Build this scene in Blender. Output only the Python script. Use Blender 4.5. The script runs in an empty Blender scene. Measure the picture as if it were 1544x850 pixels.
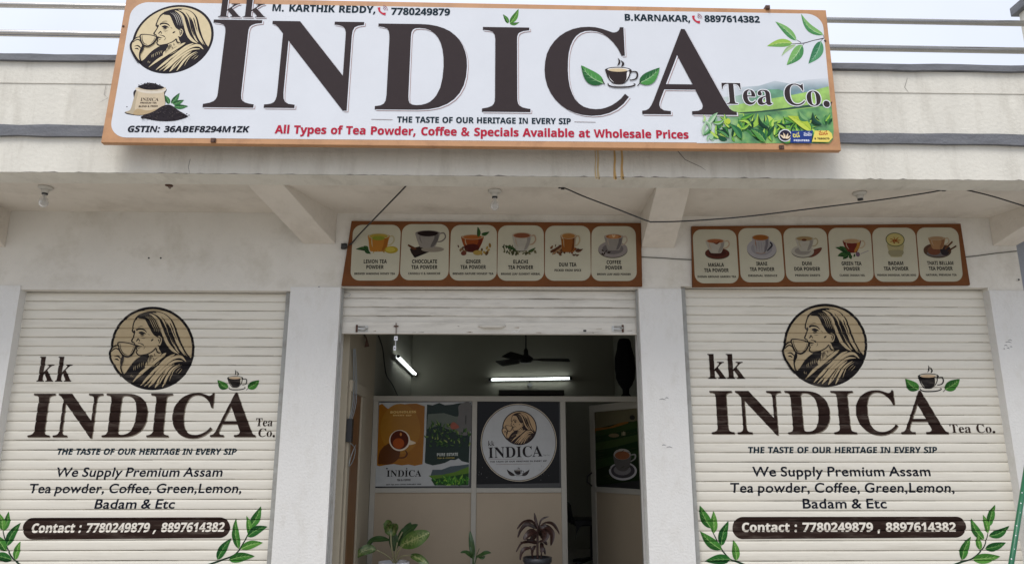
import bpy, bmesh, math, random
from mathutils import Vector, Matrix
from mathutils.geometry import tessellate_polygon

rng = random.Random(7)
R = math.radians
scene = bpy.context.scene
COL = scene.collection

# ------------------------------------------------------------------ camera
F, CX, CY = 1115.0, 772.0, 425.0            # focal length and centre in photo pixels (1544 wide)
PITCH, YAW = R(13.4), R(1.3)
CAM = Vector((0, 0, 1.6))
fw = Vector((math.sin(YAW) * math.cos(PITCH), math.cos(YAW) * math.cos(PITCH), math.sin(PITCH)))
rt = fw.cross(Vector((0, 0, 1))).normalized()
up = rt.cross(fw).normalized()
cam = bpy.data.cameras.new('camera')
cam.sensor_width = 36.0
cam.lens = 36.0 * F / 1544.0
cam.clip_start, cam.clip_end = 0.05, 3000
co = bpy.data.objects.new('camera', cam)
COL.objects.link(co)
co.matrix_world = Matrix(((rt.x, up.x, -fw.x, CAM.x), (rt.y, up.y, -fw.y, CAM.y), (rt.z, up.z, -fw.z, CAM.z), (0, 0, 0, 1)))
scene.camera = co

# ------------------------------------------------------------------ sky, sun, exposure
SUN_EL, SUN_AZ = R(58), R(205)               # behind the camera, a little to the left
world = bpy.data.worlds.new('World')
scene.world = world
world.use_nodes = True
wn, wl = world.node_tree.nodes, world.node_tree.links
bg = wn['Background']
sky = wn.new('ShaderNodeTexSky')
sky.sky_type = 'NISHITA'
sky.sun_disc = False
sky.sun_elevation, sky.sun_rotation = SUN_EL, SUN_AZ
sky.air_density, sky.dust_density, sky.ozone_density = 1.6, 4.0, 1.0
# overcast: the blue sky is mostly hidden by an even grey cloud deck, brighter overhead
tc = wn.new('ShaderNodeTexCoord')
sep = wn.new('ShaderNodeSeparateXYZ')
wl.new(tc.outputs['Generated'], sep.inputs[0])
ramp = wn.new('ShaderNodeValToRGB')
wl.new(sep.outputs['Z'], ramp.inputs[0])
el = ramp.color_ramp.elements
el[0].position, el[0].color = 0.0, (4.6, 4.9, 5.4, 1)
el[1].position, el[1].color = 1.0, (15.0, 15.0, 15.2, 1)
e2 = el.new(0.30); e2.color = (6.9, 7.35, 8.5, 1)
e3 = el.new(0.58); e3.color = (7.5, 7.9, 9.0, 1)
nz = wn.new('ShaderNodeTexNoise')
nz.inputs['Scale'].default_value = 2.2
nz.inputs['Detail'].default_value = 4
wl.new(tc.outputs['Generated'], nz.inputs['Vector'])
mr = wn.new('ShaderNodeMapRange')
mr.inputs[1].default_value, mr.inputs[2].default_value = 0.3, 0.7
mr.inputs[3].default_value, mr.inputs[4].default_value = 0.89, 1.09
wl.new(nz.outputs['Fac'], mr.inputs[0])
cl = wn.new('ShaderNodeVectorMath'); cl.operation = 'SCALE'
wl.new(ramp.outputs[0], cl.inputs[0]); wl.new(mr.outputs[0], cl.inputs['Scale'])
mx = wn.new('ShaderNodeMixRGB'); mx.inputs[0].default_value = 0.88
wl.new(sky.outputs[0], mx.inputs[1]); wl.new(cl.outputs[0], mx.inputs[2])
wl.new(mx.outputs[0], bg.inputs[0])
bg.inputs[1].default_value = 0.1
sl = bpy.data.lights.new('sun', 'SUN')
sl.energy, sl.angle, sl.color = 1.5, R(26), (1.0, 0.975, 0.94)
so = bpy.data.objects.new('sun', sl)
COL.objects.link(so)
sd = Vector((math.sin(SUN_AZ) * math.cos(SUN_EL), math.cos(SUN_AZ) * math.cos(SUN_EL), math.sin(SUN_EL)))
so.rotation_euler = sd.to_track_quat('Z', 'Y').to_euler()
so.location = (-3, -8, 12)
vs = scene.view_settings
vs.view_transform, vs.look, vs.gamma, vs.exposure = 'Standard', 'None', 1.0, 0.42
vs.use_curve_mapping = False

# ------------------------------------------------------------------ materials
MATS = {}
def mat(name, c, rough=0.6, var=0.0, vscale=6.0, bump=0.0, bscale=60.0, metal=0.0, stain=None, spec=0.5, stretch=None, speck=None):
    """base colour with procedural noise variation, optional stain (colour, amount, scale) and bump"""
    if name in MATS: return MATS[name]
    m = bpy.data.materials.new(name); m.use_nodes = True
    n, l = m.node_tree.nodes, m.node_tree.links
    b = n['Principled BSDF']
    b.inputs['Roughness'].default_value = rough
    b.inputs['Metallic'].default_value = metal
    b.inputs['Specular IOR Level'].default_value = spec
    b.inputs['Base Color'].default_value = (*c, 1)
    if var or bump or stain:
        t = n.new('ShaderNodeTexCoord')
        src = t.outputs['Object']
        if stretch:
            mp = n.new('ShaderNodeMapping'); mp.inputs['Scale'].default_value = stretch
            l.new(src, mp.inputs[0]); ssrc = mp.outputs[0]
        else: ssrc = src
    col = None
    if var:
        x = n.new('ShaderNodeTexNoise'); x.inputs['Scale'].default_value = vscale; x.inputs['Detail'].default_value = 7; x.inputs['Roughness'].default_value = .65
        l.new(ssrc, x.inputs['Vector'])
        r = n.new('ShaderNodeValToRGB')
        r.color_ramp.elements[0].position, r.color_ramp.elements[1].position = .3, .7
        r.color_ramp.elements[0].color = (*[v * (1 - var) for v in c], 1)
        r.color_ramp.elements[1].color = (*[min(1, v * (1 + var)) for v in c], 1)
        l.new(x.outputs['Fac'], r.inputs[0]); col = r.outputs[0]
    if stain:
        sc, am, ss = stain
        x = n.new('ShaderNodeTexNoise'); x.inputs['Scale'].default_value = ss; x.inputs['Detail'].default_value = 9; x.inputs['Roughness'].default_value = .7
        l.new(ssrc, x.inputs['Vector'])
        r = n.new('ShaderNodeMapRange'); r.inputs[1].default_value, r.inputs[2].default_value = .5, .75
        r.inputs[3].default_value, r.inputs[4].default_value = 0, am
        l.new(x.outputs['Fac'], r.inputs[0])
        k = n.new('ShaderNodeMixRGB'); k.inputs[2].default_value = (*sc, 1)
        if col: l.new(col, k.inputs[1])
        else: k.inputs[1].default_value = (*c, 1)
        l.new(r.outputs[0], k.inputs[0]); col = k.outputs[0]
    if speck:
        sc, dens, ss = speck
        mp2 = n.new('ShaderNodeMapping'); mp2.inputs['Scale'].default_value = (1, 1, 2.2); l.new(src, mp2.inputs[0])
        x = n.new('ShaderNodeTexNoise'); x.inputs['Scale'].default_value = ss; x.inputs['Detail'].default_value = 2; l.new(mp2.outputs[0], x.inputs['Vector'])
        y = n.new('ShaderNodeTexNoise'); y.inputs['Scale'].default_value = 1.4; y.inputs['Detail'].default_value = 3; l.new(src, y.inputs['Vector'])
        a = n.new('ShaderNodeMath'); a.operation = 'MULTIPLY'; l.new(x.outputs['Fac'], a.inputs[0]); l.new(y.outputs['Fac'], a.inputs[1])
        r = n.new('ShaderNodeMapRange'); r.inputs[1].default_value, r.inputs[2].default_value = dens, dens + .05
        r.inputs[3].default_value, r.inputs[4].default_value = 0, .75
        l.new(a.outputs[0], r.inputs[0])
        k = n.new('ShaderNodeMixRGB'); k.inputs[2].default_value = (*sc, 1); l.new(col, k.inputs[1]); l.new(r.outputs[0], k.inputs[0]); col = k.outputs[0]
    if col: l.new(col, b.inputs['Base Color'])
    if bump:
        x = n.new('ShaderNodeTexNoise'); x.inputs['Scale'].default_value = bscale; x.inputs['Detail'].default_value = 6
        l.new(src, x.inputs['Vector'])
        k = n.new('ShaderNodeBump'); k.inputs['Strength'].default_value = bump; k.inputs['Distance'].default_value = .01
        l.new(x.outputs['Fac'], k.inputs['Height']); l.new(k.outputs[0], b.inputs['Normal'])
    MATS[name] = m
    return m

def srgb(r, g, b):
    f = lambda v: (v / 255 / 12.92) if v / 255 <= .04045 else ((v / 255 + .055) / 1.055) ** 2.4
    return (f(r), f(g), f(b))

def ink(r, g, b, rough=.45):
    """printed / painted ink given as an sRGB triple"""
    k = .80 if max(r, g, b) < 110 else .95
    return mat('ink %d %d %d' % (r, g, b), tuple(v * k for v in srgb(r, g, b)), .7, var=.05, vscale=25, spec=.12)

M_FASCIA = mat('painted fascia plaster', (.66, .635, .565), .85, var=.05, vscale=2.6, bump=.4, bscale=38, stain=((.38, .35, .29), .5, 3.4), stretch=(1.8, 1, .35))
M_WALL = mat('whitewashed plaster', (.66, .63, .57), .85, var=.06, vscale=1.8, bump=.35, bscale=45, stain=((.42, .38, .30), .6, 2.3))
M_SOFFIT = mat('soffit whitewash', (.65, .60, .525), .9, var=.07, vscale=1.6, bump=.35, bscale=40, stain=((.33, .28, .22), .45, 2.0))
M_PILLAR = mat('pillar whitewash', (.68, .67, .645), .85, var=.03, vscale=2.5, bump=.4, bscale=60, stain=((.45, .42, .36), .38, 5.0), stretch=(1.6, 1, .7))
M_BAND = mat('grey oxide band', (.135, .14, .155), .75, var=.22, vscale=9, bump=.5, bscale=50, stain=((.22, .22, .22), .5, 6), stretch=(.4, 1, 2))
M_CRACK = mat('crack', (.20, .185, .165), .9)
M_RUST = mat('rust stain', (.54, .36, .15), .85, var=.08, vscale=14, stain=((.45, .21, .04), .95, 16), stretch=(3, 1, .35))
M_RUSTPALE = mat('pale rust stain', (.58, .45, .26), .85, var=.06, vscale=14, stain=((.50, .30, .09), .9, 16), stretch=(3, 1, .35))
M_STEEL = mat('stainless steel', (.55, .53, .50), .22, metal=1.0, var=.08, vscale=5)
M_SLAT = mat('cream shutter paint', (.70, .665, .58), .5, var=.07, vscale=3.0, stain=((.36, .325, .26), .55, 3.0), stretch=(.35, 1, 5))
M_SLATGREY = mat('worn white shutter paint', (.64, .61, .545), .5, var=.08, vscale=3.5, stain=((.25, .22, .18), .6, 4.5), stretch=(.4, 1, 4))
M_RAIL = mat('guide rail grey paint', (.33, .33, .31), .55, var=.1, vscale=8, stain=((.14, .11, .08), .6, 7))
M_GROOVE = mat('dirt line', (.20, .175, .135), .9)
M_CHROME = mat('dull zinc', (.45, .44, .41), .35, metal=.9, var=.15, vscale=20)
M_BLACK = mat('black plastic', (.012, .012, .013), .45)
M_BROWNHOOK = mat('rusty iron', (.09, .045, .03), .8, var=.3, vscale=30)
M_GROUND = mat('dusty concrete ground', (.33, .31, .28), .95, var=.15, vscale=.8, bump=.3, bscale=12)
M_ROAD = mat('asphalt', (.055, .055, .055), .9, var=.2, vscale=3)
M_TILE = mat('granite floor', (.30, .28, .26), .35, var=.1, vscale=12)
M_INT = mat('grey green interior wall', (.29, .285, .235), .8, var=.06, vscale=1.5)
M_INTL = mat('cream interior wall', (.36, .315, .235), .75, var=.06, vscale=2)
M_ALU = mat('powder coated aluminium', (.38, .355, .30), .4, var=.04, vscale=6)
M_PANEL = mat('beige laminate', (.37, .295, .205), .5, var=.05, vscale=1.4)
M_WOOD = mat('brown door wood', (.16, .072, .025), .5, var=.3, vscale=7, stretch=(6, 6, .6))
M_DARKWOOD = mat('dark shelf', (.035, .032, .028), .6)
M_WHITEPOT = mat('white glazed pot', (.68, .68, .70), .3)
M_BLACKPOT = mat('black plastic pot', (.035, .036, .042), .4, var=.1)
M_SOIL = mat('soil', (.05, .035, .022), .95, var=.3, vscale=40)

# ------------------------------------------------------------------ planes: turn photo pixels into places on a real surface
def ray(px, py):
    return (fw + rt * ((px - CX) / F) + up * ((CY - py) / F))
class Plane:
    def __init__(s, o, u=(1, 0, 0), v=(0, 0, 1)):
        s.o, s.u, s.v = Vector(o), Vector(u).normalized(), Vector(v).normalized()
        s.n = s.u.cross(s.v).normalized()               # towards the viewer (-Y) for u=+X, v=+Z
    def hit(s, px, py):
        d = ray(px, py)
        t = (s.o - CAM).dot(s.n) / d.dot(s.n)
        return CAM + d * t
    def uv(s, px, py):
        p = s.hit(px, py) - s.o
        return (p.dot(s.u), p.dot(s.v))
    def at(s, u, v, h=0):
        return s.o + s.u * u + s.v * v + s.n * h
def XZ(px, py, Y):
    p = Plane((0, Y, 0)).hit(px, py); return p.x, p.z

# ------------------------------------------------------------------ object helpers
def link(name, me, parent=None):
    o = bpy.data.objects.new(name, me); COL.objects.link(o)
    if parent: o.parent = parent
    return o
def tag(o, label=None, cat=None, group=None, kind=None):
    if label: o['label'] = label
    if cat: o['category'] = cat
    if group: o['group'] = group
    if kind: o['kind'] = kind
    return o
def thing(name, label, cat, loc=(0, 0, 0), group=None):
    o = link(name, None); o.location = loc
    bpy.context.view_layer.update()
    return tag(o, label, cat, group)

class MB:
    """collects shapes; build() links them as ONE mesh object (world coordinates, origin at the parent)"""
    def __init__(s): s.v, s.f, s.m, s.mats, s.sm, s.uv = [], [], [], [], [], {}
    def mi(s, m):
        if m not in s.mats: s.mats.append(m)
        return s.mats.index(m)
    def add(s, vs, fs, m, smooth=False, uvs=None):
        b = len(s.v); s.v += [Vector(p) for p in vs]; k = s.mi(m)
        for i, f in enumerate(fs):
            if uvs: s.uv[len(s.f)] = uvs[i]
            s.f.append([b + j for j in f]); s.m.append(k); s.sm.append(smooth)
    def box(s, a, b, m):
        (x0, y0, z0), (x1, y1, z1) = a, b
        x0, x1 = sorted((x0, x1)); y0, y1 = sorted((y0, y1)); z0, z1 = sorted((z0, z1))
        s.add([(x0, y0, z0), (x1, y0, z0), (x1, y1, z0), (x0, y1, z0), (x0, y0, z1), (x1, y0, z1), (x1, y1, z1), (x0, y1, z1)],
              [(0, 3, 2, 1), (4, 5, 6, 7), (0, 1, 5, 4), (1, 2, 6, 5), (2, 3, 7, 6), (3, 0, 4, 7)], m)
    def hexa(s, lo, hi, m):
        """lo, hi: four points each, same order"""
        s.add(list(lo) + list(hi), [(0, 3, 2, 1), (4, 5, 6, 7), (0, 1, 5, 4), (1, 2, 6, 5), (2, 3, 7, 6), (3, 0, 4, 7)], m)
    def tube(s, pts, r, m, n=8, cap=True):
        pts = [Vector(p) for p in pts]
        rs = r if isinstance(r, (list, tuple)) else [r] * len(pts)
        vs, fs = [], []
        ref = None
        for i, p in enumerate(pts):
            t = (pts[min(i + 1, len(pts) - 1)] - pts[max(i - 1, 0)]).normalized()
            if ref is None: ref = t.orthogonal().normalized()
            a = (ref - t * ref.dot(t)).normalized(); ref = a; b = t.cross(a)
            for k in range(n):
                an = 2 * math.pi * k / n
                vs.append(p + (a * math.cos(an) + b * math.sin(an)) * rs[i])
        for i in range(len(pts) - 1):
            for k in range(n):
                fs.append((i * n + k, i * n + (k + 1) % n, (i + 1) * n + (k + 1) % n, (i + 1) * n + k))
        if cap: fs += [tuple(range(n))[::-1], tuple(range((len(pts) - 1) * n, len(pts) * n))]
        s.add(vs, fs, m, True)
    def lathe(s, prof, c, m, n=28, axis=(0, 0, 1)):
        ax = Vector(axis).normalized(); a = ax.orthogonal().normalized(); b = ax.cross(a); c = Vector(c)
        vs = [c + ax * z + (a * math.cos(2 * math.pi * k / n) + b * math.sin(2 * math.pi * k / n)) * max(r, 1e-4) for (r, z) in prof for k in range(n)]
        fs = [(i * n + k, i * n + (k + 1) % n, (i + 1) * n + (k + 1) % n, (i + 1) * n + k) for i in range(len(prof) - 1) for k in range(n)]
        s.add(vs, fs, m, True)
    def build(s, name, parent=None, bevel=0.0):
        org = Vector((0, 0, 0)); q_ = parent
        while q_: org = org + q_.location; q_ = q_.parent
        me = bpy.data.meshes.new(name)
        me.from_pydata([p - org for p in s.v], [], s.f)
        for m in s.mats: me.materials.append(m)
        me.polygons.foreach_set('material_index', s.m)
        me.polygons.foreach_set('use_smooth', s.sm)
        if s.uv:
            ly = me.uv_layers.new(name='UVMap')
            for i, us in s.uv.items():
                for j, li in enumerate(me.polygons[i].loop_indices): ly.data[li].uv = us[j]
        me.update()
        o = link(name, me, parent)
        if bevel:
            w = o.modifiers.new('bevel', 'BEVEL'); w.width = bevel; w.segments = 2; w.limit_method = 'ANGLE'
        return o

# ------------------------------------------------------------------ letter shapes (outlines drawn as polygons)
GLYPHS = {
    ('R', 73): (261, [[13,0,13,17,42,23,61,32,69,42,74,56,75,75,75,387,72,412,63,427,45,435,13,439,13,455,244,455,244,439,214,435,196,427,188,419,184,405,183,387,183,77,184,59,187,44,194,34,206,26,223,21,246,17,246,0]]),
    ('R', 78): (494, [[403,-11,107,350,107,79,110,49,119,31,136,21,167,17,167,0,18,0,18,17,39,19,54,23,65,30,71,41,75,57,76,79,76,388,49,421,36,433,18,439,18,455,156,455,391,169,391,377,390,399,386,414,379,425,369,431,353,436,331,439,331,455,480,455,480,439,450,434,433,425,425,407,422,377,422,-11]]),
    ('R', 68): (496, [[20,0,20,17,47,21,63,30,71,46,74,75,74,374,72,397,68,415,61,426,43,435,15,439,15,455,222,455,268,453,309,446,346,434,378,418,405,396,428,371,445,341,458,307,466,269,468,228,464,174,453,128,434,89,408,57,374,32,333,14,285,4,228,0], [222,24,247,26,269,32,289,42,305,57,319,75,337,115,347,166,351,229,349,277,343,318,333,353,319,382,301,404,279,420,253,430,223,433,202,431,190,423,184,409,182,385,182,72,184,48,190,34,202,27]]),
    ('R', 67): (468, [[257,-11,213,-7,174,3,137,20,105,43,78,71,56,104,39,142,29,184,26,228,30,273,39,314,56,351,79,384,106,412,139,435,176,452,216,462,259,465,292,463,328,454,367,440,377,436,388,435,402,439,413,449,419,465,437,465,437,308,420,308,403,347,381,380,356,407,328,427,298,439,265,443,237,440,212,430,191,413,174,389,161,359,151,321,146,277,144,226,146,179,152,138,163,103,177,74,196,52,219,36,247,27,278,24,305,26,331,33,358,45,383,61,407,81,428,106,447,89,418,53,384,25,345,5,303,-7]]),
    ('R', 65): (437, [[-9,0,-9,18,9,21,24,30,36,47,49,75,206,466,224,465,384,87,399,55,411,34,420,25,430,20,443,18,443,0,229,0,229,18,259,21,277,30,283,46,281,59,273,81,253,132,103,132,79,71,76,59,75,48,80,32,96,21,124,18,128,18,128,0], [113,161,242,161,177,319]]),
    ('R', 84): (423, [[92,0,92,17,114,19,130,23,142,31,150,42,154,59,156,81,156,433,149,433,116,430,88,420,65,403,47,380,35,352,29,318,11,318,11,455,410,455,410,317,394,317,389,344,381,368,371,388,357,404,339,417,319,426,295,431,269,433,263,433,263,81,265,58,269,41,276,30,288,23,305,19,328,17,328,0]]),
    ('R', 107): (359, [[17,0,17,16,35,19,45,26,51,38,52,56,52,398,51,417,47,429,38,436,20,439,21,455,148,455,148,169,227,248,240,264,244,278,240,287,228,292,209,293,206,293,206,310,345,310,345,293,320,289,297,278,275,260,222,209,346,34,360,21,376,16,376,0,211,0,211,16,217,16,229,18,237,23,239,32,237,40,232,49,163,147,148,134,148,56,149,38,154,26,164,19,180,16,180,0]]),
    ('R', 101): (301, [[154,-10,129,-8,106,-1,85,10,66,26,50,45,37,69,27,95,21,125,19,157,21,187,28,215,38,240,51,263,68,282,87,298,109,309,132,316,157,318,193,314,224,301,249,280,268,251,279,216,283,173,283,166,117,166,121,121,131,87,147,62,170,47,199,42,225,47,248,62,270,86,285,73,264,43,240,20,214,3,185,-7], [116,192,201,192,201,215,199,252,193,277,186,288,175,295,161,297,145,293,132,282,123,263,118,237,116,203]]),
    ('R', 97): (344, [[255,-10,236,-8,222,-3,211,6,204,19,200,35,168,11,133,-4,95,-9,74,-6,55,0,40,11,29,26,22,43,20,63,25,91,39,115,63,136,98,155,143,173,199,190,199,241,196,266,187,282,171,292,148,296,123,293,109,286,104,274,106,268,113,257,121,243,123,231,120,215,110,202,95,194,77,191,59,194,45,203,36,218,33,236,37,259,49,278,69,295,95,308,126,316,162,318,205,315,239,307,263,292,280,271,290,244,293,210,293,62,295,40,298,36,304,34,312,36,320,42,329,28,306,7,281,-6], [151,34,162,35,174,41,187,50,199,63,199,169,170,160,147,147,131,130,121,109,118,84,122,56,133,39]]),
    ('R', 83): (390, [[43,-11,43,158,62,158,75,113,91,77,111,50,136,30,164,19,197,15,220,17,241,24,257,36,269,51,276,69,279,89,273,117,255,140,225,160,163,191,127,210,99,231,77,253,62,276,53,302,50,332,52,358,57,381,67,403,80,421,96,437,115,449,136,459,160,464,185,466,206,465,229,461,282,448,291,446,300,445,310,447,317,454,320,466,339,466,339,319,322,319,310,354,293,385,272,410,248,429,222,441,194,445,173,443,155,437,140,426,128,413,122,398,120,380,121,364,127,349,137,336,159,319,189,303,253,273,290,253,317,233,337,211,350,188,357,162,359,133,357,106,350,80,339,58,323,38,304,21,281,8,254,-2,225,-8,192,-10,158,-8,142,-4,126,1,98,9,85,12,75,11,69,7,65,0,61,-11]]),
    ('R', 72): (523, [[15,0,15,17,45,22,62,32,72,50,75,81,75,379,71,406,62,424,44,434,16,439,16,455,242,455,242,439,220,436,204,432,193,425,187,415,183,400,182,379,182,251,342,251,342,379,341,400,337,415,331,425,320,432,304,436,282,439,282,455,507,455,507,439,478,434,461,424,452,407,449,379,449,81,452,52,461,33,471,25,487,20,507,17,507,0,282,0,282,17,311,21,329,31,336,41,340,58,342,81,342,221,182,221,182,81,185,50,194,32,212,22,242,17,242,0]]),
    ('R', 111): (337, [[169,-10,140,-8,114,-1,90,11,69,27,52,47,38,70,27,96,21,124,19,154,21,184,27,213,38,239,52,262,69,281,90,297,114,309,140,316,168,318,196,316,222,309,245,298,266,282,283,263,298,240,308,214,315,185,317,154,315,123,308,94,298,69,284,46,266,26,245,11,222,-1,197,-8], [169,11,186,14,199,24,209,39,214,56,217,81,220,154,218,206,214,245,208,271,198,286,185,296,169,299,151,296,138,286,128,271,120,227,117,154,120,82,123,56,128,39,138,24,152,14]]),
    ('R', 46): (180, [[89,-9,74,-7,60,1,51,15,48,36,51,57,60,71,74,79,89,81,106,79,119,71,129,57,132,36,129,15,119,1,106,-7]]),
    ('S', 65): (464, [[0,0,169,482,293,482,463,0,354,0,319,114,144,114,109,0], [170,199,295,199,259,311,251,340,240,375,232,407,223,374,212,336,204,311]]),
    ('S', 66): (451, [[60,0,60,480,210,480,268,477,317,468,355,453,372,440,386,425,396,406,402,383,404,358,401,332,395,309,384,289,370,272,352,261,330,255,330,251,353,245,373,234,391,220,404,199,413,173,416,139,410,99,395,65,369,37,333,16,291,4,240,0], [162,289,221,289,247,291,268,296,282,304,292,314,298,328,300,345,297,361,291,374,279,384,253,393,216,396,162,396], [162,84,228,84,256,86,277,92,292,102,302,115,308,131,310,149,308,166,302,180,292,192,276,202,254,207,225,209,162,209]]),
    ('S', 67): (428, [[255,-7,208,-3,168,7,133,24,103,47,80,76,62,110,49,149,41,192,39,239,42,286,51,328,65,367,85,402,111,431,141,455,177,472,218,483,264,486,300,484,335,477,371,467,404,453,371,370,317,392,290,399,264,402,228,397,198,382,175,358,157,325,147,285,144,238,147,191,156,152,172,120,195,97,226,83,264,78,293,80,323,85,353,93,386,103,386,18,355,7,324,-1,291,-5]]),
    ('S', 68): (497, [[60,0,60,480,211,480,259,477,302,468,342,453,376,432,404,406,427,374,444,336,455,293,458,244,455,198,447,157,433,120,414,88,389,61,359,39,325,22,287,10,244,2,196,0], [162,84,206,84,240,86,270,94,295,106,316,123,332,146,343,173,350,205,353,242,349,290,337,329,318,359,291,380,257,392,216,396,162,396]]),
    ('S', 69): (376, [[60,0,60,480,336,480,336,396,162,396,162,291,324,291,324,208,162,208,162,84,336,84,336,0]]),
    ('S', 70): (369, [[60,0,60,480,335,480,335,396,161,396,161,273,323,273,323,189,161,189,161,0]]),
    ('S', 71): (486, [[262,-7,221,-4,184,3,151,16,122,34,97,56,76,84,60,116,48,153,41,194,39,240,42,288,52,332,68,371,91,405,119,433,153,456,193,473,238,483,289,486,327,484,365,478,400,469,432,457,398,375,375,386,348,394,319,400,289,402,261,399,235,393,212,381,192,366,175,347,162,325,152,299,146,270,144,238,147,194,156,155,167,133,180,114,197,98,217,87,241,80,269,78,305,80,333,85,333,185,242,185,242,269,433,269,433,21,394,9,354,1,311,-5]]),
    ('S', 72): (514, [[60,0,60,480,162,480,162,291,352,291,352,480,453,480,453,0,352,0,352,207,162,207,162,0]]),
    ('S', 73): (261, [[21,0,21,58,80,85,80,395,21,422,21,480,240,480,240,422,181,395,181,85,240,58,240,0]]),
    ('S', 74): (222, [[10,-141,-24,-139,-50,-134,-50,-49,-27,-54,-2,-56,15,-54,30,-49,43,-39,52,-24,58,-1,60,30,60,480,162,480,162,31,160,-8,153,-41,143,-69,128,-92,110,-110,89,-124,65,-133,39,-139]]),
    ('S', 75): (446, [[60,0,60,480,162,480,162,260,181,288,202,316,332,480,445,480,277,267,446,0,330,0,205,202,162,171,162,0]]),
    ('S', 76): (380, [[60,0,60,480,162,480,162,84,357,84,357,0]]),
    ('S', 77): (633, [[60,0,60,480,199,480,312,113,314,113,435,480,573,480,573,0,478,0,478,227,479,279,481,335,483,375,480,375,357,0,263,0,148,376,145,376,148,336,150,278,151,223,151,0]]),
    ('S', 78): (546, [[60,0,60,480,189,480,397,120,399,120,396,187,394,253,394,480,486,480,486,0,357,0,148,363,145,363,149,294,151,226,151,0]]),
    ('S', 79): (535, [[267,-7,218,-3,176,7,139,24,108,48,83,76,63,111,50,150,42,193,39,241,42,289,50,332,63,371,83,405,108,433,139,456,176,473,219,484,268,487,317,484,360,473,396,456,427,433,452,405,471,370,485,331,493,288,496,240,493,193,485,150,471,110,452,76,427,47,396,24,360,7,317,-3], [267,79,307,83,338,98,361,122,376,154,386,194,389,240,386,287,376,327,361,359,338,383,307,398,268,402,229,398,198,383,175,359,159,327,149,287,146,240,149,194,159,154,175,122,198,98,229,83]]),
    ('S', 80): (422, [[60,0,60,480,214,480,270,475,315,462,349,440,373,410,387,373,392,330,390,303,384,276,374,252,360,229,340,209,316,193,286,180,249,173,206,171,162,171,162,0], [162,254,195,254,222,256,245,261,264,271,278,285,286,303,289,326,286,352,276,371,260,385,237,393,208,396,162,396]]),
    ('S', 82): (443, [[60,0,60,480,200,480,260,476,308,464,345,444,371,416,386,380,392,336,388,305,379,278,365,256,346,237,325,221,302,209,443,0,330,0,216,184,162,184,162,0], [162,267,195,267,225,268,249,274,267,283,279,296,286,313,289,333,286,354,278,370,266,382,247,390,223,395,193,396,162,396]]),
    ('S', 83): (370, [[167,-7,118,-4,73,6,31,22,31,117,102,90,138,80,175,77,197,79,215,84,228,92,240,108,244,128,241,145,232,160,217,172,187,189,150,207,114,225,95,238,77,253,61,272,48,293,39,319,36,350,41,390,56,423,80,450,113,470,152,482,199,486,235,484,270,478,305,467,341,453,308,373,249,394,223,400,195,402,170,398,151,388,140,373,136,353,138,337,146,324,158,313,187,296,226,277,260,259,289,241,312,220,329,196,340,168,343,133,338,93,323,59,297,31,262,10,219,-2]]),
    ('S', 84): (389, [[144,0,144,395,13,395,13,480,375,480,375,395,245,395,245,0]]),
    ('S', 85): (508, [[252,-7,216,-5,183,1,154,11,128,24,107,42,79,78,63,121,57,171,57,480,158,480,158,186,161,151,169,123,183,103,201,89,225,81,255,79,285,81,309,90,327,105,339,126,347,153,349,187,349,480,451,480,451,169,448,137,441,107,429,80,412,55,390,34,363,16,331,4,294,-4]]),
    ('S', 86): (437, [[163,0,0,480,103,480,193,194,200,167,211,125,218,89,225,125,236,167,243,194,334,480,437,480,273,0]]),
    ('S', 87): (650, [[122,0,0,480,100,480,161,218,170,179,179,132,185,92,191,132,199,177,207,211,277,480,373,480,443,211,450,177,459,132,465,92,471,132,480,179,488,218,549,480,649,480,527,0,412,0,347,252,342,274,335,306,328,339,324,364,321,339,314,307,308,274,302,251,238,0]]),
    ('S', 89): (419, [[159,0,159,183,0,480,110,480,210,282,310,480,419,480,260,187,260,0]]),
    ('S', 90): (389, [[16,0,16,66,246,396,22,396,22,480,367,480,367,414,137,84,373,84,373,0]]),
    ('S', 97): (406, [[142,-7,111,-4,84,6,60,22,43,44,32,73,28,109,33,145,46,174,69,196,101,212,142,222,192,226,256,228,256,244,254,262,249,276,241,287,223,297,199,300,172,298,146,292,95,273,62,341,94,355,128,365,165,372,203,374,248,371,286,360,316,342,338,317,351,285,355,244,355,0,285,0,266,50,263,50,239,24,214,7,183,-3], [179,66,200,69,218,75,234,86,246,100,253,118,256,140,256,170,217,169,188,166,166,160,150,151,139,139,133,125,131,109,134,89,144,76,160,69]]),
    ('S', 98): (425, [[254,-7,218,-3,190,8,169,23,152,40,146,40,129,0,52,0,52,510,152,510,152,392,151,351,148,319,152,319,170,340,192,358,210,366,232,372,257,373,295,368,328,352,357,325,378,288,391,241,395,184,391,126,378,79,356,42,327,15,293,-1], [226,75,245,78,261,87,275,103,285,125,291,152,293,185,291,218,285,245,274,266,261,281,244,290,224,293,201,291,183,283,170,269,161,250,155,226,152,195,152,185,154,152,159,125,168,103,182,87,201,78]]),
    ('S', 99): (345, [[201,-7,151,-2,109,13,75,39,50,75,35,122,30,181,33,223,40,260,53,291,70,317,91,337,117,353,145,364,176,371,210,373,245,372,276,366,302,358,324,349,295,271,251,287,230,291,210,293,182,288,160,275,145,253,135,222,132,182,135,148,141,121,153,101,168,86,187,77,210,75,240,77,266,83,290,93,313,106,313,21,290,8,265,0,236,-5]]),
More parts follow.
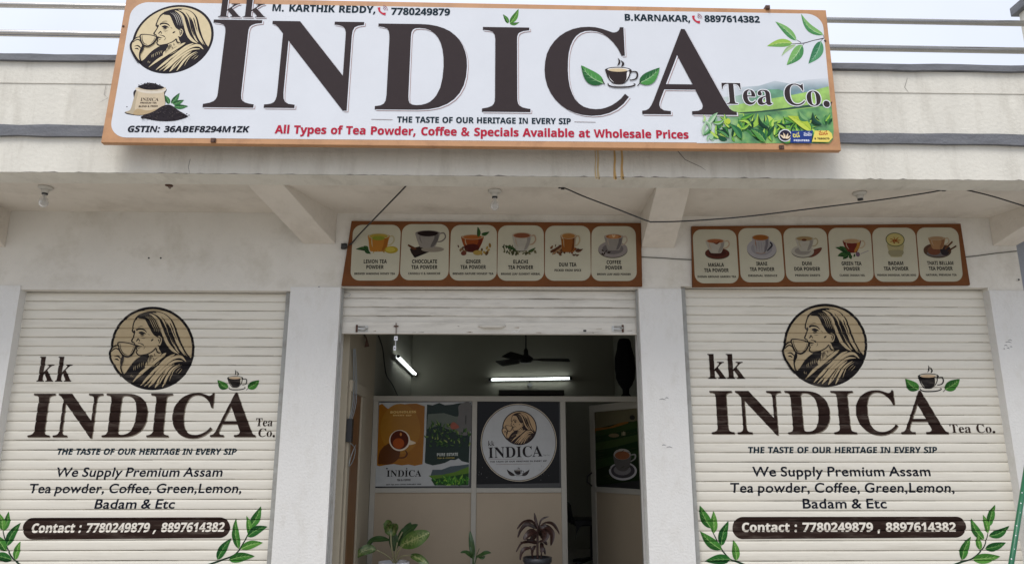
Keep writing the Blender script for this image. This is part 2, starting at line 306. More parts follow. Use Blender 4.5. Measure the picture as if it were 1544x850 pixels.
    ('S', 100): (425, [[169,-7,130,-1,97,15,69,41,47,78,35,125,30,183,35,240,48,288,69,325,98,352,132,368,171,373,196,372,218,367,236,358,259,341,277,320,280,320,275,351,273,393,273,510,373,510,373,0,296,0,277,48,273,48,255,27,233,9,215,0,193,-5], [203,73,228,76,248,84,262,98,271,117,277,141,279,171,279,182,278,215,272,242,263,264,249,280,229,289,202,292,182,289,165,279,150,264,140,242,134,214,132,181,134,148,140,121,150,100,165,85,182,76]]),
    ('S', 101): (397, [[218,-7,183,-4,151,2,121,14,95,30,73,50,54,76,41,106,33,141,30,181,33,221,40,257,52,288,69,314,89,335,113,352,140,364,170,371,203,373,251,369,291,354,324,330,348,297,363,256,368,207,368,158,132,158,135,132,143,110,157,92,175,79,197,71,223,68,257,70,287,75,317,84,347,97,347,19,320,8,290,0,257,-5], [134,225,274,225,272,246,266,265,257,280,243,293,226,300,204,302,186,300,170,294,156,283,145,269,138,249]]),
    ('S', 102): (260, [[69,0,69,291,13,291,13,340,69,367,69,394,70,423,76,447,84,466,96,482,111,494,129,503,161,511,198,514,226,513,252,509,273,504,290,498,265,425,240,431,209,435,191,431,178,422,171,407,169,390,169,367,255,367,255,291,169,291,169,0]]),
    ('S', 104): (441, [[52,0,52,510,152,510,152,406,151,355,148,320,153,320,166,337,181,350,198,361,227,370,259,373,296,370,328,359,355,342,375,316,387,282,391,239,391,0,291,0,291,214,288,243,281,265,270,281,253,290,232,293,205,290,184,280,170,262,160,238,154,209,152,173,152,0]]),
    ('S', 105): (205, [[103,412,82,415,64,423,55,432,50,445,48,461,50,478,55,491,64,500,82,508,103,510,123,508,141,500,150,491,155,478,157,461,155,445,150,432,141,423,123,415], [52,0,52,367,152,367,152,0]]),
    ('S', 106): (205, [[103,412,82,415,64,423,55,432,50,445,48,461,50,478,55,491,64,500,82,508,103,510,123,508,141,500,150,491,155,478,157,461,155,445,150,432,141,423,123,415], [23,-161,-12,-159,-43,-153,-43,-75,-20,-79,4,-81,23,-78,38,-69,46,-59,51,-44,52,-25,52,367,152,367,152,-40,149,-72,140,-101,129,-118,116,-133,98,-145,77,-154,52,-159]]),
    ('S', 107): (417, [[52,0,52,510,152,510,152,282,151,241,147,199,148,199,169,228,192,255,295,367,408,367,262,208,416,0,301,0,195,148,152,114,152,0]]),
    ('S', 108): (205, [[52,0,52,510,152,510,152,0]]),
    ('S', 109): (660, [[52,0,52,367,129,367,142,320,148,320,160,337,176,350,194,361,224,370,255,373,292,370,323,360,340,350,355,336,366,320,375,320,387,337,403,350,421,361,452,370,483,373,521,370,553,359,577,342,595,316,606,282,609,239,609,0,509,0,509,214,507,243,500,265,489,281,474,290,454,293,430,290,411,281,398,265,388,244,383,217,381,184,381,0,281,0,281,214,279,243,272,265,261,281,245,290,226,293,201,290,182,280,168,262,159,238,154,209,152,173,152,0]]),
    ('S', 110): (441, [[52,0,52,367,129,367,142,320,148,320,161,337,177,350,196,361,227,370,261,373,297,370,329,359,355,342,375,316,387,282,391,239,391,0,291,0,291,214,289,238,285,258,277,274,265,285,250,291,232,293,204,290,184,280,169,262,160,238,154,209,152,173,152,0]]),
    ('S', 111): (416, [[207,-7,174,-4,144,3,116,15,91,32,70,54,53,80,40,111,33,145,30,184,36,240,51,287,78,324,114,352,157,368,209,373,242,371,272,364,300,351,325,334,346,313,363,287,375,257,383,223,385,184,380,128,364,81,337,43,302,15,258,-1], [208,74,232,77,251,86,266,102,276,123,281,151,283,184,281,217,276,244,266,266,251,281,232,290,208,293,184,290,164,281,150,266,140,244,134,217,132,184,134,151,140,123,150,102,164,86,184,77]]),
    ('S', 112): (425, [[52,-161,52,367,134,367,148,319,152,319,170,340,192,357,210,366,232,372,257,373,295,368,328,352,357,325,378,288,391,241,395,184,390,127,377,79,355,42,326,15,293,-1,254,-7,218,-3,191,8,169,23,152,40,147,40,151,13,152,-13,152,-161], [226,75,247,78,263,87,276,103,286,125,291,152,293,185,290,224,282,255,268,276,249,289,224,293,201,291,183,283,170,269,161,250,155,226,152,195,152,185,154,152,159,125,168,103,182,87,201,78]]),
    ('S', 114): (305, [[52,0,52,367,128,367,143,305,148,305,167,331,192,353,212,364,234,371,257,373,275,373,291,371,283,277,270,279,254,280,229,278,205,271,184,259,167,242,156,218,152,187,152,0]]),
    ('S', 115): (334, [[152,-7,116,-5,86,-2,58,5,31,15,31,97,62,85,95,75,127,69,155,66,180,69,197,75,206,85,210,98,208,107,204,115,197,123,183,132,130,156,99,171,74,185,55,201,41,220,33,243,30,271,35,303,48,328,70,348,99,362,134,371,175,373,209,372,240,367,272,358,304,345,274,273,223,292,199,298,174,300,149,297,135,289,130,275,131,267,135,260,144,252,157,244,206,223,236,210,261,196,281,181,296,162,305,139,308,109,304,75,291,46,269,23,238,7,199,-3]]),
    ('S', 116): (292, [[178,-7,147,-4,119,4,103,13,90,25,78,41,70,61,65,86,63,115,63,291,15,291,15,334,71,367,99,445,163,445,163,367,266,367,266,291,163,291,163,115,166,97,175,84,189,76,207,73,239,77,270,85,270,10,252,4,230,-2,205,-5]]),
    ('S', 117): (441, [[181,-7,144,-3,112,7,86,25,66,51,54,85,50,128,50,367,150,367,150,152,152,129,157,109,165,93,176,82,191,75,210,73,237,77,258,87,272,104,281,128,287,158,289,194,289,367,389,367,389,0,312,0,299,47,293,47,280,30,264,16,245,6,214,-4]]),
    ('S', 118): (382, [[140,0,0,367,105,367,175,158,185,119,189,83,192,83,197,120,207,158,277,367,382,367,242,0]]),
    ('S', 119): (575, [[111,0,7,367,106,367,148,204,157,164,164,119,169,84,171,84,174,109,179,142,184,172,188,191,233,367,343,367,386,191,393,161,399,118,402,84,405,84,410,117,417,163,426,204,470,367,568,367,463,0,354,0,326,128,318,162,307,211,296,258,288,290,285,290,278,258,267,211,256,162,248,127,218,0]]),
    ('S', 121): (382, [[74,-161,45,-160,23,-156,23,-77,41,-79,62,-81,82,-78,99,-72,112,-61,129,-40,140,-15,146,3,0,367,109,367,179,161,187,130,191,97,193,97,198,130,207,161,275,367,382,367,227,-47,211,-82,191,-110,166,-133,138,-148,107,-158]]),
    ('S', 48): (384, [[191,-7,159,-4,130,4,104,17,82,35,64,59,42,108,29,168,24,240,26,289,31,333,40,373,53,407,71,435,93,457,121,474,153,484,191,487,224,484,253,476,278,463,300,445,318,422,341,373,355,312,359,240,357,191,352,147,343,107,330,74,312,45,290,23,263,6,230,-3], [191,75,214,80,231,93,244,116,252,148,257,189,259,240,257,290,252,331,244,363,231,386,214,400,191,405,169,400,151,386,139,363,131,331,126,290,125,240,126,190,131,149,139,117,151,94,169,80]]),
    ('S', 49): (384, [[176,0,176,277,177,323,179,373,164,358,144,340,89,296,40,357,194,480,277,480,277,0]]),
    ('S', 50): (384, [[27,0,27,71,147,192,206,254,225,278,238,300,245,322,248,345,246,362,241,376,232,388,213,398,189,402,162,398,136,389,109,373,81,353,26,418,70,451,95,465,123,476,157,484,197,486,227,484,254,479,278,469,299,456,316,441,330,423,340,402,347,380,349,357,345,319,333,284,313,252,287,220,215,148,153,90,153,85,362,85,362,0]]),
    ('S', 51): (384, [[164,-7,114,-4,68,5,26,19,26,105,57,92,90,82,123,76,153,74,186,76,211,82,229,93,241,107,249,125,251,146,249,164,241,180,227,192,206,200,176,206,136,208,99,208,99,285,136,285,175,288,204,294,223,304,235,317,242,332,244,350,242,366,237,379,228,390,215,398,198,403,175,404,143,401,116,393,73,369,26,439,57,458,92,473,134,483,183,486,229,483,268,473,300,456,324,434,338,406,343,372,340,341,330,315,313,293,292,275,267,262,240,253,240,251,275,244,304,232,327,216,344,195,354,169,357,140,355,113,348,88,337,65,321,44,300,27,274,12,243,2,206,-5]]),
    ('S', 52): (384, [[216,0,216,99,11,99,11,170,222,480,315,480,315,178,373,178,373,99,315,99,315,0], [101,178,216,178,216,259,217,297,219,338,220,363,218,363,205,337,189,311]]),
    ('S', 53): (384, [[162,-7,125,-5,91,0,60,8,33,19,33,107,60,95,93,85,127,78,158,76,186,78,209,84,227,94,241,109,249,128,251,152,247,178,236,198,217,213,190,221,155,224,116,221,83,214,42,235,60,480,320,480,320,394,149,394,140,300,165,304,201,306,230,304,256,299,279,289,301,277,319,260,333,240,344,217,351,191,353,161,348,112,332,71,305,38,268,13,220,-2]]),
    ('S', 54): (384, [[199,-7,167,-4,138,3,110,16,86,33,64,57,47,85,34,119,26,158,24,203,25,245,30,285,38,325,51,362,69,396,93,425,113,443,136,457,162,469,192,478,226,483,264,485,297,484,328,480,328,399,301,404,271,406,234,404,203,397,178,387,159,373,143,355,132,334,122,298,117,256,121,256,137,278,160,296,178,304,200,310,225,312,264,307,298,294,325,272,346,242,358,205,362,160,357,112,342,71,318,38,285,13,245,-2], [197,75,215,77,231,84,245,95,256,111,262,132,264,158,262,180,257,198,248,214,235,225,219,231,199,234,178,231,160,224,145,213,134,199,127,183,124,167,126,145,132,124,142,105,157,89,175,78]]),
    ('S', 55): (384, [[75,0,255,394,18,394,18,480,362,480,362,416,181,0]]),
    ('S', 56): (384, [[192,-7,142,-3,101,9,67,28,43,53,28,85,24,122,26,153,35,179,50,201,80,229,116,251,86,273,61,299,48,320,41,344,38,371,41,395,48,416,60,435,76,450,95,463,117,473,153,482,192,486,232,482,268,473,290,463,308,450,324,435,336,416,343,395,345,370,342,343,334,319,321,299,293,274,259,253,284,239,308,222,329,203,346,180,356,154,360,124,358,99,351,76,339,55,323,37,303,22,280,9,239,-3], [192,296,214,307,232,321,242,333,248,346,250,363,248,377,243,389,233,399,215,408,191,412,169,408,150,399,141,389,135,377,134,363,136,347,141,334,151,322,170,308], [191,68,214,70,233,75,247,84,258,96,264,110,266,127,263,144,255,159,243,172,229,184,196,204,187,209,159,193,137,175,126,161,120,145,118,128,120,111,126,97,136,85,150,75,169,70]]),
    ('S', 57): (384, [[120,-7,87,-6,55,-2,55,79,83,75,113,73,150,75,180,81,205,92,225,106,240,124,251,144,262,181,267,222,263,222,246,201,225,183,207,174,184,168,156,167,118,171,86,184,58,206,38,236,26,274,21,318,26,367,41,407,65,441,98,465,138,480,185,485,216,482,246,475,273,462,298,445,319,422,336,393,350,359,357,320,360,275,358,234,354,193,346,154,333,117,315,83,290,53,271,35,248,21,221,9,191,0,157,-5], [185,244,206,247,224,255,239,266,250,280,257,295,259,311,257,333,251,355,241,374,227,390,209,400,187,404,168,401,152,395,138,383,128,367,122,346,120,320,121,298,127,280,136,265,148,253,165,247]]),
    ('S', 46): (180, [[89,-9,74,-7,60,1,51,15,48,36,51,57,60,71,74,79,89,81,106,79,119,71,129,57,132,36,129,15,119,1,106,-7]]),
    ('S', 44): (180, [[28,-87,47,-3,61,78,124,78,129,71,118,33,104,-8,71,-87]]),
    ('S', 58): (180, [[89,278,74,281,60,289,51,303,48,324,51,345,60,359,74,367,89,369,106,367,119,359,129,345,132,324,129,303,119,289,106,281], [89,-9,74,-7,60,1,51,15,48,36,51,57,60,71,74,79,89,81,106,79,119,71,129,57,132,36,129,15,119,1,106,-7]]),
    ('S', 38): (492, [[187,-7,144,-3,107,9,77,28,54,54,40,86,36,125,39,157,48,185,63,208,96,238,139,266,118,291,99,318,89,337,83,359,81,382,84,413,95,439,114,459,139,475,169,484,204,487,237,484,266,475,289,460,306,439,317,414,320,383,317,357,308,333,293,312,262,283,224,258,354,133,370,155,382,181,393,209,401,240,461,240,449,198,434,160,415,125,392,95,490,0,410,0,352,56,319,31,281,11,254,1,222,-5], [188,293,222,315,245,336,254,350,260,366,262,383,260,399,255,412,246,423,234,432,219,437,202,439,177,435,156,424,146,413,140,399,138,383,142,360,151,338,167,317], [189,46,229,49,263,60,291,75,314,93,175,229,142,207,118,185,106,169,100,150,97,127,100,104,108,84,122,68,141,56,163,48]]),
    ('I', 65): (422, [[-40,0,211,480,333,480,381,0,284,0,276,114,121,114,64,0], [162,199,271,199,263,323,260,363,259,404,258,404,243,368,225,329]]),
    ('I', 66): (417, [[17,0,119,480,259,480,301,477,338,469,369,455,392,435,406,408,410,373,407,342,398,315,383,292,362,273,336,259,306,250,306,247,326,240,343,229,358,215,369,198,375,179,377,156,375,122,366,93,353,67,334,46,312,29,285,16,255,7,223,2,189,0], [179,289,228,289,260,293,285,304,297,316,304,331,307,351,305,367,298,380,287,389,271,394,251,396,201,396], [135,84,194,84,217,86,237,92,254,102,266,117,274,134,276,156,272,178,261,195,243,205,216,209,162,209]]),
    ('I', 67): (411, [[216,-7,183,-5,153,1,127,12,104,26,85,44,60,82,45,128,40,181,43,224,50,267,62,309,80,350,102,387,130,420,163,448,202,469,231,479,263,485,297,487,339,485,374,479,406,468,438,453,399,371,376,383,352,393,326,400,297,402,271,400,248,393,227,382,201,359,179,330,163,296,151,260,145,223,142,187,145,153,152,126,165,105,183,91,207,82,236,79,264,80,292,86,347,104,347,19,293,2,257,-5]]),
    ('I', 68): (455, [[17,0,119,480,248,480,303,474,348,459,385,433,412,397,428,352,434,298,430,240,420,188,403,140,379,99,348,64,311,37,268,16,220,4,165,0], [135,84,170,84,204,87,235,97,261,113,282,135,300,160,314,190,323,223,329,257,331,293,328,325,320,351,307,371,288,385,266,393,239,396,201,396]]),
    ('I', 69): (364, [[17,0,119,480,387,480,369,396,201,396,179,291,336,291,318,208,161,208,135,84,303,84,285,0]]),
    ('I', 70): (357, [[17,0,119,480,385,480,368,396,201,396,175,273,330,273,312,189,157,189,118,0]]),
    ('I', 71): (464, [[218,-7,166,-1,123,14,87,41,61,78,46,124,40,180,42,220,48,259,58,297,72,332,90,365,111,395,137,421,166,444,199,462,236,476,277,484,321,487,368,483,413,473,455,455,418,372,394,384,369,393,344,399,316,401,288,399,262,393,239,382,210,360,185,332,167,299,153,263,145,226,142,188,145,155,153,128,165,107,184,91,208,82,239,79,268,81,295,87,316,185,229,185,247,269,432,269,379,19,345,9,309,1,268,-5]]),
    ('I', 72): (470, [[17,0,119,480,219,480,179,291,334,291,373,480,473,480,372,0,272,0,316,207,161,207,118,0]]),
    ('I', 73): (257, [[-19,0,-7,58,54,85,120,395,70,422,82,480,294,480,282,422,220,395,154,85,205,58,193,0]]),
    ('I', 74): (222, [[-44,-141,-79,-138,-105,-132,-105,-49,-81,-54,-52,-56,-32,-54,-14,-47,1,-36,13,-20,23,1,30,27,126,480,226,480,127,13,113,-37,93,-76,68,-105,37,-125,0,-137]]),
    ('I', 75): (412, [[17,0,119,480,219,480,169,248,220,316,355,480,473,480,279,250,374,0,263,0,194,194,153,171,118,0]]),
    ('I', 76): (348, [[17,0,119,480,219,480,135,84,303,84,285,0]]),
    ('I', 77): (591, [[17,0,119,480,251,480,273,121,275,121,455,480,594,480,493,0,401,0,449,227,460,276,472,327,484,371,482,371,295,0,203,0,183,371,180,371,175,333,166,279,154,223,107,0]]),
    ('I', 78): (507, [[17,0,119,480,236,480,347,126,350,126,356,162,364,209,372,253,420,480,510,480,409,0,297,0,180,363,177,363,174,344,169,307,162,265,155,226,107,0]]),
    ('I', 79): (490, [[218,-7,185,-5,155,1,129,11,105,25,86,43,60,80,45,125,40,176,44,232,55,287,67,323,83,356,102,388,124,416,151,440,181,460,215,475,253,484,294,487,327,485,357,479,383,469,406,456,425,438,450,402,465,358,469,308,466,250,455,193,443,157,428,123,409,92,387,64,361,40,331,20,298,5,260,-4], [226,79,251,82,275,91,297,106,317,128,334,154,348,185,359,221,365,261,367,305,365,332,358,356,347,376,331,390,311,399,286,402,266,400,247,394,229,384,204,363,183,335,166,301,153,263,145,221,142,176,145,147,152,123,165,103,181,90,202,81]]),
    ('I', 80): (410, [[17,0,119,480,253,480,289,478,320,472,346,462,368,449,385,433,397,413,409,379,413,340,410,304,401,272,385,245,365,222,340,203,311,189,278,179,243,173,204,171,153,171,118,0], [171,254,212,254,240,256,264,264,285,276,300,293,309,313,312,337,310,358,302,375,289,387,271,394,248,396,201,396]]),
    ('I', 82): (409, [[17,0,119,480,236,480,281,476,319,466,350,449,374,424,388,390,392,348,389,312,379,281,362,255,341,233,315,216,287,203,372,0,263,0,195,184,156,184,118,0], [174,267,199,267,226,269,248,275,266,285,280,300,287,319,290,343,288,362,280,377,267,388,249,394,226,396,201,396]]),
    ('I', 83): (356, [[130,-7,96,-5,64,1,37,11,13,23,13,113,43,98,72,87,101,80,131,77,162,80,187,90,199,100,206,113,209,130,207,147,202,161,193,173,175,190,151,208,131,223,112,240,95,260,81,283,72,310,69,340,71,368,78,393,89,416,105,436,124,453,147,467,173,478,202,484,234,486,270,484,303,478,334,468,364,454,328,377,295,391,264,399,234,402,209,398,189,387,180,376,174,363,172,348,174,332,179,318,187,307,206,291,231,273,266,246,290,216,301,193,308,169,310,142,308,110,299,82,286,58,268,38,246,22,221,9,178,-3]]),
    ('I', 84): (357, [[87,0,171,395,55,395,73,480,404,480,386,395,271,395,187,0]]),
    ('I', 85): (464, [[198,-7,152,-3,115,10,85,30,64,58,51,90,46,128,47,152,51,177,116,480,216,480,152,178,148,155,146,137,149,116,156,100,169,88,186,81,208,79,235,81,257,90,274,104,287,123,298,148,306,179,370,480,470,480,404,169,390,121,369,79,351,54,329,33,303,16,273,3,238,-4]]),
    ('I', 86): (396, [[102,0,60,480,157,480,174,191,175,144,173,98,176,98,192,144,212,191,353,480,457,480,212,0]]),
    ('I', 87): (601, [[75,0,60,480,154,480,156,218,155,162,152,104,154,104,175,160,195,211,316,480,405,480,412,211,412,181,411,143,409,104,412,104,433,164,454,218,562,480,664,480,451,0,338,0,332,218,331,284,332,334,329,334,311,282,292,236,186,0]]),
    ('I', 89): (379, [[99,0,138,183,61,480,163,480,206,285,328,480,441,480,238,183,199,0]]),
    ('I', 90): (360, [[-20,0,-7,66,247,396,69,396,87,480,394,480,380,413,124,84,319,84,302,0]]),
    ('I', 97): (399, [[133,-7,107,-3,83,6,61,24,44,49,36,70,31,96,30,126,33,171,42,215,56,257,76,294,100,327,129,352,151,364,174,371,199,373,231,370,256,359,276,342,290,320,293,320,312,367,388,367,310,0,236,0,240,48,238,48,217,26,193,8,165,-3], [172,73,191,77,210,89,226,108,239,131,250,157,257,185,261,211,262,240,259,261,250,278,235,290,216,293,199,290,182,279,168,262,155,241,144,216,136,189,131,160,130,131,131,110,136,94,145,82,157,76]]),
    ('I', 98): (400, [[200,-7,168,-3,143,8,124,25,109,47,107,47,88,0,12,0,120,510,219,510,199,416,191,384,181,349,171,318,174,318,192,338,212,357,228,366,246,372,267,373,293,370,317,360,338,343,355,318,363,296,368,271,370,240,367,196,358,152,343,110,324,72,299,40,270,15,249,3,225,-4], [183,73,201,77,217,88,232,104,245,126,255,150,263,178,268,207,270,236,268,257,263,273,255,284,242,291,227,293,212,292,198,286,186,276,171,256,158,232,149,205,143,178,139,152,138,131,141,107,150,89,165,77]]),
    ('I', 99): (325, [[166,-7,130,-3,97,7,78,18,61,32,48,50,38,72,32,98,30,128,33,177,42,222,58,264,80,300,98,321,118,339,141,354,166,365,194,371,224,373,255,372,282,367,308,360,331,350,301,275,266,288,248,292,228,293,208,291,190,283,175,270,155,244,141,211,132,175,130,136,131,117,136,102,144,89,156,80,169,75,186,73,210,75,232,81,276,100,276,19,252,9,227,0,198,-5]]),
    ('I', 100): (399, [[133,-7,107,-3,83,6,61,24,44,49,36,70,31,96,30,127,33,171,42,215,56,257,76,295,100,327,129,352,151,364,174,371,199,373,220,372,237,367,251,358,268,341,283,320,285,320,286,334,289,363,294,393,319,510,418,510,310,0,234,0,240,48,238,48,217,26,193,8,166,-3], [175,73,190,75,203,81,215,91,230,111,241,135,251,162,257,189,261,214,262,236,259,259,250,278,241,286,230,292,216,293,199,290,182,279,168,262,155,241,144,216,136,189,131,160,130,131,131,110,137,94,146,82,158,76]]),
    ('I', 101): (374, [[175,-7,134,-3,99,9,70,29,47,56,34,92,30,135,33,180,43,224,59,264,82,300,100,321,122,339,146,354,173,365,202,371,234,373,272,370,303,361,327,345,344,325,354,301,357,273,352,237,334,206,305,181,264,161,212,150,146,146,130,146,129,139,129,132,131,114,137,98,146,85,159,76,175,70,194,68,222,70,246,75,272,83,302,96,302,21,273,9,244,0,212,-5], [140,212,155,212,190,214,217,220,237,230,251,243,260,256,263,271,259,288,247,299,228,302,210,299,192,291,175,277,160,259,148,237]]),
    ('I', 102): (251, [[-15,-161,-46,-159,-72,-153,-72,-74,-52,-79,-34,-81,-15,-77,1,-67,14,-50,22,-25,89,291,36,291,46,339,105,367,111,394,123,434,139,465,160,487,184,502,213,511,246,514,268,513,288,509,307,504,324,498,298,424,278,431,254,435,237,431,224,421,214,406,208,387,204,367,276,367,260,291,188,291,118,-40,109,-72,95,-101,77,-126,53,-145,34,-154,11,-159]]),
    ('I', 104): (406, [[12,0,120,510,219,510,200,422,190,379,178,340,171,318,174,318,195,341,219,358,246,370,277,373,306,370,330,361,348,345,361,324,369,298,371,268,370,241,364,209,320,0,222,0,267,214,271,236,272,253,268,276,256,289,236,293,222,291,209,285,196,274,179,252,165,223,153,189,143,152,111,0]]),
    ('I', 105): (200, [[155,412,136,415,120,421,112,429,107,439,105,453,107,470,112,484,121,496,140,507,165,510,184,508,199,502,208,494,213,484,214,471,211,447,200,428,188,420,174,414], [12,0,90,367,189,367,111,0]]),
    ('I', 106): (200, [[156,412,137,415,121,421,113,429,108,439,106,453,108,470,113,484,122,496,141,507,166,510,184,508,200,502,208,494,213,484,215,471,211,447,200,428,189,420,174,414], [-30,-161,-61,-159,-87,-153,-87,-74,-67,-79,-49,-81,-30,-77,-14,-67,-1,-50,7,-25,91,367,189,367,103,-40,94,-72,81,-101,62,-126,39,-145,19,-154,-3,-159]]),
    ('I', 107): (382, [[12,0,120,510,219,510,171,283,161,244,150,211,153,211,302,367,414,367,251,201,345,0,234,0,175,138,135,114,111,0]]),
    ('I', 108): (200, [[12,0,120,510,219,510,111,0]]),
    ('I', 109): (608, [[12,0,90,367,165,367,158,299,161,299,184,329,211,353,230,364,252,371,277,373,300,371,319,365,335,354,347,339,357,320,363,299,365,299,388,329,415,353,435,364,458,371,482,373,510,370,533,361,551,345,563,324,571,298,574,268,572,241,566,209,522,0,424,0,469,214,473,236,474,253,471,276,460,289,442,293,428,291,414,285,402,275,385,253,370,224,358,190,349,152,317,0,218,0,263,214,267,236,269,253,265,276,254,289,236,293,222,291,209,285,196,274,179,252,165,223,153,189,143,152,111,0]]),
    ('I', 110): (406, [[12,0,90,367,165,367,158,299,161,299,184,329,211,353,230,364,252,371,277,373,306,370,330,361,348,345,361,324,369,298,371,268,370,241,364,209,320,0,222,0,267,214,271,236,272,253,268,276,256,289,236,293,222,291,209,285,196,274,179,252,165,223,153,189,143,152,111,0]]),
    ('I', 111): (393, [[170,-7,144,-5,119,1,97,10,77,23,61,40,47,59,37,81,32,107,30,134,33,181,42,226,57,267,78,303,95,323,116,340,139,355,164,365,193,371,224,373,264,369,298,356,326,335,347,306,359,271,363,228,360,183,352,140,337,100,317,64,299,44,279,27,256,12,230,2,202,-5], [178,74,195,76,211,84,225,96,242,121,254,153,261,190,264,228,261,254,254,274,245,285,233,291,217,293,196,289,178,278,163,260,150,238,141,213,134,187,130,160,129,134,131,113,137,96,147,84,160,76]]),
    ('I', 112): (400, [[-22,-161,90,367,165,367,160,311,163,311,182,333,206,354,224,365,244,371,267,373,293,370,317,360,338,343,355,318,363,296,368,270,370,240,367,196,358,151,343,110,324,72,299,40,270,15,249,3,225,-4,200,-7,179,-5,162,0,148,9,131,26,117,47,114,47,109,-2,100,-50,77,-161], [183,73,201,77,217,88,232,104,245,126,255,150,263,178,268,207,270,236,268,257,263,273,255,284,242,291,227,293,212,292,198,286,186,276,171,256,158,232,149,206,143,179,139,153,138,131,141,107,150,89,165,77]]),
    ('I', 114): (283, [[12,0,90,367,165,367,158,299,162,299,186,330,212,354,232,365,253,371,276,373,293,372,308,370,286,275,272,278,253,280,229,277,207,267,187,251,169,228,156,199,146,164,111,0]]),
    ('I', 115): (318, [[118,-7,85,-5,56,-2,31,5,7,15,7,96,33,84,58,74,85,68,112,66,134,69,154,76,164,84,170,94,172,106,169,119,161,130,145,143,117,160,87,180,64,200,54,216,48,235,46,257,50,292,62,321,83,344,111,360,145,370,185,373,216,372,246,366,276,357,304,343,272,272,252,283,231,291,209,298,187,300,172,298,158,292,149,282,146,269,148,257,156,246,172,235,195,222,226,203,251,182,262,165,270,144,272,121,267,82,253,50,230,26,199,8,161,-3]]),
    ('I', 116): (275, [[134,-7,108,-5,84,1,65,12,51,27,42,49,39,78,40,96,43,115,81,291,31,291,40,340,105,367,148,445,212,445,195,367,288,367,272,291,179,291,142,115,140,97,142,86,148,79,157,75,169,73,194,76,222,85,222,11,204,4,184,-2,161,-5]]),
    ('I', 117): (406, [[130,-7,101,-4,78,6,59,22,47,43,39,69,36,99,38,130,44,169,86,367,185,367,140,152,136,131,134,113,138,91,150,78,170,73,185,75,198,82,211,92,227,115,242,144,254,178,263,215,296,367,394,367,316,0,241,0,248,68,244,68,222,38,196,14,176,3,154,-4]]),
    ('I', 118): (344, [[79,0,34,367,130,367,145,175,147,139,147,99,150,99,164,137,179,172,277,367,383,367,185,0]]),
    ('I', 119): (529, [[58,0,41,367,133,367,134,204,134,151,131,93,134,93,146,131,160,168,169,191,244,367,352,367,352,191,352,144,349,93,352,93,364,130,378,171,391,204,463,367,563,367,390,0,281,0,279,171,280,204,281,245,283,282,279,282,267,246,253,208,240,177,164,0]]),
    ('I', 121): (349, [[2,-161,-27,-160,-46,-155,-46,-77,-29,-79,-8,-81,12,-79,29,-73,44,-62,62,-42,79,-16,87,0,34,367,130,367,148,197,152,147,152,101,155,101,169,140,191,190,276,367,383,367,161,-52,140,-86,116,-114,91,-135,63,-149,34,-158]]),
    ('G', 38): (625, [[495,339,476,302,450,262,422,229,326,339,373,375,408,411,432,446,446,483,451,521,448,551,439,579,424,604,405,626,381,644,353,658,322,666,287,669,249,666,215,658,185,644,160,626,139,603,124,577,115,546,112,512,116,477,128,443,145,411,166,381,189,354,155,333,124,311,96,288,73,264,54,238,40,211,31,183,28,153,32,120,42,89,58,62,79,38,105,18,134,4,166,-6,200,-9,238,-6,278,5,321,24,367,53,416,93,494,0,620,0,482,160,529,220,567,281,593,339], [356,161,328,135,299,113,269,96,240,85,210,81,185,85,162,95,144,111,132,131,126,153,131,183,146,210,170,236,203,262,245,289], [208,521,212,542,222,560,238,574,258,583,282,586,307,583,329,573,346,558,356,539,360,516,358,495,350,475,334,454,308,431,271,405,253,424,236,446,222,470,212,495]]),
    ('G', 44): (219, [[59,-118,102,-100,134,-74,158,-43,171,-9,176,26,173,59,163,86,149,106,129,119,105,123,86,120,70,112,57,100,49,85,46,66,48,48,55,32,65,21,79,13,95,10,98,-13,96,-38,89,-61,76,-83,59,-99]]),
    ('G', 48): (500, [[470,341,466,416,454,484,435,544,410,595,378,636,340,666,297,685,250,691,203,685,160,666,122,636,90,595,65,544,46,484,34,416,30,341,34,266,46,198,65,138,90,87,122,46,160,16,203,-3,250,-9,297,-3,340,16,378,46,410,87,435,138,454,198,466,266], [372,341,370,284,364,233,353,189,340,153,322,123,301,102,277,88,250,84,223,88,199,102,178,123,161,153,147,189,136,233,130,284,128,341,130,398,136,449,147,493,161,530,178,559,199,580,223,594,250,598,277,594,301,580,322,559,340,530,353,493,364,449,370,398]]),
    ('G', 49): (500, [[300,682,202,682,202,0,300,0]]),
    ('G', 50): (500, [[466,93,205,93,258,157,302,214,339,265,368,312,390,355,405,396,414,437,417,478,413,523,402,564,384,601,359,632,329,657,293,675,253,687,209,691,176,688,144,681,113,668,81,650,48,626,48,503,80,539,112,566,142,583,172,592,202,595,226,593,249,586,268,574,286,559,300,540,310,519,317,494,319,467,314,416,298,371,271,321,200,216,116,107,34,7,34,0,466,0]]),
    ('G', 51): (500, [[81,569,124,586,161,595,197,598,237,593,270,580,294,559,310,531,315,496,313,474,307,454,296,437,281,423,262,412,239,404,212,399,180,397,180,307,214,306,244,301,269,291,289,277,305,260,317,240,324,217,326,193,321,156,307,126,284,103,253,89,216,84,166,90,115,107,64,136,64,30,113,9,161,-4,209,-9,254,-5,296,6,332,24,364,49,389,79,408,114,420,154,424,198,420,240,409,279,390,314,362,342,326,360,359,382,383,407,400,436,410,471,413,513,409,552,399,586,382,617,358,643,329,663,295,678,256,688,212,691,164,688,122,678,81,662]]),
    ('G', 52): (500, [[398,691,356,691,11,269,11,224,300,224,300,0,398,0,398,224,471,224,471,312,398,312], [298,506,300,506,300,312,142,312]]),
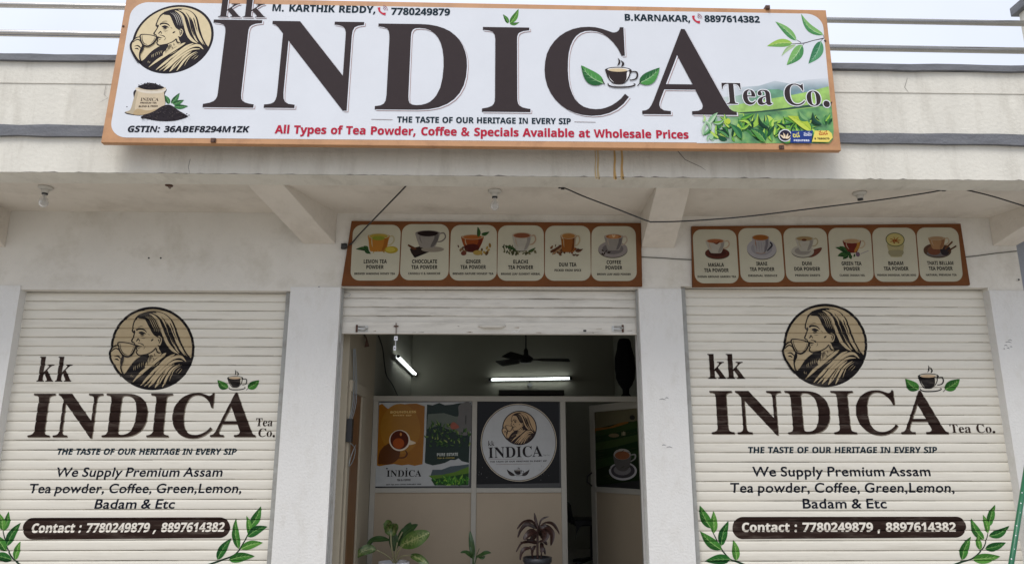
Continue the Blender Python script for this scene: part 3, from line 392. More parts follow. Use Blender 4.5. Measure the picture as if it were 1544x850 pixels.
    ('G', 53): (500, [[404,682,101,682,101,327,154,336,202,336,243,328,277,313,304,293,324,268,336,239,340,207,337,182,329,160,316,139,298,120,277,105,254,94,227,87,199,84,149,90,99,106,50,134,50,33,106,9,159,-5,215,-9,262,-5,304,7,342,27,375,53,401,85,421,122,434,163,438,209,434,255,421,297,400,334,372,367,336,392,294,411,245,422,190,423,190,594,404,594]]),
    ('G', 54): (500, [[317,691,254,644,200,594,153,539,114,482,84,422,62,360,48,297,44,233,48,181,60,134,79,93,105,58,137,30,174,9,217,-5,264,-9,304,-5,341,7,375,26,405,51,430,82,449,116,461,154,465,195,461,236,450,274,433,308,410,337,382,361,350,379,314,390,274,394,232,390,197,379,167,366,190,423,225,479,269,531,320,578,376,616], [146,265,184,287,217,298,254,301,291,296,322,281,346,259,361,230,367,196,362,159,347,128,324,104,294,89,258,84,232,87,207,97,185,112,166,133,151,159,143,189,140,225]]),
    ('G', 55): (500, [[490,682,49,682,49,589,344,589,94,29,181,-9]]),
    ('G', 56): (500, [[468,184,464,224,453,262,434,296,407,325,373,348,404,373,428,401,445,431,455,462,458,493,454,534,443,572,425,605,401,634,371,658,337,676,299,687,257,691,214,687,174,676,139,659,108,635,83,606,64,573,52,536,48,495,52,461,62,429,78,399,101,372,129,348,94,323,67,295,47,263,36,226,32,185,36,145,49,109,69,76,96,47,128,24,165,6,207,-5,252,-9,296,-5,337,6,374,23,406,47,432,75,451,108,464,144], [360,495,355,463,339,435,316,413,287,398,253,393,220,398,190,413,167,436,152,465,146,497,151,531,166,559,189,580,219,593,255,598,289,593,318,579,341,557,355,528], [370,192,368,171,362,151,353,133,340,117,323,103,302,93,278,86,250,84,211,89,178,104,152,127,136,157,130,192,136,228,152,258,177,280,211,295,252,300,291,295,323,280,348,257,364,227]]),
    ('G', 57): (500, [[187,-9,245,32,297,80,344,133,384,191,416,253,441,316,456,379,461,442,457,494,445,541,426,584,400,620,368,650,331,672,289,686,244,691,199,686,158,674,123,654,93,628,69,597,51,563,40,527,36,489,40,449,51,411,69,377,92,348,120,324,153,305,190,294,229,290,266,294,302,303,335,319,317,267,287,213,244,161,191,110,127,63], [134,490,139,525,155,555,178,578,209,593,246,598,282,592,313,574,338,547,354,513,360,475,359,450,355,420,318,399,282,387,250,383,213,388,182,404,156,427,140,456]]),
    ('G', 58): (219, [[109,458,90,455,74,446,61,433,52,417,49,398,52,379,61,363,74,350,90,341,109,338,128,341,144,350,157,363,166,379,169,398,166,417,157,433,144,446,128,455], [109,111,90,108,74,99,61,86,52,70,49,51,52,32,61,16,74,3,90,-6,109,-9,128,-6,144,3,157,16,166,32,169,51,166,70,157,86,144,99,128,108]]),
    ('G', 65): (667, [[362,686,293,686,0,0,100,0,186,201,476,201,567,0,667,0], [326,536,436,289,224,289]]),
    ('G', 66): (563, [[75,0,309,0,368,4,418,17,458,35,490,60,514,88,530,118,540,150,543,182,540,215,532,246,518,274,499,298,476,320,448,337,415,351,379,360,379,362,417,382,446,405,467,434,479,468,483,508,480,540,471,571,455,601,433,627,404,650,368,667,324,678,273,682,75,682], [173,594,263,594,294,592,320,586,340,577,356,566,368,551,376,535,381,518,382,499,380,473,373,451,362,432,346,417,326,405,301,397,272,392,238,390,173,390], [173,302,291,302,327,300,358,294,384,285,405,272,421,257,433,239,440,218,442,196,440,177,435,158,426,139,412,123,393,109,367,98,335,91,296,88,173,88]]),
    ('G', 67): (708, [[656,635,570,667,493,685,422,691,344,684,272,664,208,632,154,589,109,536,76,475,55,406,48,331,53,275,70,218,97,161,136,107,187,61,251,24,327,0,416,-9,476,-6,530,2,578,15,622,31,663,51,663,158,616,131,568,109,520,94,472,84,425,81,366,86,313,100,266,123,226,153,193,191,169,235,154,285,149,340,154,394,170,444,194,488,227,527,266,558,313,581,365,596,421,601,468,598,514,590,560,576,607,556,656,530]]),
    ('G', 69): (500, [[462,682,75,682,75,0,471,0,471,88,173,88,173,300,452,300,452,388,173,388,173,594,462,594]]),
    ('G', 71): (740, [[673,336,444,336,444,248,575,248,575,108,528,94,478,85,427,81,369,86,316,100,268,123,228,154,196,191,171,235,156,285,151,340,156,394,171,443,195,488,227,526,266,557,310,581,360,596,414,601,463,598,513,590,562,577,611,558,659,534,659,633,566,668,491,686,416,691,341,684,271,664,209,632,155,589,111,537,78,477,57,410,50,337,57,265,77,199,110,140,153,89,206,48,268,17,337,-2,413,-9,468,-7,519,-1,570,10,620,26,673,47]]),
    ('G', 76): (490, [[172,682,74,682,74,0,480,0,480,88,172,88]]),
    ('G', 80): (510, [[70,682,70,0,168,0,168,295,270,295,325,299,373,310,412,327,444,350,469,379,486,411,497,447,500,486,497,525,487,562,471,595,447,625,417,648,380,667,335,678,283,682], [168,594,283,594,314,592,339,585,359,574,374,561,386,545,393,527,398,509,399,490,397,466,391,445,380,426,366,411,349,399,329,390,305,385,279,383,168,383]]),
    ('G', 83): (458, [[399,643,350,670,299,686,247,691,202,688,162,678,127,663,97,642,73,615,55,584,44,549,40,509,53,446,86,396,133,355,188,320,242,287,289,252,322,213,335,165,331,141,318,118,296,98,265,84,224,79,184,83,146,95,110,116,75,143,44,178,44,54,79,31,115,13,152,1,192,-7,235,-9,275,-5,311,5,344,21,372,43,395,70,412,102,422,137,426,176,413,248,380,303,333,346,279,381,224,412,177,443,144,478,131,522,136,549,151,571,174,588,204,599,239,603,268,601,298,594,331,581,365,561,399,532]]),
    ('G', 84): (604, [[587,682,17,682,17,594,253,594,253,0,351,0,351,594,587,594]]),
    ('G', 87): (1042, [[1041,682,944,682,758,212,568,682,475,682,286,212,98,682,0,682,276,-6,295,-6,521,552,745,-6,764,-6]]),
    ('G', 97): (427, [[411,80,383,62,364,56,355,58,349,65,347,79,347,310,344,346,334,376,319,402,300,422,276,438,248,449,217,456,184,458,147,456,114,448,84,436,58,419,35,397,35,300,62,327,89,348,118,363,148,371,177,374,206,371,229,362,245,347,255,325,258,295,258,271,179,243,152,233,125,222,99,210,76,196,55,178,40,157,30,132,26,101,31,67,46,37,69,13,99,-3,136,-9,177,-4,217,11,257,37,263,20,273,7,287,-2,304,-7,325,-9,351,-6,377,5,411,26], [258,91,233,71,207,58,180,54,159,57,141,66,128,79,119,96,116,117,123,146,144,169,175,189,214,206,258,222]]),
    ('G', 99): (438, [[393,427,352,443,310,454,263,458,214,454,171,441,133,420,101,393,75,358,57,316,45,269,41,216,45,168,58,125,78,87,105,54,138,27,177,8,221,-5,269,-9,318,-5,365,4,403,17,403,105,361,88,322,78,284,75,251,78,221,85,195,98,174,115,156,136,143,161,135,191,132,224,135,257,142,286,154,312,170,334,190,352,213,365,240,373,269,376,307,372,347,359,393,332]]),
    ('G', 100): (510, [[451,682,362,682,362,440,313,454,268,458,221,454,178,441,140,422,107,395,80,363,61,325,48,282,44,235,48,184,59,138,78,97,103,64,134,36,171,16,214,4,262,0,451,0], [362,75,272,75,237,78,207,86,183,99,165,117,151,139,142,164,137,192,135,222,138,256,145,286,158,313,175,335,196,353,220,367,248,375,279,378,307,376,334,371,362,361]]),
    ('G', 101): (479, [[438,130,386,101,334,82,281,76,250,78,223,85,199,95,179,110,161,129,147,152,137,180,130,211,446,211,443,269,432,320,416,362,393,397,365,424,332,443,294,454,251,458,206,454,166,442,130,422,100,395,75,362,56,323,45,279,41,230,45,184,55,140,73,100,98,64,128,34,166,11,209,-4,259,-9,302,-7,339,-1,374,10,406,25,438,44], [132,270,143,309,160,340,184,362,215,376,253,381,288,376,316,362,338,338,352,308,358,270]]),
    ('G', 102): (250, [[296,682,252,691,214,690,182,683,153,668,129,648,109,625,93,599,82,568,74,530,72,482,72,449,9,449,9,369,72,369,72,0,161,0,161,369,242,369,242,449,161,449,161,492,162,517,166,538,172,557,182,573,194,586,211,595,231,601,256,603,276,601,296,595]]),
    ('G', 105): (219, [[154,449,65,449,65,0,154,0], [163,585,160,602,153,616,141,628,127,635,110,638,93,635,79,628,67,616,60,602,57,585,60,568,67,554,79,542,93,535,110,532,127,535,141,542,153,554,160,568]]),
    ('G', 108): (219, [[154,682,65,682,65,0,154,0]]),
    ('G', 109): (771, [[59,449,59,0,148,0,148,326,170,348,190,365,212,375,235,381,260,383,285,379,308,367,325,347,337,318,341,279,341,0,430,0,430,326,464,355,498,376,530,383,559,379,585,366,605,344,618,315,623,278,623,0,712,0,712,282,709,320,702,354,689,384,672,410,650,430,625,445,596,455,563,458,527,454,494,442,464,425,437,402,413,377,393,406,369,428,342,445,312,455,279,458,237,451,193,428,148,390,148,449]]),
    ('G', 110): (500, [[150,449,61,449,61,0,150,0,150,322,189,360,225,381,262,387,292,382,316,368,335,345,346,315,350,278,350,0,439,0,439,277,436,320,427,357,413,388,394,414,372,433,346,447,317,455,286,458,256,455,227,446,199,433,174,414,152,390,150,390]]),
    ('G', 111): (552, [[273,458,224,453,179,440,139,420,104,392,76,358,54,319,41,276,36,229,41,179,54,134,75,93,103,58,137,30,178,9,223,-4,273,-9,325,-5,372,8,413,29,449,57,477,91,498,132,511,178,516,229,511,277,498,321,476,360,447,393,412,421,370,441,324,454], [272,378,304,375,333,367,360,353,382,336,400,314,414,288,422,259,425,228,422,193,414,163,401,136,384,113,362,95,336,82,306,74,272,71,241,74,213,82,188,96,167,114,150,137,138,164,130,195,127,229,130,260,138,289,151,314,168,336,189,354,214,367,242,375]]),
    ('G', 112): (500, [[146,11,178,0,207,-7,236,-9,284,-5,328,8,367,28,400,55,427,89,447,128,460,172,464,221,460,273,448,319,427,358,399,391,363,416,320,434,269,445,211,449,57,449,57,-230,146,-230], [146,369,227,369,261,366,291,359,316,347,336,330,352,309,364,284,371,255,373,222,370,191,362,162,350,136,333,114,312,96,287,82,260,74,230,71,202,73,174,80,146,91]]),
    ('G', 114): (396, [[69,449,69,0,158,0,158,235,163,279,179,317,202,347,232,366,267,373,292,367,321,352,350,329,397,406,361,435,326,452,290,458,265,454,239,441,213,420,187,388,160,346,158,346,158,449]]),
    ('G', 115): (385, [[324,421,278,442,234,454,192,458,160,456,131,450,106,439,84,426,67,408,54,387,47,363,44,336,53,295,77,260,110,231,149,206,188,184,221,163,245,142,254,120,251,103,241,89,227,79,209,72,188,69,147,75,97,95,41,128,41,32,95,8,145,-5,197,-9,228,-7,256,1,281,12,303,27,321,47,334,69,342,95,345,123,342,149,331,173,312,197,283,221,244,249,181,288,146,317,135,339,138,352,145,364,158,372,174,378,194,380,231,375,275,360,324,333]]),
    ('G', 116): (333, [[167,542,0,379,0,369,78,369,78,132,80,103,87,76,99,52,115,31,135,14,160,2,190,-6,224,-9,258,-5,297,6,332,21,332,104,297,86,263,75,231,71,214,73,197,80,182,92,171,112,167,139,167,369,309,369,309,449,167,449]]),
    ('G', 117): (500, [[437,0,437,449,348,449,348,128,330,106,309,88,288,75,265,68,241,65,208,69,182,82,164,102,153,130,149,164,149,449,60,449,60,170,63,130,71,94,85,63,103,38,126,18,152,3,182,-6,215,-9,261,-1,307,22,348,57,348,0]]),
    ('G', 119): (719, [[393,449,327,449,213,177,95,449,0,449,200,-9,228,-9,360,305,493,-9,521,-9,719,449,624,449,507,177]]),
    ('G', 121): (438, [[438,449,338,449,222,196,101,449,0,449,174,96,21,-230,120,-230]]),
    ('T', 3122): (528, [[265,-9,215,-6,172,3,133,18,101,38,74,63,53,92,38,125,29,161,26,200,28,235,34,266,45,293,59,317,76,336,96,352,118,363,142,370,167,372,195,369,219,360,238,346,253,328,262,304,265,277,262,249,253,224,237,203,214,188,185,178,149,175,126,177,104,183,85,192,68,203,43,226,60,272,77,253,89,243,105,235,124,229,146,227,172,230,191,239,203,254,207,274,204,293,195,307,181,316,164,319,141,316,122,306,106,290,94,268,87,242,85,211,85,198,87,169,96,142,109,117,128,94,153,76,183,62,220,53,262,50,313,54,356,65,392,84,418,110,434,143,439,182,437,210,429,236,415,259,396,281,371,299,340,314,370,372,408,352,440,327,466,297,486,264,497,227,501,186,498,150,490,117,477,87,457,59,431,36,400,17,361,2,316,-6]]),
    ('T', 3115): (529, [[361,-9,327,-6,299,4,273,20,250,42,227,67,203,97,183,123,166,141,149,151,128,154,109,151,93,141,83,124,80,101,83,80,94,62,105,54,118,49,134,47,157,51,176,62,191,80,204,105,244,60,229,41,214,25,197,11,179,0,157,-7,130,-9,106,-7,85,-2,67,7,46,26,32,49,24,76,22,103,25,133,36,159,52,180,74,196,99,206,126,210,152,207,174,200,195,188,215,171,236,149,259,120,294,78,310,65,326,56,344,51,364,50,387,52,406,61,421,74,432,92,439,116,441,143,439,171,433,196,424,219,404,249,377,275,345,296,310,314,338,372,382,349,422,320,445,297,464,271,481,243,493,213,500,181,503,147,501,116,495,88,486,63,473,42,457,24,438,10,415,-1,389,-7], [208,-93,213,12,269,12,275,-93], [146,316,125,318,105,324,86,336,69,355,54,382,41,419,103,439,114,405,124,385,136,375,151,372,165,374,179,381,195,395,216,420,239,450,263,479,285,502,307,519,330,530,356,537,387,539,391,482,367,479,348,474,331,465,316,452,282,413,265,391,244,367,225,348,207,334,188,324,168,318]]),
    ('T', 3137): (258, [[86,-9,54,-6,25,2,-1,16,-37,46,-68,83,-38,131,-17,106,3,86,24,70,46,59,68,52,91,50,115,52,134,61,149,74,161,92,167,116,170,143,168,171,162,196,152,219,132,249,105,275,74,296,39,314,66,372,110,349,149,320,173,297,192,271,209,244,221,214,229,182,231,148,227,102,215,64,194,33,166,10,130,-4]]),
    ('T', 3118): (787, [[178,316,157,318,136,324,118,336,100,355,85,382,72,419,134,439,145,405,155,385,167,375,182,372,197,374,210,381,226,395,247,420,270,450,294,479,316,502,338,519,361,530,387,537,418,539,422,482,398,479,379,474,362,465,347,452,313,413,296,391,276,367,257,348,238,334,219,324,199,318], [358,-9,325,-6,297,4,272,20,249,42,227,67,203,97,183,123,166,141,149,151,128,154,109,151,93,141,83,124,80,101,83,80,94,62,105,54,118,49,134,47,157,51,176,62,191,80,204,105,244,60,229,41,214,25,197,11,179,0,157,-7,130,-9,106,-7,85,-2,67,7,46,26,32,49,24,76,22,103,25,133,36,159,52,180,74,196,99,206,126,210,152,207,174,200,195,188,215,171,236,149,259,120,294,78,310,65,326,56,342,51,361,50,385,52,405,60,421,74,432,92,439,115,441,143,439,170,433,195,424,217,403,247,376,272,343,291,305,305,262,313,217,316,181,316,242,372,295,366,342,354,383,336,419,314,449,288,472,257,489,222,499,185,503,144,499,103,487,65,475,44,459,26,439,11,416,0,388,-7], [616,-9,584,-6,555,2,528,16,493,46,462,83,491,131,512,106,533,86,554,70,575,59,597,52,621,50,644,52,663,61,679,74,690,92,697,116,699,143,697,171,691,196,681,219,661,249,635,275,603,296,568,314,596,372,639,349,679,320,702,297,722,271,738,244,751,214,758,182,761,148,756,102,744,64,723,33,695,10,659,-4]]),
    ('T', 3105): (551, [[406,-9,368,-7,336,0,310,10,288,24,271,42,257,62,269,68,253,39,234,19,214,5,193,-3,171,-8,147,-9,113,-4,84,9,59,32,41,63,30,100,26,144,30,190,40,231,58,267,82,298,112,324,148,345,189,360,234,369,285,372,323,370,358,365,390,356,420,345,449,331,477,315,441,266,416,281,391,294,366,303,340,310,312,315,280,316,242,314,207,307,176,296,150,281,128,262,110,239,98,212,90,181,88,146,90,115,96,90,106,72,120,60,136,52,156,50,178,52,196,61,211,74,222,92,230,113,233,138,291,138,296,110,305,86,315,73,328,63,344,57,358,52,373,49,409,47,436,50,454,60,465,75,469,96,466,116,455,129,440,137,420,140,401,137,386,129,377,120,373,108,371,92,373,75,378,59,387,45,396,34,347,26,328,62,321,82,319,105,322,131,332,153,348,172,369,186,394,194,423,197,452,194,478,184,499,169,515,150,525,126,529,100,526,74,519,52,508,33,493,18,475,6,454,-2,431,-7], [256,316,235,318,214,324,196,336,178,355,163,382,150,419,212,439,223,405,233,385,245,375,260,372,275,374,288,381,304,395,325,420,348,450,372,479,394,502,416,519,439,530,465,537,496,539,500,482,476,479,457,474,440,465,425,452,391,413,374,391,354,367,335,348,316,334,297,324,277,318]]),
    ('T', 3095): (434, [[219,372,255,369,289,362,318,350,344,333,365,312,382,287,394,258,401,226,404,190,401,146,395,107,385,73,373,44,346,-6,284,22,312,65,324,89,333,116,340,147,342,182,339,217,330,249,320,268,307,284,290,298,270,308,244,314,215,316,180,312,149,300,132,288,118,273,107,255,95,222,91,183,93,151,99,121,108,94,126,57,149,22,88,-6,65,35,46,80,34,130,30,182,32,215,39,247,51,277,67,303,88,326,114,346,144,360,179,369], [196,316,175,318,155,324,136,336,119,355,104,382,91,419,152,439,163,405,174,385,186,375,201,372,215,374,229,381,244,395,265,420,288,450,313,479,335,502,357,519,380,530,406,537,436,539,441,482,417,479,397,474,381,465,365,452,332,413,314,391,294,367,275,348,256,334,238,324,218,318]]),
}
FONT = {}
for (face, code), (adv, cs) in GLYPHS.items():
    FONT[face + chr(code)] = (adv, [list(zip(c[0::2], c[1::2])) for c in cs])
def embolden(cs, d):
    """grow a letter outline by d units (outer contours outwards, counters inwards)"""
    if not cs: return cs
    ar = lambda c: sum(c[i - 1][0] * c[i][1] - c[i][0] * c[i - 1][1] for i in range(len(c)))
    sg = 1 if ar(max(cs, key=lambda c: abs(ar(c)))) > 0 else -1
    res = []
    for c in cs:
        c = [p for i, p in enumerate(c) if math.hypot(p[0] - c[i - 1][0], p[1] - c[i - 1][1]) > 7]
        n = len(c); o = []
        for i in range(n):
            (ax, ay), (bx, by), (cx_, cy_) = c[i - 1], c[i], c[(i + 1) % n]
            l1, l2 = math.hypot(bx - ax, by - ay) or 1, math.hypot(cx_ - bx, cy_ - by) or 1
            n1, n2 = ((by - ay) / l1, -(bx - ax) / l1), ((cy_ - by) / l2, -(cx_ - bx) / l2)
            mx_, my_ = n1[0] + n2[0], n1[1] + n2[1]; q = mx_ * mx_ + my_ * my_
            k = 2 / q if q > 1.0 else 1.4
            o.append((bx + sg * d * mx_ * k, by + sg * d * my_ * k))
        res.append(o)
    return res
for key in list(FONT):
    a, cs = FONT[key]
    if key[0] == 'G': FONT[key] = (a + 26, embolden(cs, 17))
    elif key in ('S.', 'S,', 'S:', 'S&'): FONT[key] = (a + 30, embolden(cs, 22))
    elif key == 'R.': FONT[key] = (a + 20, embolden(cs, 24))
    elif key[0] == 'S': FONT[key] = (a - 8, embolden(cs, 5 if key[1] in 'MWNw' else 11))
    elif key[0] == 'T': FONT[key] = (a + 20, embolden(cs, 16))
CAP = {'R': 660, 'S': 714, 'I': 714, 'G': 700, 'T': 600}
def glyph(f, ch):
    if f + ch in FONT: return FONT[f + ch], 0.0
    if f == 'I':
        if 'S' + ch in FONT: return FONT['S' + ch], .21
    for k in ('S', 'G'):
        if k + ch in FONT: return FONT[k + ch], 0.0
    return (230, []), 0.0
def bbox(cs):
    xs = [p[0] for c in cs for p in c]; ys = [p[1] for c in cs for p in c]
    return min(xs), max(xs), min(ys), max(ys)
for k in ('R', 'S', 'G'):
    CAP[k] = bbox(FONT[k + ('I' if k == 'R' else 'E')][1])[3]
CAP['I'] = CAP['S']

def catmull(pts, closed, n=6):
    out = []; L = len(pts)
    for i in range(L if closed else L - 1):
        g = (lambda j: pts[j % L]) if closed else (lambda j: pts[max(0, min(L - 1, j))])
        a, b, c, d = g(i - 1), g(i), g(i + 1), g(i + 2)
        for k in range(n):
            t = k / n
            out.append(tuple(.5 * (2 * b[q] + (c[q] - a[q]) * t + (2 * a[q] - 5 * b[q] + 4 * c[q] - d[q]) * t * t + (3 * b[q] - a[q] - 3 * c[q] + d[q]) * t ** 3) for q in range(len(b))))
    if not closed: out.append(tuple(pts[-1]))
    return out

class Canvas:
    """flat artwork on a plane. Shapes are given in photo pixels (through xf when a drawing has its own units) and
    laid on the plane at their real size; later shapes lie a hair above earlier ones."""
    STEP = .00009
    def __init__(s, plane, h=.0012, xf=None, knots=None, prof=None):
        s.p, s.h, s.xf, s.k, s.pr = plane, h, xf, knots, prof
        s.polys = []           # (uv list, mat, h)
        s.clip = None
    def q(s, p):
        if s.clip:
            cx, cy, r = s.clip; d = math.hypot(p[0] - cx, p[1] - cy)
            if d > r: p = (cx + (p[0] - cx) * r / d, cy + (p[1] - cy) * r / d)
        if s.xf: p = s.xf(p[0], p[1])
        return s.p.uv(p[0], p[1])
    def up(s): s.h += s.STEP
    def islands(s, cs):
        def inside(p, c):
            r = False
            for i in range(len(c)):
                a, b = c[i], c[i - 1]
                if (a[1] > p[1]) != (b[1] > p[1]) and p[0] < (b[0] - a[0]) * (p[1] - a[1]) / (b[1] - a[1]) + a[0]: r = not r
            return r
        dep = [sum(1 for j, d in enumerate(cs) if j != i and inside(c[0], d)) for i, c in enumerate(cs)]
        return [[c] + [h for j, h in enumerate(cs) if dep[j] == dep[i] + 1 and inside(h[0], c)] for i, c in enumerate(cs) if dep[i] % 2 == 0]
    def fill(s, loops, m, raw=False):
        if len(loops) > 1:
            for g in s.islands(loops): s.fill1(g, m, raw)
        else: s.fill1(loops, m, raw)
    def fill1(s, loops, m, raw=False):
        L = [l if raw else [s.q(p) for p in l] for l in loops]
        flat = [p for l in L for p in l]
        try: tris = tessellate_polygon([[Vector((p[0], p[1], 0)) for p in l] for l in L])
        except Exception: tris = []
        for t in tris: s.polys.append(([flat[i] for i in t], m, s.h))
    def poly(s, pts, m, smooth=True, n=5):
        s.up(); s.fill([catmull(pts, True, n) if smooth else pts], m)
    def ell(s, cx, cy, rx, ry, m, n=48, hole=0.0, a0=0, a1=360, rot=0):
        s.up()
        def ring(k):
            o = []
            for i in range(n):
                a = 2 * math.pi * i / n; x, y = rx * k * math.cos(a), ry * k * math.sin(a)
                o.append((cx + x * math.cos(rot) - y * math.sin(rot), cy + x * math.sin(rot) + y * math.cos(rot)))
            return o
        if hole:
            A, B = [s.q(p) for p in ring(1)], [s.q(p) for p in ring(hole)]
            for i in range(n): j = (i + 1) % n; s.polys.append(([A[i], A[j], B[j], B[i]], m, s.h))
        else: s.fill([ring(1)], m)
    def stroke(s, pts, w, m, smooth=True, n=6, bump=True):
        if bump: s.up()
        ws = w if isinstance(w, (list, tuple)) else [w] * len(pts)
        P = [(p[0], p[1], ws[i]) for i, p in enumerate(pts)]
        if smooth and len(P) > 2: P = catmull(P, False, n)
        A, B = [], []
        for i, p in enumerate(P):
            a, b = P[max(0, i - 1)], P[min(len(P) - 1, i + 1)]
            dx, dy = b[0] - a[0], b[1] - a[1]; L = math.hypot(dx, dy) or 1
            nx, ny = -dy / L * max(p[2], .01) / 2, dx / L * max(p[2], .01) / 2
            A.append(s.q((p[0] + nx, p[1] + ny))); B.append(s.q((p[0] - nx, p[1] - ny)))
        for i in range(len(P) - 1): s.polys.append(([A[i], A[i + 1], B[i + 1], B[i]], m, s.h))
    def rrect(s, quad, r, m, n=6):
        """rounded rectangle from four pixel corners (tl, tr, br, bl); r as a fraction of the height"""
        s.up()
        tl, tr, br, bl = [Vector(s.q(p)) for p in quad]
        hgt = (tl - bl).length * r; wid = (tr - tl).length
        pts = []
        for c, a, b in ((tl, bl, tr), (tr, tl, br), (br, tr, bl), (bl, br, tl)):
            da, db = (a - c).normalized() * hgt, (b - c).normalized() * hgt
            for k in range(n + 1):
                t = math.pi / 2 * k / n
                p = c + da * (1 - math.sin(t)) + db * (1 - math.cos(t)); pts.append((p.x, p.y))
        s.fill([pts], m, raw=True)
        return pts
    def leaf(s, base, tip, w, m1, m2, mv=None, bend=0.0, vein=.05):
        s.up()
        bx, by = base; tx, ty = tip; dx, dy = tx - bx, ty - by; L = math.hypot(dx, dy); nx, ny = -dy / L, dx / L
        def mid(t): k = bend * L * math.sin(math.pi * t); return (bx + dx * t + nx * k, by + dy * t + ny * k)
        N = 12; C, A, B = [], [], []
        for i in range(N + 1):
            t = i / N; c = mid(t); p = w / 2 * math.sin(math.pi * t ** .8) ** .85 * (1 - .25 * t)
            C.append(s.q(c)); A.append(s.q((c[0] + nx * p, c[1] + ny * p))); B.append(s.q((c[0] - nx * p, c[1] - ny * p)))
        for i in range(N):
            s.polys.append(([C[i], C[i + 1], A[i + 1], A[i]], m1, s.h)); s.polys.append(([C[i], C[i + 1], B[i + 1], B[i]], m2, s.h))
        if mv:
            s.stroke([mid(t) for t in (0, .3, .6, .9)], [w * vein, w * vein, w * vein * .7, .02], mv)
            for t in (.25, .42, .58, .72):
                c = mid(t); e = mid(min(1, t + .16))
                for sg in (1, -1):
                    s.stroke([c, (e[0] + nx * sg * w * .3 * (1 - t * .5), e[1] + ny * sg * w * .3 * (1 - t * .5))], [w * vein * .5, .02], mv, bump=False)
    def glyph_at(s, f, ch, p0, ex, ey, sx=1.0, shear=0.0, m=None):
        (adv, cs), sh = glyph(f, ch)
        sh += shear
        if cs: s.fill([[(p0[0] + ex[0] * (x + y * sh) + ey[0] * y, p0[1] + ex[1] * (x + y * sh) + ey[1] * y) for x, y in c] for c in cs], m, raw=True)
    def text(s, f, t, a, b, cap, m, shear=0.0, spacing=0.0):
        """baseline from pixel a to pixel b; capital height cap in pixels"""
        s.up()
        A, B = Vector(s.q(a)), Vector(s.q(b))
        mid = ((a[0] + b[0]) / 2, (a[1] + b[1]) / 2)
        H = (Vector(s.q((mid[0], mid[1] - cap))) - Vector(s.q(mid))).length
        W = sum(glyph(f, c)[0][0] + spacing for c in t)
        l0 = glyph(f, t[0])[0]; l1 = glyph(f, t[-1])[0]
        off = bbox(l0[1])[0] if l0[1] else 0
        W = W - l1[0] + (bbox(l1[1])[1] if l1[1] else l1[0]) - off
        d = (B - A); ex = d / W; ey = Vector((-d.y, d.x)).normalized() * (H / CAP[f])
        x = -off
        for c in t:
            s.glyph_at(f, c, A + ex * x, ex, ey, shear=shear * ey.length / ex.length, m=m); x += glyph(f, c)[0][0] + spacing
    def letter(s, f, ch, bl, br, top, m, dx=0, dy=0):
        """one letter stretched to a box: left edge through pixel bl, right edge through br, baseline at bl/br, top at pixel top"""
        s.up()
        (adv, cs), sh = glyph(f, ch); x0, x1, y0, y1 = bbox(cs)
        bl, br, top = [(p[0] + dx, p[1] + dy) for p in (bl, br, top)]
        U0, U1 = s.q(bl)[0], s.q(br)[0]
        V0, V1 = s.q((bl[0], bl[1]))[1], s.q(top)[1]
        y0 = 0 if y0 > -60 else y0
        fx, fy = (U1 - U0) / (x1 - x0), (V1 - V0) / (y1 - y0)
        s.fill([[(U0 + (x - x0) * fx, V0 + (y - y0) * fy) for x, y in c] for c in cs], m, raw=True)
    def build(s, name, parent=None):
        mb = MB()
        for pts, m, h in s.polys:
            a = sum(pts[i][0] * pts[(i + 1) % len(pts)][1] - pts[(i + 1) % len(pts)][0] * pts[i][1] for i in range(len(pts)))
            if abs(a) < 1e-10: continue
            if a < 0: pts = pts[::-1]
            for piece in (slice_v(pts, s.k) if s.k else [pts]):
                mb.add([s.p.at(u, v, h + (s.pr(v) if s.pr else 0)) for u, v in piece], [tuple(range(len(piece)))], m)
        return mb.build(name, parent)

def slice_v(pts, knots):
    """cut a small polygon along the horizontal fold lines of a slatted surface"""
    import bisect
    lo, hi = min(p[1] for p in pts), max(p[1] for p in pts)
    i0, i1 = bisect.bisect_right(knots, lo), bisect.bisect_left(knots, hi)
    cuts = knots[i0:i1]
    out = []; rest = pts
    def half(P, v, below):
        r = []
        for i in range(len(P)):
            a, b = P[i], P[(i + 1) % len(P)]
            ia, ib = (a[1] <= v) == below, (b[1] <= v) == below
            if ia: r.append(a)
            if ia != ib and abs(b[1] - a[1]) > 1e-12:
                t = (v - a[1]) / (b[1] - a[1]); r.append((a[0] + (b[0] - a[0]) * t, v))
        return r
    for v in cuts:
        a = half(rest, v, True); rest = half(rest, v, False)
        if len(a) > 2: out.append(a)
        if len(rest) < 3: break
    if len(rest) > 2: out.append(rest)
    return out

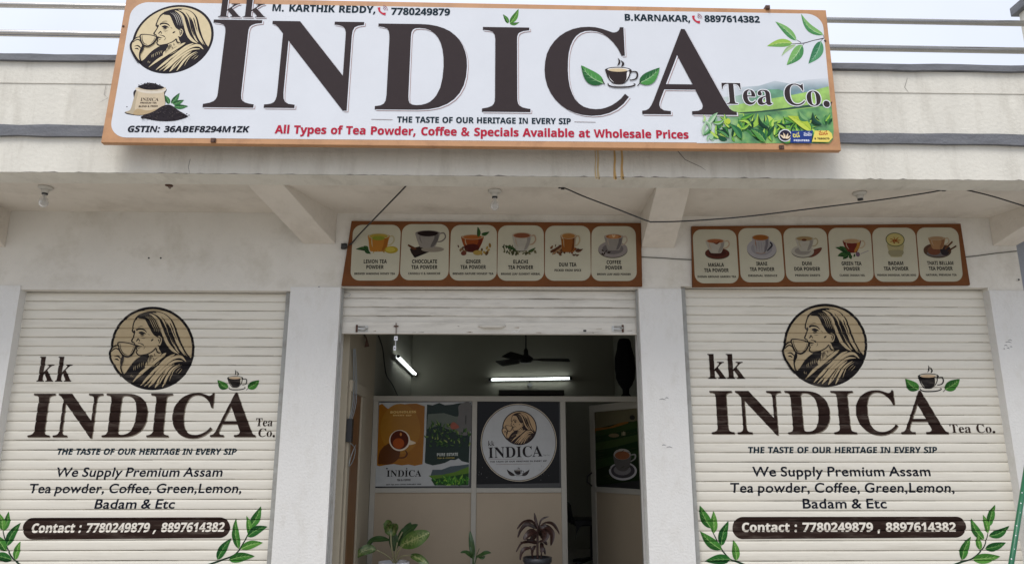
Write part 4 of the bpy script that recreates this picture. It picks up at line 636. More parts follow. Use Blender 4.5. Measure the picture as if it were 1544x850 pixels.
# ------------------------------------------------------------------ artwork shared by sign, shutters and poster
def draw_emblem(c, dark, tan, pale=None, plain=False):
    """round woodcut style portrait of a woman in a head cloth sipping from a cup, drawn in its own 875 x 850 units"""
    pale = pale or tan
    class Bold:
        def __getattr__(o, k): return getattr(c0, k)
        def __setattr__(o, k, v): setattr(c0, k, v)
        def stroke(o, p, w, m, **kw):
            f = 1.42 if m is dark else 1.0
            c0.stroke(p, [x * f for x in w] if isinstance(w, list) else w * f, m, **kw)
    c0 = c; c = Bold()
    c.clip = None
    # the hand pushes out over the ring on the left
    c.ell(437, 430, 393, 390, dark, 72)
    c.poly([(62, 425), (36, 478), (46, 540), (75, 590), (112, 655), (150, 680), (190, 560)], dark)
    c.ell(437, 430, 369, 367, tan, 72)
    c.clip = (437, 430, 378)
    # head cloth, blouse and sari as one dark mass
    c.poly([(300, 128), (345, 98), (400, 84), (452, 80), (520, 92), (580, 124), (628, 175), (655, 232), (690, 330), (728, 420), (768, 488), (806, 545),
            (800, 640), (740, 740), (640, 800), (500, 825), (350, 810), (250, 755), (165, 690), (195, 645), (240, 575), (290, 525), (345, 492), (400, 478), (420, 400), (350, 300), (330, 200)], dark)
    # neck
    c.poly([(404, 470), (440, 458), (480, 405), (500, 440), (520, 478), (498, 503), (468, 522), (436, 553), (402, 590), (370, 610), (366, 580), (386, 552), (398, 520)], tan)
    # face
    c.poly([(300, 150), (330, 152), (362, 158), (380, 182), (395, 212), (412, 245), (430, 278), (450, 305), (478, 322), (500, 312), (522, 338), (521, 372), (506, 402), (486, 398),
            (468, 422), (438, 456), (392, 480), (345, 490), (314, 494), (297, 484), (287, 466), (294, 448), (283, 432), (292, 420), (276, 408), (272, 396), (262, 386), (266, 376), (250, 370),
            (245, 356), (256, 328), (262, 302), (266, 290), (252, 272), (250, 250), (256, 222), (268, 190), (284, 164)], tan, n=4)
    # outline of the profile
    c.stroke([(318, 118), (280, 152), (262, 192), (252, 235), (249, 268), (266, 290), (256, 325), (243, 356), (249, 370), (268, 376)], [14, 11, 8, 8, 9, 8, 8, 10, 9, 6], dark)
    c.stroke([(268, 380), (272, 398), (295, 405), (318, 412), (332, 408)], [8, 9, 10, 6, 2], dark)
    c.stroke([(276, 408), (291, 420), (283, 432), (294, 448), (286, 466), (297, 485), (316, 496), (350, 490), (395, 480), (440, 456), (470, 424)], [7, 7, 8, 8, 8, 9, 9, 7, 7, 8, 9], dark)
    c.stroke([(298, 378), (325, 384), (348, 396), (352, 406)], [3, 5, 7, 3], dark)
    c.stroke([(322, 426), (300, 430)], [2, 6], dark)
    # nostril, eye, brow
    c.stroke([(284, 362), (296, 350), (300, 336), (312, 352), (318, 366)], [8, 7, 5, 6, 3], dark)
    c.stroke([(286, 262), (300, 248), (338, 248), (364, 260), (384, 280)], [12, 12, 10, 8, 3], dark)
    c.stroke([(262, 262), (270, 275), (268, 292)], [8, 10, 5], dark)
    c.poly([(306, 282), (330, 270), (352, 276), (378, 294), (358, 296), (352, 306), (334, 306), (322, 296)], dark)
    c.stroke([(318, 305), (340, 314), (362, 306)], [2, 4, 2], dark)
    c.stroke([(424, 360), (436, 350), (446, 342)], [7, 10, 4], dark)
    c.stroke([(300, 232), (330, 222), (352, 226)], [1, 3, 1], dark); c.stroke([(330, 330), (352, 336), (372, 330)], [1, 3, 1], dark); c.stroke([(392, 296), (404, 300), (412, 308)], [1, 3, 1], dark); c.stroke([(352, 440), (362, 424), (364, 404)], [1, 3, 1], dark)
    # ear
    c.stroke([(476, 326), (500, 328), (512, 346), (506, 372), (496, 384)], [4, 6, 6, 6, 3], dark)
    c.stroke([(486, 345), (496, 352), (494, 368)], [3, 6, 3], dark)
    # hair lines
    grey = pale
    for k in range(4):
        x = 368 + k * 20
        c.stroke([(x, 128 - k * 3), (x + 40, 158 + k * 2), (x + 70, 215 + k * 4), (x + 92 - k * 2, 272 + k * 3)], [1, 4.2, 4.2, 1], grey)
    # head cloth stripes
    c.stroke([(408, 106), (452, 128), (492, 172), (520, 240), (548, 315), (584, 392), (632, 448), (684, 482)], [5, 18, 22, 22, 26, 28, 24, 4], tan)
    c.stroke([(440, 98), (500, 122), (545, 170), (572, 232), (598, 305), (630, 380), (668, 446), (690, 470)], [4, 22, 28, 20, 15, 14, 12, 2], tan)
    c.poly([(468, 92), (530, 102), (584, 138), (622, 190), (648, 262), (668, 330), (690, 384), (668, 372), (640, 320), (606, 240), (574, 190), (532, 138)], tan)
    c.stroke([(606, 225), (640, 300), (668, 372), (704, 440), (742, 496)], [10, 17, 19, 18, 3], tan)
    c.stroke([(628, 240), (662, 330), (702, 412), (758, 505)], [7, 8, 9, 2], tan)
    c.stroke([(566, 200), (590, 250), (606, 320)], [2, 7, 2], dark)
    c.stroke([(600, 190), (612, 215), (640, 290), (664, 350)], [2, 7, 6, 2], dark)
    c.stroke([(520, 130), (556, 180), (576, 235), (604, 318), (640, 395)], [2, 6, 8, 8, 3], dark)
    # tan ground right of the cloth keeps the dark border of the cloth
    # sari folds
    folds = [
        ([(252, 745), (320, 672), (400, 606), (480, 540), (540, 492), (566, 474)], [4, 26, 25, 29, 24, 5]),
        ([(326, 778), (392, 706), (455, 640), (530, 566), (590, 512), (646, 484)], [5, 25, 24, 25, 24, 6]),
        ([(362, 786), (430, 716), (484, 652), (555, 578), (630, 520), (700, 508), (752, 552)], [4, 20, 23, 25, 29, 26, 5]),
        ([(402, 792), (446, 738), (500, 672), (572, 600), (645, 552), (720, 548)], [5, 27, 23, 22, 20, 5]),
        ([(462, 798), (498, 742), (540, 680), (590, 618), (640, 578)], [6, 33, 29, 22, 5]),
        ([(530, 792), (556, 738), (586, 676), (630, 618), (690, 578)], [5, 19, 21, 16, 4]),
        ([(598, 735), (612, 688), (645, 628), (706, 586)], [2, 6, 7, 2]),
        ([(655, 660), (680, 630), (702, 612)], [1, 4, 1]), ([(676, 668), (700, 645), (716, 622)], [1, 5, 1]),
        ([(432, 604), (470, 585), (505, 555)], [1, 5, 1])]
    for p, w in folds: c.stroke(p, w, tan)
    c.stroke([(468, 640), (430, 690), (398, 745)], [1, 5, 1], dark)
    c.stroke([(560, 640), (520, 705), (488, 775)], [1, 6, 1], dark)
    # blouse and neck hatching
    for x, y, l in ((262, 598, 40), (276, 590, 45), (298, 574, 48), (314, 568, 40), (334, 560, 46), (350, 556, 36), (236, 672, 26), (252, 680, 20)):
        c.stroke([(x + 5, y), (x, y + l * .5), (x + 4, y + l)], [1, 4, 1], tan)
    for x, y, l in ((404, 500, 70), (416, 492, 60), (428, 490, 40), (388, 540, 50), (446, 520, 22), (455, 480, 26), (476, 430, 40)):
        c.stroke([(x, y), (x + 4, y + l * .5), (x + 1, y + l)], [5, 4, 1], dark)
    c.stroke([(470, 440), (492, 470), (520, 470)], [4, 9, 3], dark)
    # arm, hand and cup
    c.clip = None
    c.poly([(66, 432), (90, 408), (116, 404), (140, 440), (160, 490), (156, 540), (146, 600), (158, 650), (164, 676), (130, 645), (92, 590), (60, 535), (50, 484)], tan)
    c.stroke([(50, 440), (70, 418), (92, 404), (118, 402)], [10, 9, 8, 6], dark)
    c.stroke([(56, 462), (74, 440), (98, 430), (122, 442), (138, 470)], [4, 8, 8, 8, 6], dark)
    c.stroke([(78, 506), (104, 500), (124, 510), (140, 528)], [3, 9, 9, 5], dark)
    c.stroke([(84, 534), (106, 532), (124, 544)], [3, 10, 4], dark)
    c.stroke([(138, 470), (158, 498), (154, 540), (142, 596), (150, 640), (168, 682)], [6, 12, 22, 10, 9, 12], dark)
    c.stroke([(52, 440), (38, 480), (48, 535), (78, 590), (108, 640), (150, 690)], [12, 13, 13, 14, 13, 16], dark)
    c.poly([(116, 380), (150, 374), (200, 378), (246, 390), (280, 404), (272, 440), (250, 480), (210, 506), (170, 498), (144, 470), (126, 430)], tan)
    c.stroke([(278, 404), (246, 390), (200, 379), (150, 374), (116, 381), (126, 430), (144, 470), (170, 498), (208, 507), (248, 482), (270, 444), (280, 404)], [8, 7, 6, 7, 9, 9, 9, 10, 12, 11, 10, 8], dark)
    c.stroke([(134, 384), (142, 432), (166, 476), (200, 490)], [3, 5, 6, 2], dark)
    c.stroke([(262, 410), (254, 446), (232, 478)], [2, 4, 2], dark)

def draw_cup(c, dark, cream, milk, light):
    """steaming cup on a saucer, own 1530 x 850 units"""
    c.stroke([(655, 92), (682, 150), (680, 215), (636, 275)], [3, 30, 36, 3], dark)
    c.stroke([(705, 140), (760, 205), (752, 250), (722, 298)], [3, 38, 40, 3], dark)
    c.ell(665, 362, 255, 62, dark, 40)
    c.poly([(412, 350), (420, 450), (455, 555), (520, 640), (590, 690), (740, 690), (815, 640), (880, 545), (912, 440), (915, 355), (660, 420)], dark)
    c.ell(665, 362, 222, 42, light, 36)
    c.ell(655, 372, 190, 38, milk, 36)
    c.poly([(470, 480), (495, 560), (560, 640), (590, 662), (540, 632), (490, 570)], light)
    c.poly([(838, 420), (884, 410), (868, 510), (800, 640), (830, 560)], light)
    c.stroke([(900, 420), (960, 402), (1030, 410), (1048, 480), (1020, 560), (950, 592), (890, 596)], [20, 24, 30, 34, 30, 24, 24], dark)
    c.stroke([(455, 675), (470, 725), (560, 760), (720, 765), (870, 752), (975, 722), (998, 690), (968, 672)], [14, 26, 30, 30, 30, 28, 22, 8], dark)
    c.stroke([(520, 690), (640, 722), (770, 712), (850, 690)], [3, 18, 14, 3], light)

def leaf_inks(k):
    return [(ink(62, 120, 48), ink(40, 92, 36), ink(140, 180, 105)), (ink(86, 140, 58), ink(60, 112, 42), ink(160, 195, 120)), (ink(44, 104, 44), ink(26, 78, 34), ink(120, 165, 95))][k % 3]
# ================================================================== GROUND AND STREET
b = MB(); b.box((-60, -60, -.3), (60, 60, 0.0), M_GROUND); tag(b.build('ground'), kind='structure')
b = MB(); b.box((-60, -9.5, .002), (60, -3.0, .006), M_ROAD); tag(b.build('road'), kind='structure')
b = MB(); b.box((-7, 5.5, .004), (7, 12.0, .30), M_TILE); tag(b.build('shop_floor'), kind='structure')

# ================================================================== THE SHOP BUILDING
YF, YW, YS = 5.35, 6.335, 6.42
YP = YW - .012
ZF = XZ(772, 266, YF)[1]                      # underside of the front edge
ZC = ZF + .022                               # soffit
ZCAP, ZCAPB = XZ(772, 90, YF - .03)[1], XZ(772, 99, YF - .03)[1]
ZB1, ZB0 = XZ(772, 195, YF - .03)[1], XZ(772, 211, YF - .03)[1]
ZL = XZ(772, 134, YF)[1]
bld = thing('shop_building', 'whitewashed single storey shop with a deep projecting canopy and grey banded parapet', 'building', (0, YW, 0))

X = lambda px, py, Y: XZ(px, py, Y)[0]
PL = [(-7.0, X(30, 438, YP)), (X(438, 437, YP), X(513.5, 434, YP)), (X(962.5, 433, YP), X(1027, 433, YP)), (X(1490.5, 432, YP), X(1534, 372, YP))]
BAYZ = [XZ(238, 437.5, YW)[1], XZ(740, 433.5, YW)[1], XZ(1260, 432.5, YW)[1]]
ZP = sum(BAYZ) / 3
for k, (x0, x1) in enumerate(PL):
    b = MB(); b.box((x0, YP, .0), (x1, YW + .23, ZP), M_PILLAR)
    o = b.build('pillar', bld)
b = MB()
for k, (x0, x1) in enumerate(PL): b.box((x0, YW, ZP), (x1, YW + .23, ZC), M_WALL)
for k in range(3):
    b.box((PL[k][1], YW, BAYZ[k]), (PL[k + 1][0], YW + .23, ZC), M_WALL)
b.build('upper_wall', bld)
XR = PL[3][1]
b = MB(); b.box((XR, YW + .16, 0), (9.0, YW + .30, ZC), mat('grey blue plaster', (.30, .32, .36), .85, var=.08, bump=.3)); b.build('side_wall', bld)
# fascia / parapet (one upstand), its two oxide bands, soffit
b = MB()
b.box((-9, YF, ZF), (9.5, YF + .225, ZL), M_FASCIA)
b.box((-9, YF - .006, ZL), (9.5, YF + .225, ZCAPB), M_FASCIA)
b.build('parapet', bld)
def wavy_band(name, z0, z1, y0, y1):
    m = MB(); N = 90; vs = []; fs = []
    for i in range(N + 1):
        x = -9 + 18.5 * i / N; d0, d1 = rng.uniform(-.006, .006), rng.uniform(-.005, .005); dy = rng.uniform(-.003, .003)
        vs += [(x, y0 + dy, z0 + d0), (x, y0 + dy, z1 + d1), (x, y1, z1 + d1), (x, y1, z0 + d0)]
    for i in range(N):
        for a, c in ((0, 1), (1, 2), (2, 3), (3, 0)): fs.append((i * 4 + a, i * 4 + c, i * 4 + 4 + c, i * 4 + 4 + a)[::-1])
    fs += [(0, 1, 2, 3), (4 * N + 3, 4 * N + 2, 4 * N + 1, 4 * N)]
    m.add(vs, fs, M_BAND); return m.build(name, bld)
wavy_band('coping', ZCAPB, ZCAP, YF - .035, YF + .24)
wavy_band('string_course', ZB0, ZB1, YF - .03, YF + .004)
b = MB(); b.box((-9, YF + .225, ZC), (9.5, YW + .23, ZC + .12), M_SOFFIT); b.build('canopy_slab', bld)
b = MB(); b.box((-9, YW + .23, ZC + .005), (9.5, 12.2, ZC + .12), M_INT); b.build('roof_slab', bld)
# tapered cantilever beams under the canopy
def beam(fl, fr, wl_, wr):
    a0, a1 = XZ(*fl, YF + .225), XZ(*fr, YF + .225); c0, c1 = XZ(*wl_, YW), XZ(*wr, YW)
    zf = ZF + .001; zw = (c0[1] + c1[1]) / 2
    m = MB()
    m.hexa([(a0[0], YF + .2255, zf), (a1[0], YF + .2255, zf), (c1[0], YW, zw), (c0[0], YW, zw)],
           [(a0[0], YF + .2255, ZC + .03), (a1[0], YF + .2255, ZC + .03), (c1[0], YW, ZC + .03), (c0[0], YW, ZC + .03)], M_SOFFIT)
    return m.build('canopy_beam', bld, bevel=.006)
beam((372, 278), (427, 278), (458, 368), (506, 368))
beam((990, 285), (1041, 285), (967, 374), (1017, 374))
beam((1625, 288), (1680, 288), (1497, 371), (1531, 371))
beam((-140, 278), (-87, 278), (-42, 373), (8, 373))
# cracks and rust runs on the parapet, fixing holes and pencil marks on the plaster
def mark(name, Y, fn, h=.0012):
    cv = Canvas(Plane((0, Y, 0)), h=h); fn(cv); return cv.build(name, bld)
for pts, w in (([(1021, 227), (1033, 241), (1046, 247), (1057, 252), (1064, 257)], [1.2, 1.1, 1.0, .7, .3]), ([(287, 240), (284, 252), (286, 262)], [.8, .8, .4]), ([(160, 128), (157, 143), (163, 148), (150, 155)], [.5, .7, .5, .2]),
               ([(1368, 118), (1364, 132), (1370, 140)], [.5, .8, .3])):
    mark('crack', YF - (.007 if pts[0][1] < 138 else 0), lambda c: c.stroke(pts, w, M_CRACK, smooth=False))
for x, w in ((897, 1.2), (901, 2.0), (926, 2.4), (937, 2.6)):
    mark('rust_run', YF, lambda c: c.stroke([(x, 224), (x + 1.0, 240), (x + .4, 254), (x + 1.4, 268), (x + 3, 268.2)], [w * 1.0, w * 1.3, w * 1.3, w * 2.0, w * 1.8], M_RUSTPALE if w < 2.2 else M_RUST), .002)
for x, y in ((224.5, 389), (242.5, 389), (481, 433)): mark('fixing_hole', YW, lambda c: c.ell(x, y, 1.5, 1.3, M_BLACK, 10), .0015)
mark('fixing_hole', YP, lambda c: c.ell(1536, 421.5, 1.5, 1.5, M_BLACK, 10), .0015)
pen = mat('pencil mark', (.16, .16, .17), .8)
for x, y, l in ((1514, 521, 5), (1518, 525, 4), (1523, 523, 3), (1516, 516, 9), (1513, 526, 2), (1520, 513, 6), (994, 602, 10), (1003, 600, 5), (998, 671, 6), (1005, 674, 9)):
    mark('pencil_mark', YP, lambda c: c.stroke([(x, y), (x + l * .5, y - 1), (x + l, y + .6)], [.4, .9, .3], pen), .0015)
# chipped drip edge of the parapet
b = MB(); N = 240; vs = []; fs = []
for i in range(N + 1):
    x = -4.2 + 8.8 * i / N; d = rng.choice([0, 0, 0, .003, .006, .010]) * rng.random()
    vs += [(x, YF - .0015, ZF - .0005), (x, YF - .0015, ZF + .001 + d)]
fs = [(2 * i, 2 * i + 2, 2 * i + 3, 2 * i + 1) for i in range(N)]
b.add(vs, fs, mat('drip edge dirt', (.20, .185, .16), .9)); b.build('drip_edge', bld)

# ================================================================== ROOF: railing and end pillar
YR = 5.47
rl = thing('steel_railing', 'two bar stainless steel railing along the parapet behind the big signboard', 'railing', (0, YR, ZCAP))
for y0, y1, r in ((7.5, 44, .024), (50, 85, .027)):
    z = XZ(772, (y0 + y1) / 2 - 8, YR)[1]
    # the two ends seen in the photo fix each bar
    a, c = XZ(0, y0, YR), XZ(1544, y1 - 8, YR)
    b = MB(); b.tube([(-8, YR, a[1] + (a[0] + 8) * (a[1] - c[1]) / (c[0] - a[0])), (a[0], YR, a[1]), (c[0] + .05, YR, c[1])], r, M_STEEL, 14); b.build('rail', rl)
for px in (520, 960):
    x, _ = XZ(px, 60, YR); b = MB(); b.tube([(x, YR, ZCAP - .01), (x, YR, XZ(772, 25, YR)[1])], .02, M_STEEL, 12); b.build('post', rl)
xp, zp = XZ(1536.5, 22, 5.74)
pt = thing('roof_pillar', 'plastered pillar stub with dark grey cap at the railing end on the roof', 'pillar', (xp, 5.40, ZCAP))
b = MB(); b.box((xp, 5.40, ZCAP + .002), (xp + .34, 5.74, zp), M_FASCIA); b.build('shaft', pt)
b = MB(); b.box((xp - .045, 5.355, zp), (xp + .385, 5.785, zp + .085), M_BAND); b.build('cap', pt, bevel=.008)

# ================================================================== INSIDE OF THE SHOP
YPART, YB, XL, XRI = 8.0, 11.5, X(561, 660, 8.0), 1.85
b = MB()
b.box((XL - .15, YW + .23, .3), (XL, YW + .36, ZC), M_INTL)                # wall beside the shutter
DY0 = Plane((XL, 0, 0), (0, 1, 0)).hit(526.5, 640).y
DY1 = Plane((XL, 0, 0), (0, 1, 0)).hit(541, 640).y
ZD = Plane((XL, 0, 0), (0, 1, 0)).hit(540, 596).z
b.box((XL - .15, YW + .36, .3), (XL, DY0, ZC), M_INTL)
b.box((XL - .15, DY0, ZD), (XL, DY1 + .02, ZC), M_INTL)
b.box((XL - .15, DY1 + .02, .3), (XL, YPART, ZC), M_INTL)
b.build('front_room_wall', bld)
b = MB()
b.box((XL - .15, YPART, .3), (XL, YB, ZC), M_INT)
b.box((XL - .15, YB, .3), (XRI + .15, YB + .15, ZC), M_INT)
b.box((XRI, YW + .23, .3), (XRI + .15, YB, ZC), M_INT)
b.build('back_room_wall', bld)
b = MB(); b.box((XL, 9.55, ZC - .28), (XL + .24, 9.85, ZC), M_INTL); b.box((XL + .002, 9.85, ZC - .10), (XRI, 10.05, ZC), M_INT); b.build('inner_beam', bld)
b = MB()
b.box((XL - .04, DY0 + .004, .3), (XL + .006, DY1 + .016, ZD - .004), M_WOOD); b.build('wooden_door', bld)
b = MB()
for y0, y1 in ((DY0 - .10, DY0), (DY1 + .02, DY1 + .20)): b.box((XL, y0, .3), (XL + .022, y1, ZD), M_INTL)
b.box((XL, DY0 - .10, ZD), (XL + .03, DY1 + .20, ZD + .10), M_INTL)
b.build('door_frame', bld, bevel=.004)

# aluminium partition
P8 = Plane((0, YPART, 0))
pa = thing('partition_screen', 'aluminium framed partition with beige lower panels inside the shop', 'partition', (0, YPART, .3))
def zx(px, py, Y=YPART): return XZ(px, py, Y)
ZT1, ZT0 = zx(700, 597)[1], zx(700, 605)[1]
ZM1, ZM0 = zx(700, 735)[1], zx(700, 742)[1]
posts = [(zx(561.5, 660)[0], zx(569, 660)[0]), (zx(711.5, 660)[0], zx(719, 660)[0]), (zx(845, 660)[0], zx(853, 660)[0])]
for x0, x1 in posts:
    b = MB(); b.box((x0, YPART - .03, .3), (x1, YPART + .03, ZT0), M_ALU); b.build('post', pa, bevel=.003)
b = MB(); b.box((XL, YPART - .032, ZT0), (XRI, YPART + .032, ZT1), M_ALU); b.build('top_rail', pa, bevel=.003)
for k in range(2):
    b = MB(); b.box((posts[k][1], YPART - .028, ZM0), (posts[k + 1][0], YPART + .028, ZM1), M_ALU); b.build('middle_rail', pa, bevel=.003)
    b = MB(); b.box((posts[k][1], YPART - .008, .3), (posts[k + 1][0], YPART + .008, ZM0), M_PANEL); b.build('lower_panel', pa)
    b = MB(); b.box((posts[k][1], YPART - .004, ZM1), (posts[k + 1][0], YPART + .004, ZT0), mat('dark backing', (.02, .02, .02), .3)); b.build('window_panel', pa)
b = MB(); hx = zx(972, 660)[0]; b.box((hx + .01, YPART - .03, .3), (XRI, YPART + .03, ZT0), M_ALU); b.build('post', pa)
# the half open door of the partition: free edge further in, hinged at the right
fe = (zx(892.5, 700, 8.95)[0], 8.95); hg = (zx(972, 660, 8.02)[0], 8.02)
du = Vector((hg[0] - fe[0], hg[1] - fe[1], 0)); dl = du.length
PD = Plane((fe[0], fe[1], 0), du)
pdr = thing('partition_door', 'half open aluminium framed partition door with a beige lower panel', 'door', (fe[0], fe[1], .3))
dzt = PD.uv(893, 611)[1]; dzi = PD.uv(899, 621)[1]; dm1 = PD.uv(899, 733)[1]; dm0 = PD.uv(899, 741)[1]; su = PD.uv(899, 700)[0]
def dbox(u0, u1, v0, v1, t, m, name, bev=.003):
    q = MB(); q.hexa([PD.at(u0, v0, t), PD.at(u1, v0, t), PD.at(u1, v0, -t), PD.at(u0, v0, -t)], [PD.at(u0, v1, t), PD.at(u1, v1, t), PD.at(u1, v1, -t), PD.at(u0, v1, -t)], m)
    return q.build(name, pdr, bevel=bev)
dbox(0, su, .31, dzt, .02, M_ALU, 'stile'); dbox(dl - su, dl, .31, dzt, .02, M_ALU, 'stile')
dbox(su, dl - su, dzi, dzt, .0195, M_ALU, 'top_rail'); dbox(su, dl - su, dm0, dm1, .0195, M_ALU, 'middle_rail'); dbox(su, dl - su, .31, .36, .0195, M_ALU, 'bottom_rail')
dbox(su, dl - su, .36, dm0, .006, M_PANEL, 'lower_panel', 0); dbox(su, dl - su, dm1, dzi, .004, mat('dark backing', (.02, .02, .02), .3), 'window_panel', 0)
b = MB()
hv = [PD.uv(893, y)[1] for y in (712, 718, 726, 732)]
b.tube([PD.at(.025, hv[0], .02), PD.at(.0, hv[1], .07), PD.at(.0, hv[2], .07), PD.at(.025, hv[3], .02)], .009, M_BLACK, 8); b.build('handle', pdr)
# ================================================================== ROLLER SHUTTERS
PITCHZ = XZ(1260, 500, YS)[1] - XZ(1260, 513.35, YS)[1]
PROF = [(0.0, -.006), (.04, .002), (.10, .0048), (.28, .0066), (.55, .0070), (.80, .0055), (.90, .0030), (.945, .0010), (.97, -.006)]
def shutter_geometry(ztop, zbot):
    ks = []; n = int((ztop - zbot) / PITCHZ) + 1; r = random.Random(int(ztop * 1e4))
    for i in range(n, -1, -1):
        out, tilt = r.uniform(-.0016, .0016), r.uniform(-.002, .002)
        for t, d in PROF:
            if d > 0: d += out + tilt * (t - .5)
            z = ztop - PITCHZ * (i + 1) + PITCHZ * t
            ks.append((z, d))
    ks = [k for k in ks if zbot - .02 <= k[0] <= ztop]
    zs = [k[0] for k in ks]
    import bisect
    def prof(v):
        i = bisect.bisect_right(zs, v) - 1
        if i < 0: return ks[0][1]
        if i >= len(ks) - 1: return ks[-1][1]
        (a, da), (c, dc) = ks[i], ks[i + 1]
        return da + (dc - da) * (v - a) / (c - a)
    return zs, prof, ks
def slat_curtain(x0, x1, ks, m, parent, seed=0):
    r = random.Random(seed); mb = MB(); NX = 12; vs = []; fs = []
    for z, d in ks:
        for i in range(NX + 1):
            vs.append((x0 + (x1 - x0) * i / NX, YS - d, z))
    W = NX + 1
    for j in range(len(ks) - 1):
        for i in range(NX): fs.append((j * W + i, j * W + i + 1, (j + 1) * W + i + 1, (j + 1) * W + i))
    mb.add(vs, fs, m)
    o = mb.build('slat_curtain', parent)
    return o
def grime(x0, x1, ks, zs, prof, parent, seed, zmax, dens=1.0):
    """thin dirt lines caught in the joints between slats, and scuffs"""
    r = random.Random(seed); mb = MB()
    joints = [k[0] for k in ks if abs(k[1] + .006) < 1e-6]
    for z in joints:
        for _ in range(int(3 * dens)):
            w = r.uniform(.08, .7); a = r.uniform(x0, max(x0, x1 - w)); hh = r.uniform(.0010, .0028)
            e = z + r.uniform(-.001, .006)
            if e + hh > zmax: continue
            pts = [(a, e), (min(x1, a + w), e + r.uniform(-.0008, .0008)), (min(x1, a + w), e + hh * .6), (a + w * .4 if a + w * .4 < x1 else x1, e + hh), (a, e + hh * .4)]
            for pc in slice_v(pts, zs):
                mb.add([(u, YS - prof(v) - .0007, v) for u, v in pc], [tuple(range(len(pc)))], M_GROOVE)
    return mb.build('joint_dirt', parent)
def rails(x0, x1, ztop, parent):
    for x, s in ((x0, 1), (x1, -1)):
        m = MB()
        m.box((x, YS - .045, .3), (x + s * .035, YS - .035, ztop), M_RAIL); m.box((x, YS - .0349, .3), (x + s * .006, YS + .03, ztop), M_RAIL)
        m.build('guide_rail', parent)

worn = lambda nm, c: mat(nm, srgb(*c), .7, var=.15, vscale=5, spec=.12, stain=((.20, .17, .14), .45, 5.0), stretch=(.6, 1, 4))
INK_BROWN = worn('worn brown sign paint', (40, 25, 20)); INK_BLACK = worn('worn black sign paint', (22, 19, 21)); INK_TAN = ink(180, 162, 130); INK_TEAL = ink(22, 44, 56); INK_NAVY = ink(20, 26, 40); INK_PILL = worn('worn umber sign paint', (42, 28, 23))
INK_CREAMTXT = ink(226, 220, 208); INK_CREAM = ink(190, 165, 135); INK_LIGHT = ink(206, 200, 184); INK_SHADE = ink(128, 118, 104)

def painted_shutter(nm, label, side, x0, x1, ztop, zbot, L):
    t = thing('roller_shutter', label, 'shutter', ((x0 + x1) / 2, YS, .3))
    zs, prof, ks = shutter_geometry(ztop, zbot)
    slat_curtain(x0, x1, ks, M_SLAT, t, side)
    grime(x0 + .03, x1 - .03, ks, zs, prof, t, 10 + side, ztop - .03)
    rails(x0, x1, ztop, t)
    PS = Plane((0, YS, 0))
    C = lambda xf=None: Canvas(PS, .0011, xf, zs, prof)
    cx, cy, r = L['emb']
    k = r / 392.0
    c = C(lambda x, y: (cx + (x - 437) * k, cy + (y - 430) * k)); draw_emblem(c, INK_BLACK, INK_TAN); c.build('painted_emblem', t)
    c = C()
    for ch, bl, br, top in L['indica']:
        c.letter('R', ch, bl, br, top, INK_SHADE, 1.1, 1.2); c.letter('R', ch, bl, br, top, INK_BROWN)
    for ch, bl, br, top in L['kk']: c.letter('R', ch, bl, br, top, INK_BROWN)
    for f, tx, a, b2, cap in L['tea']: c.text(f, tx, a, b2, cap, INK_BROWN)
    c.build('painted_name', t)
    c = C()
    for f, tx, a, b2, cap, sh, inkk in L['lines']: c.text(f, tx, a, b2, cap, inkk, sh)
    c.build('painted_slogan', t)
    c = C(); c.rrect(L['pill'], .5, INK_PILL, 10)
    f, tx, a, b2, cap, sh = L['contact']; c.text(f, tx, a, b2, cap, INK_CREAMTXT, sh); c.build('painted_contact_strip', t)
    ux, uy, us = L['cup']
    xf = lambda x, y: (ux + x * us, uy + y * us)
    c = C(xf); draw_cup(c, INK_BLACK, INK_TAN, INK_CREAM, INK_LIGHT)
    a1, a2, av = leaf_inks(0)
    c.leaf((425, 712), (70, 435), 290, a1, a2, av, -.10); c.leaf((1090, 715), (1470, 445), 300, a1, a2, av, .04); c.stroke([(1105, 705), (1040, 775)], [12, 16], INK_BLACK)
    c.build('painted_cup', t)
    for lst in L['branches']:
        c = C(); stem, lv = lst
        c.stroke(stem[0], stem[1], ink(40, 62, 44))
        for i, (bs, tp, w, bd) in enumerate(lv):
            a1, a2, av = leaf_inks(i); c.leaf(bs, tp, w, a1, a2, av, bd)
        c.build('painted_branch', t)
    return t

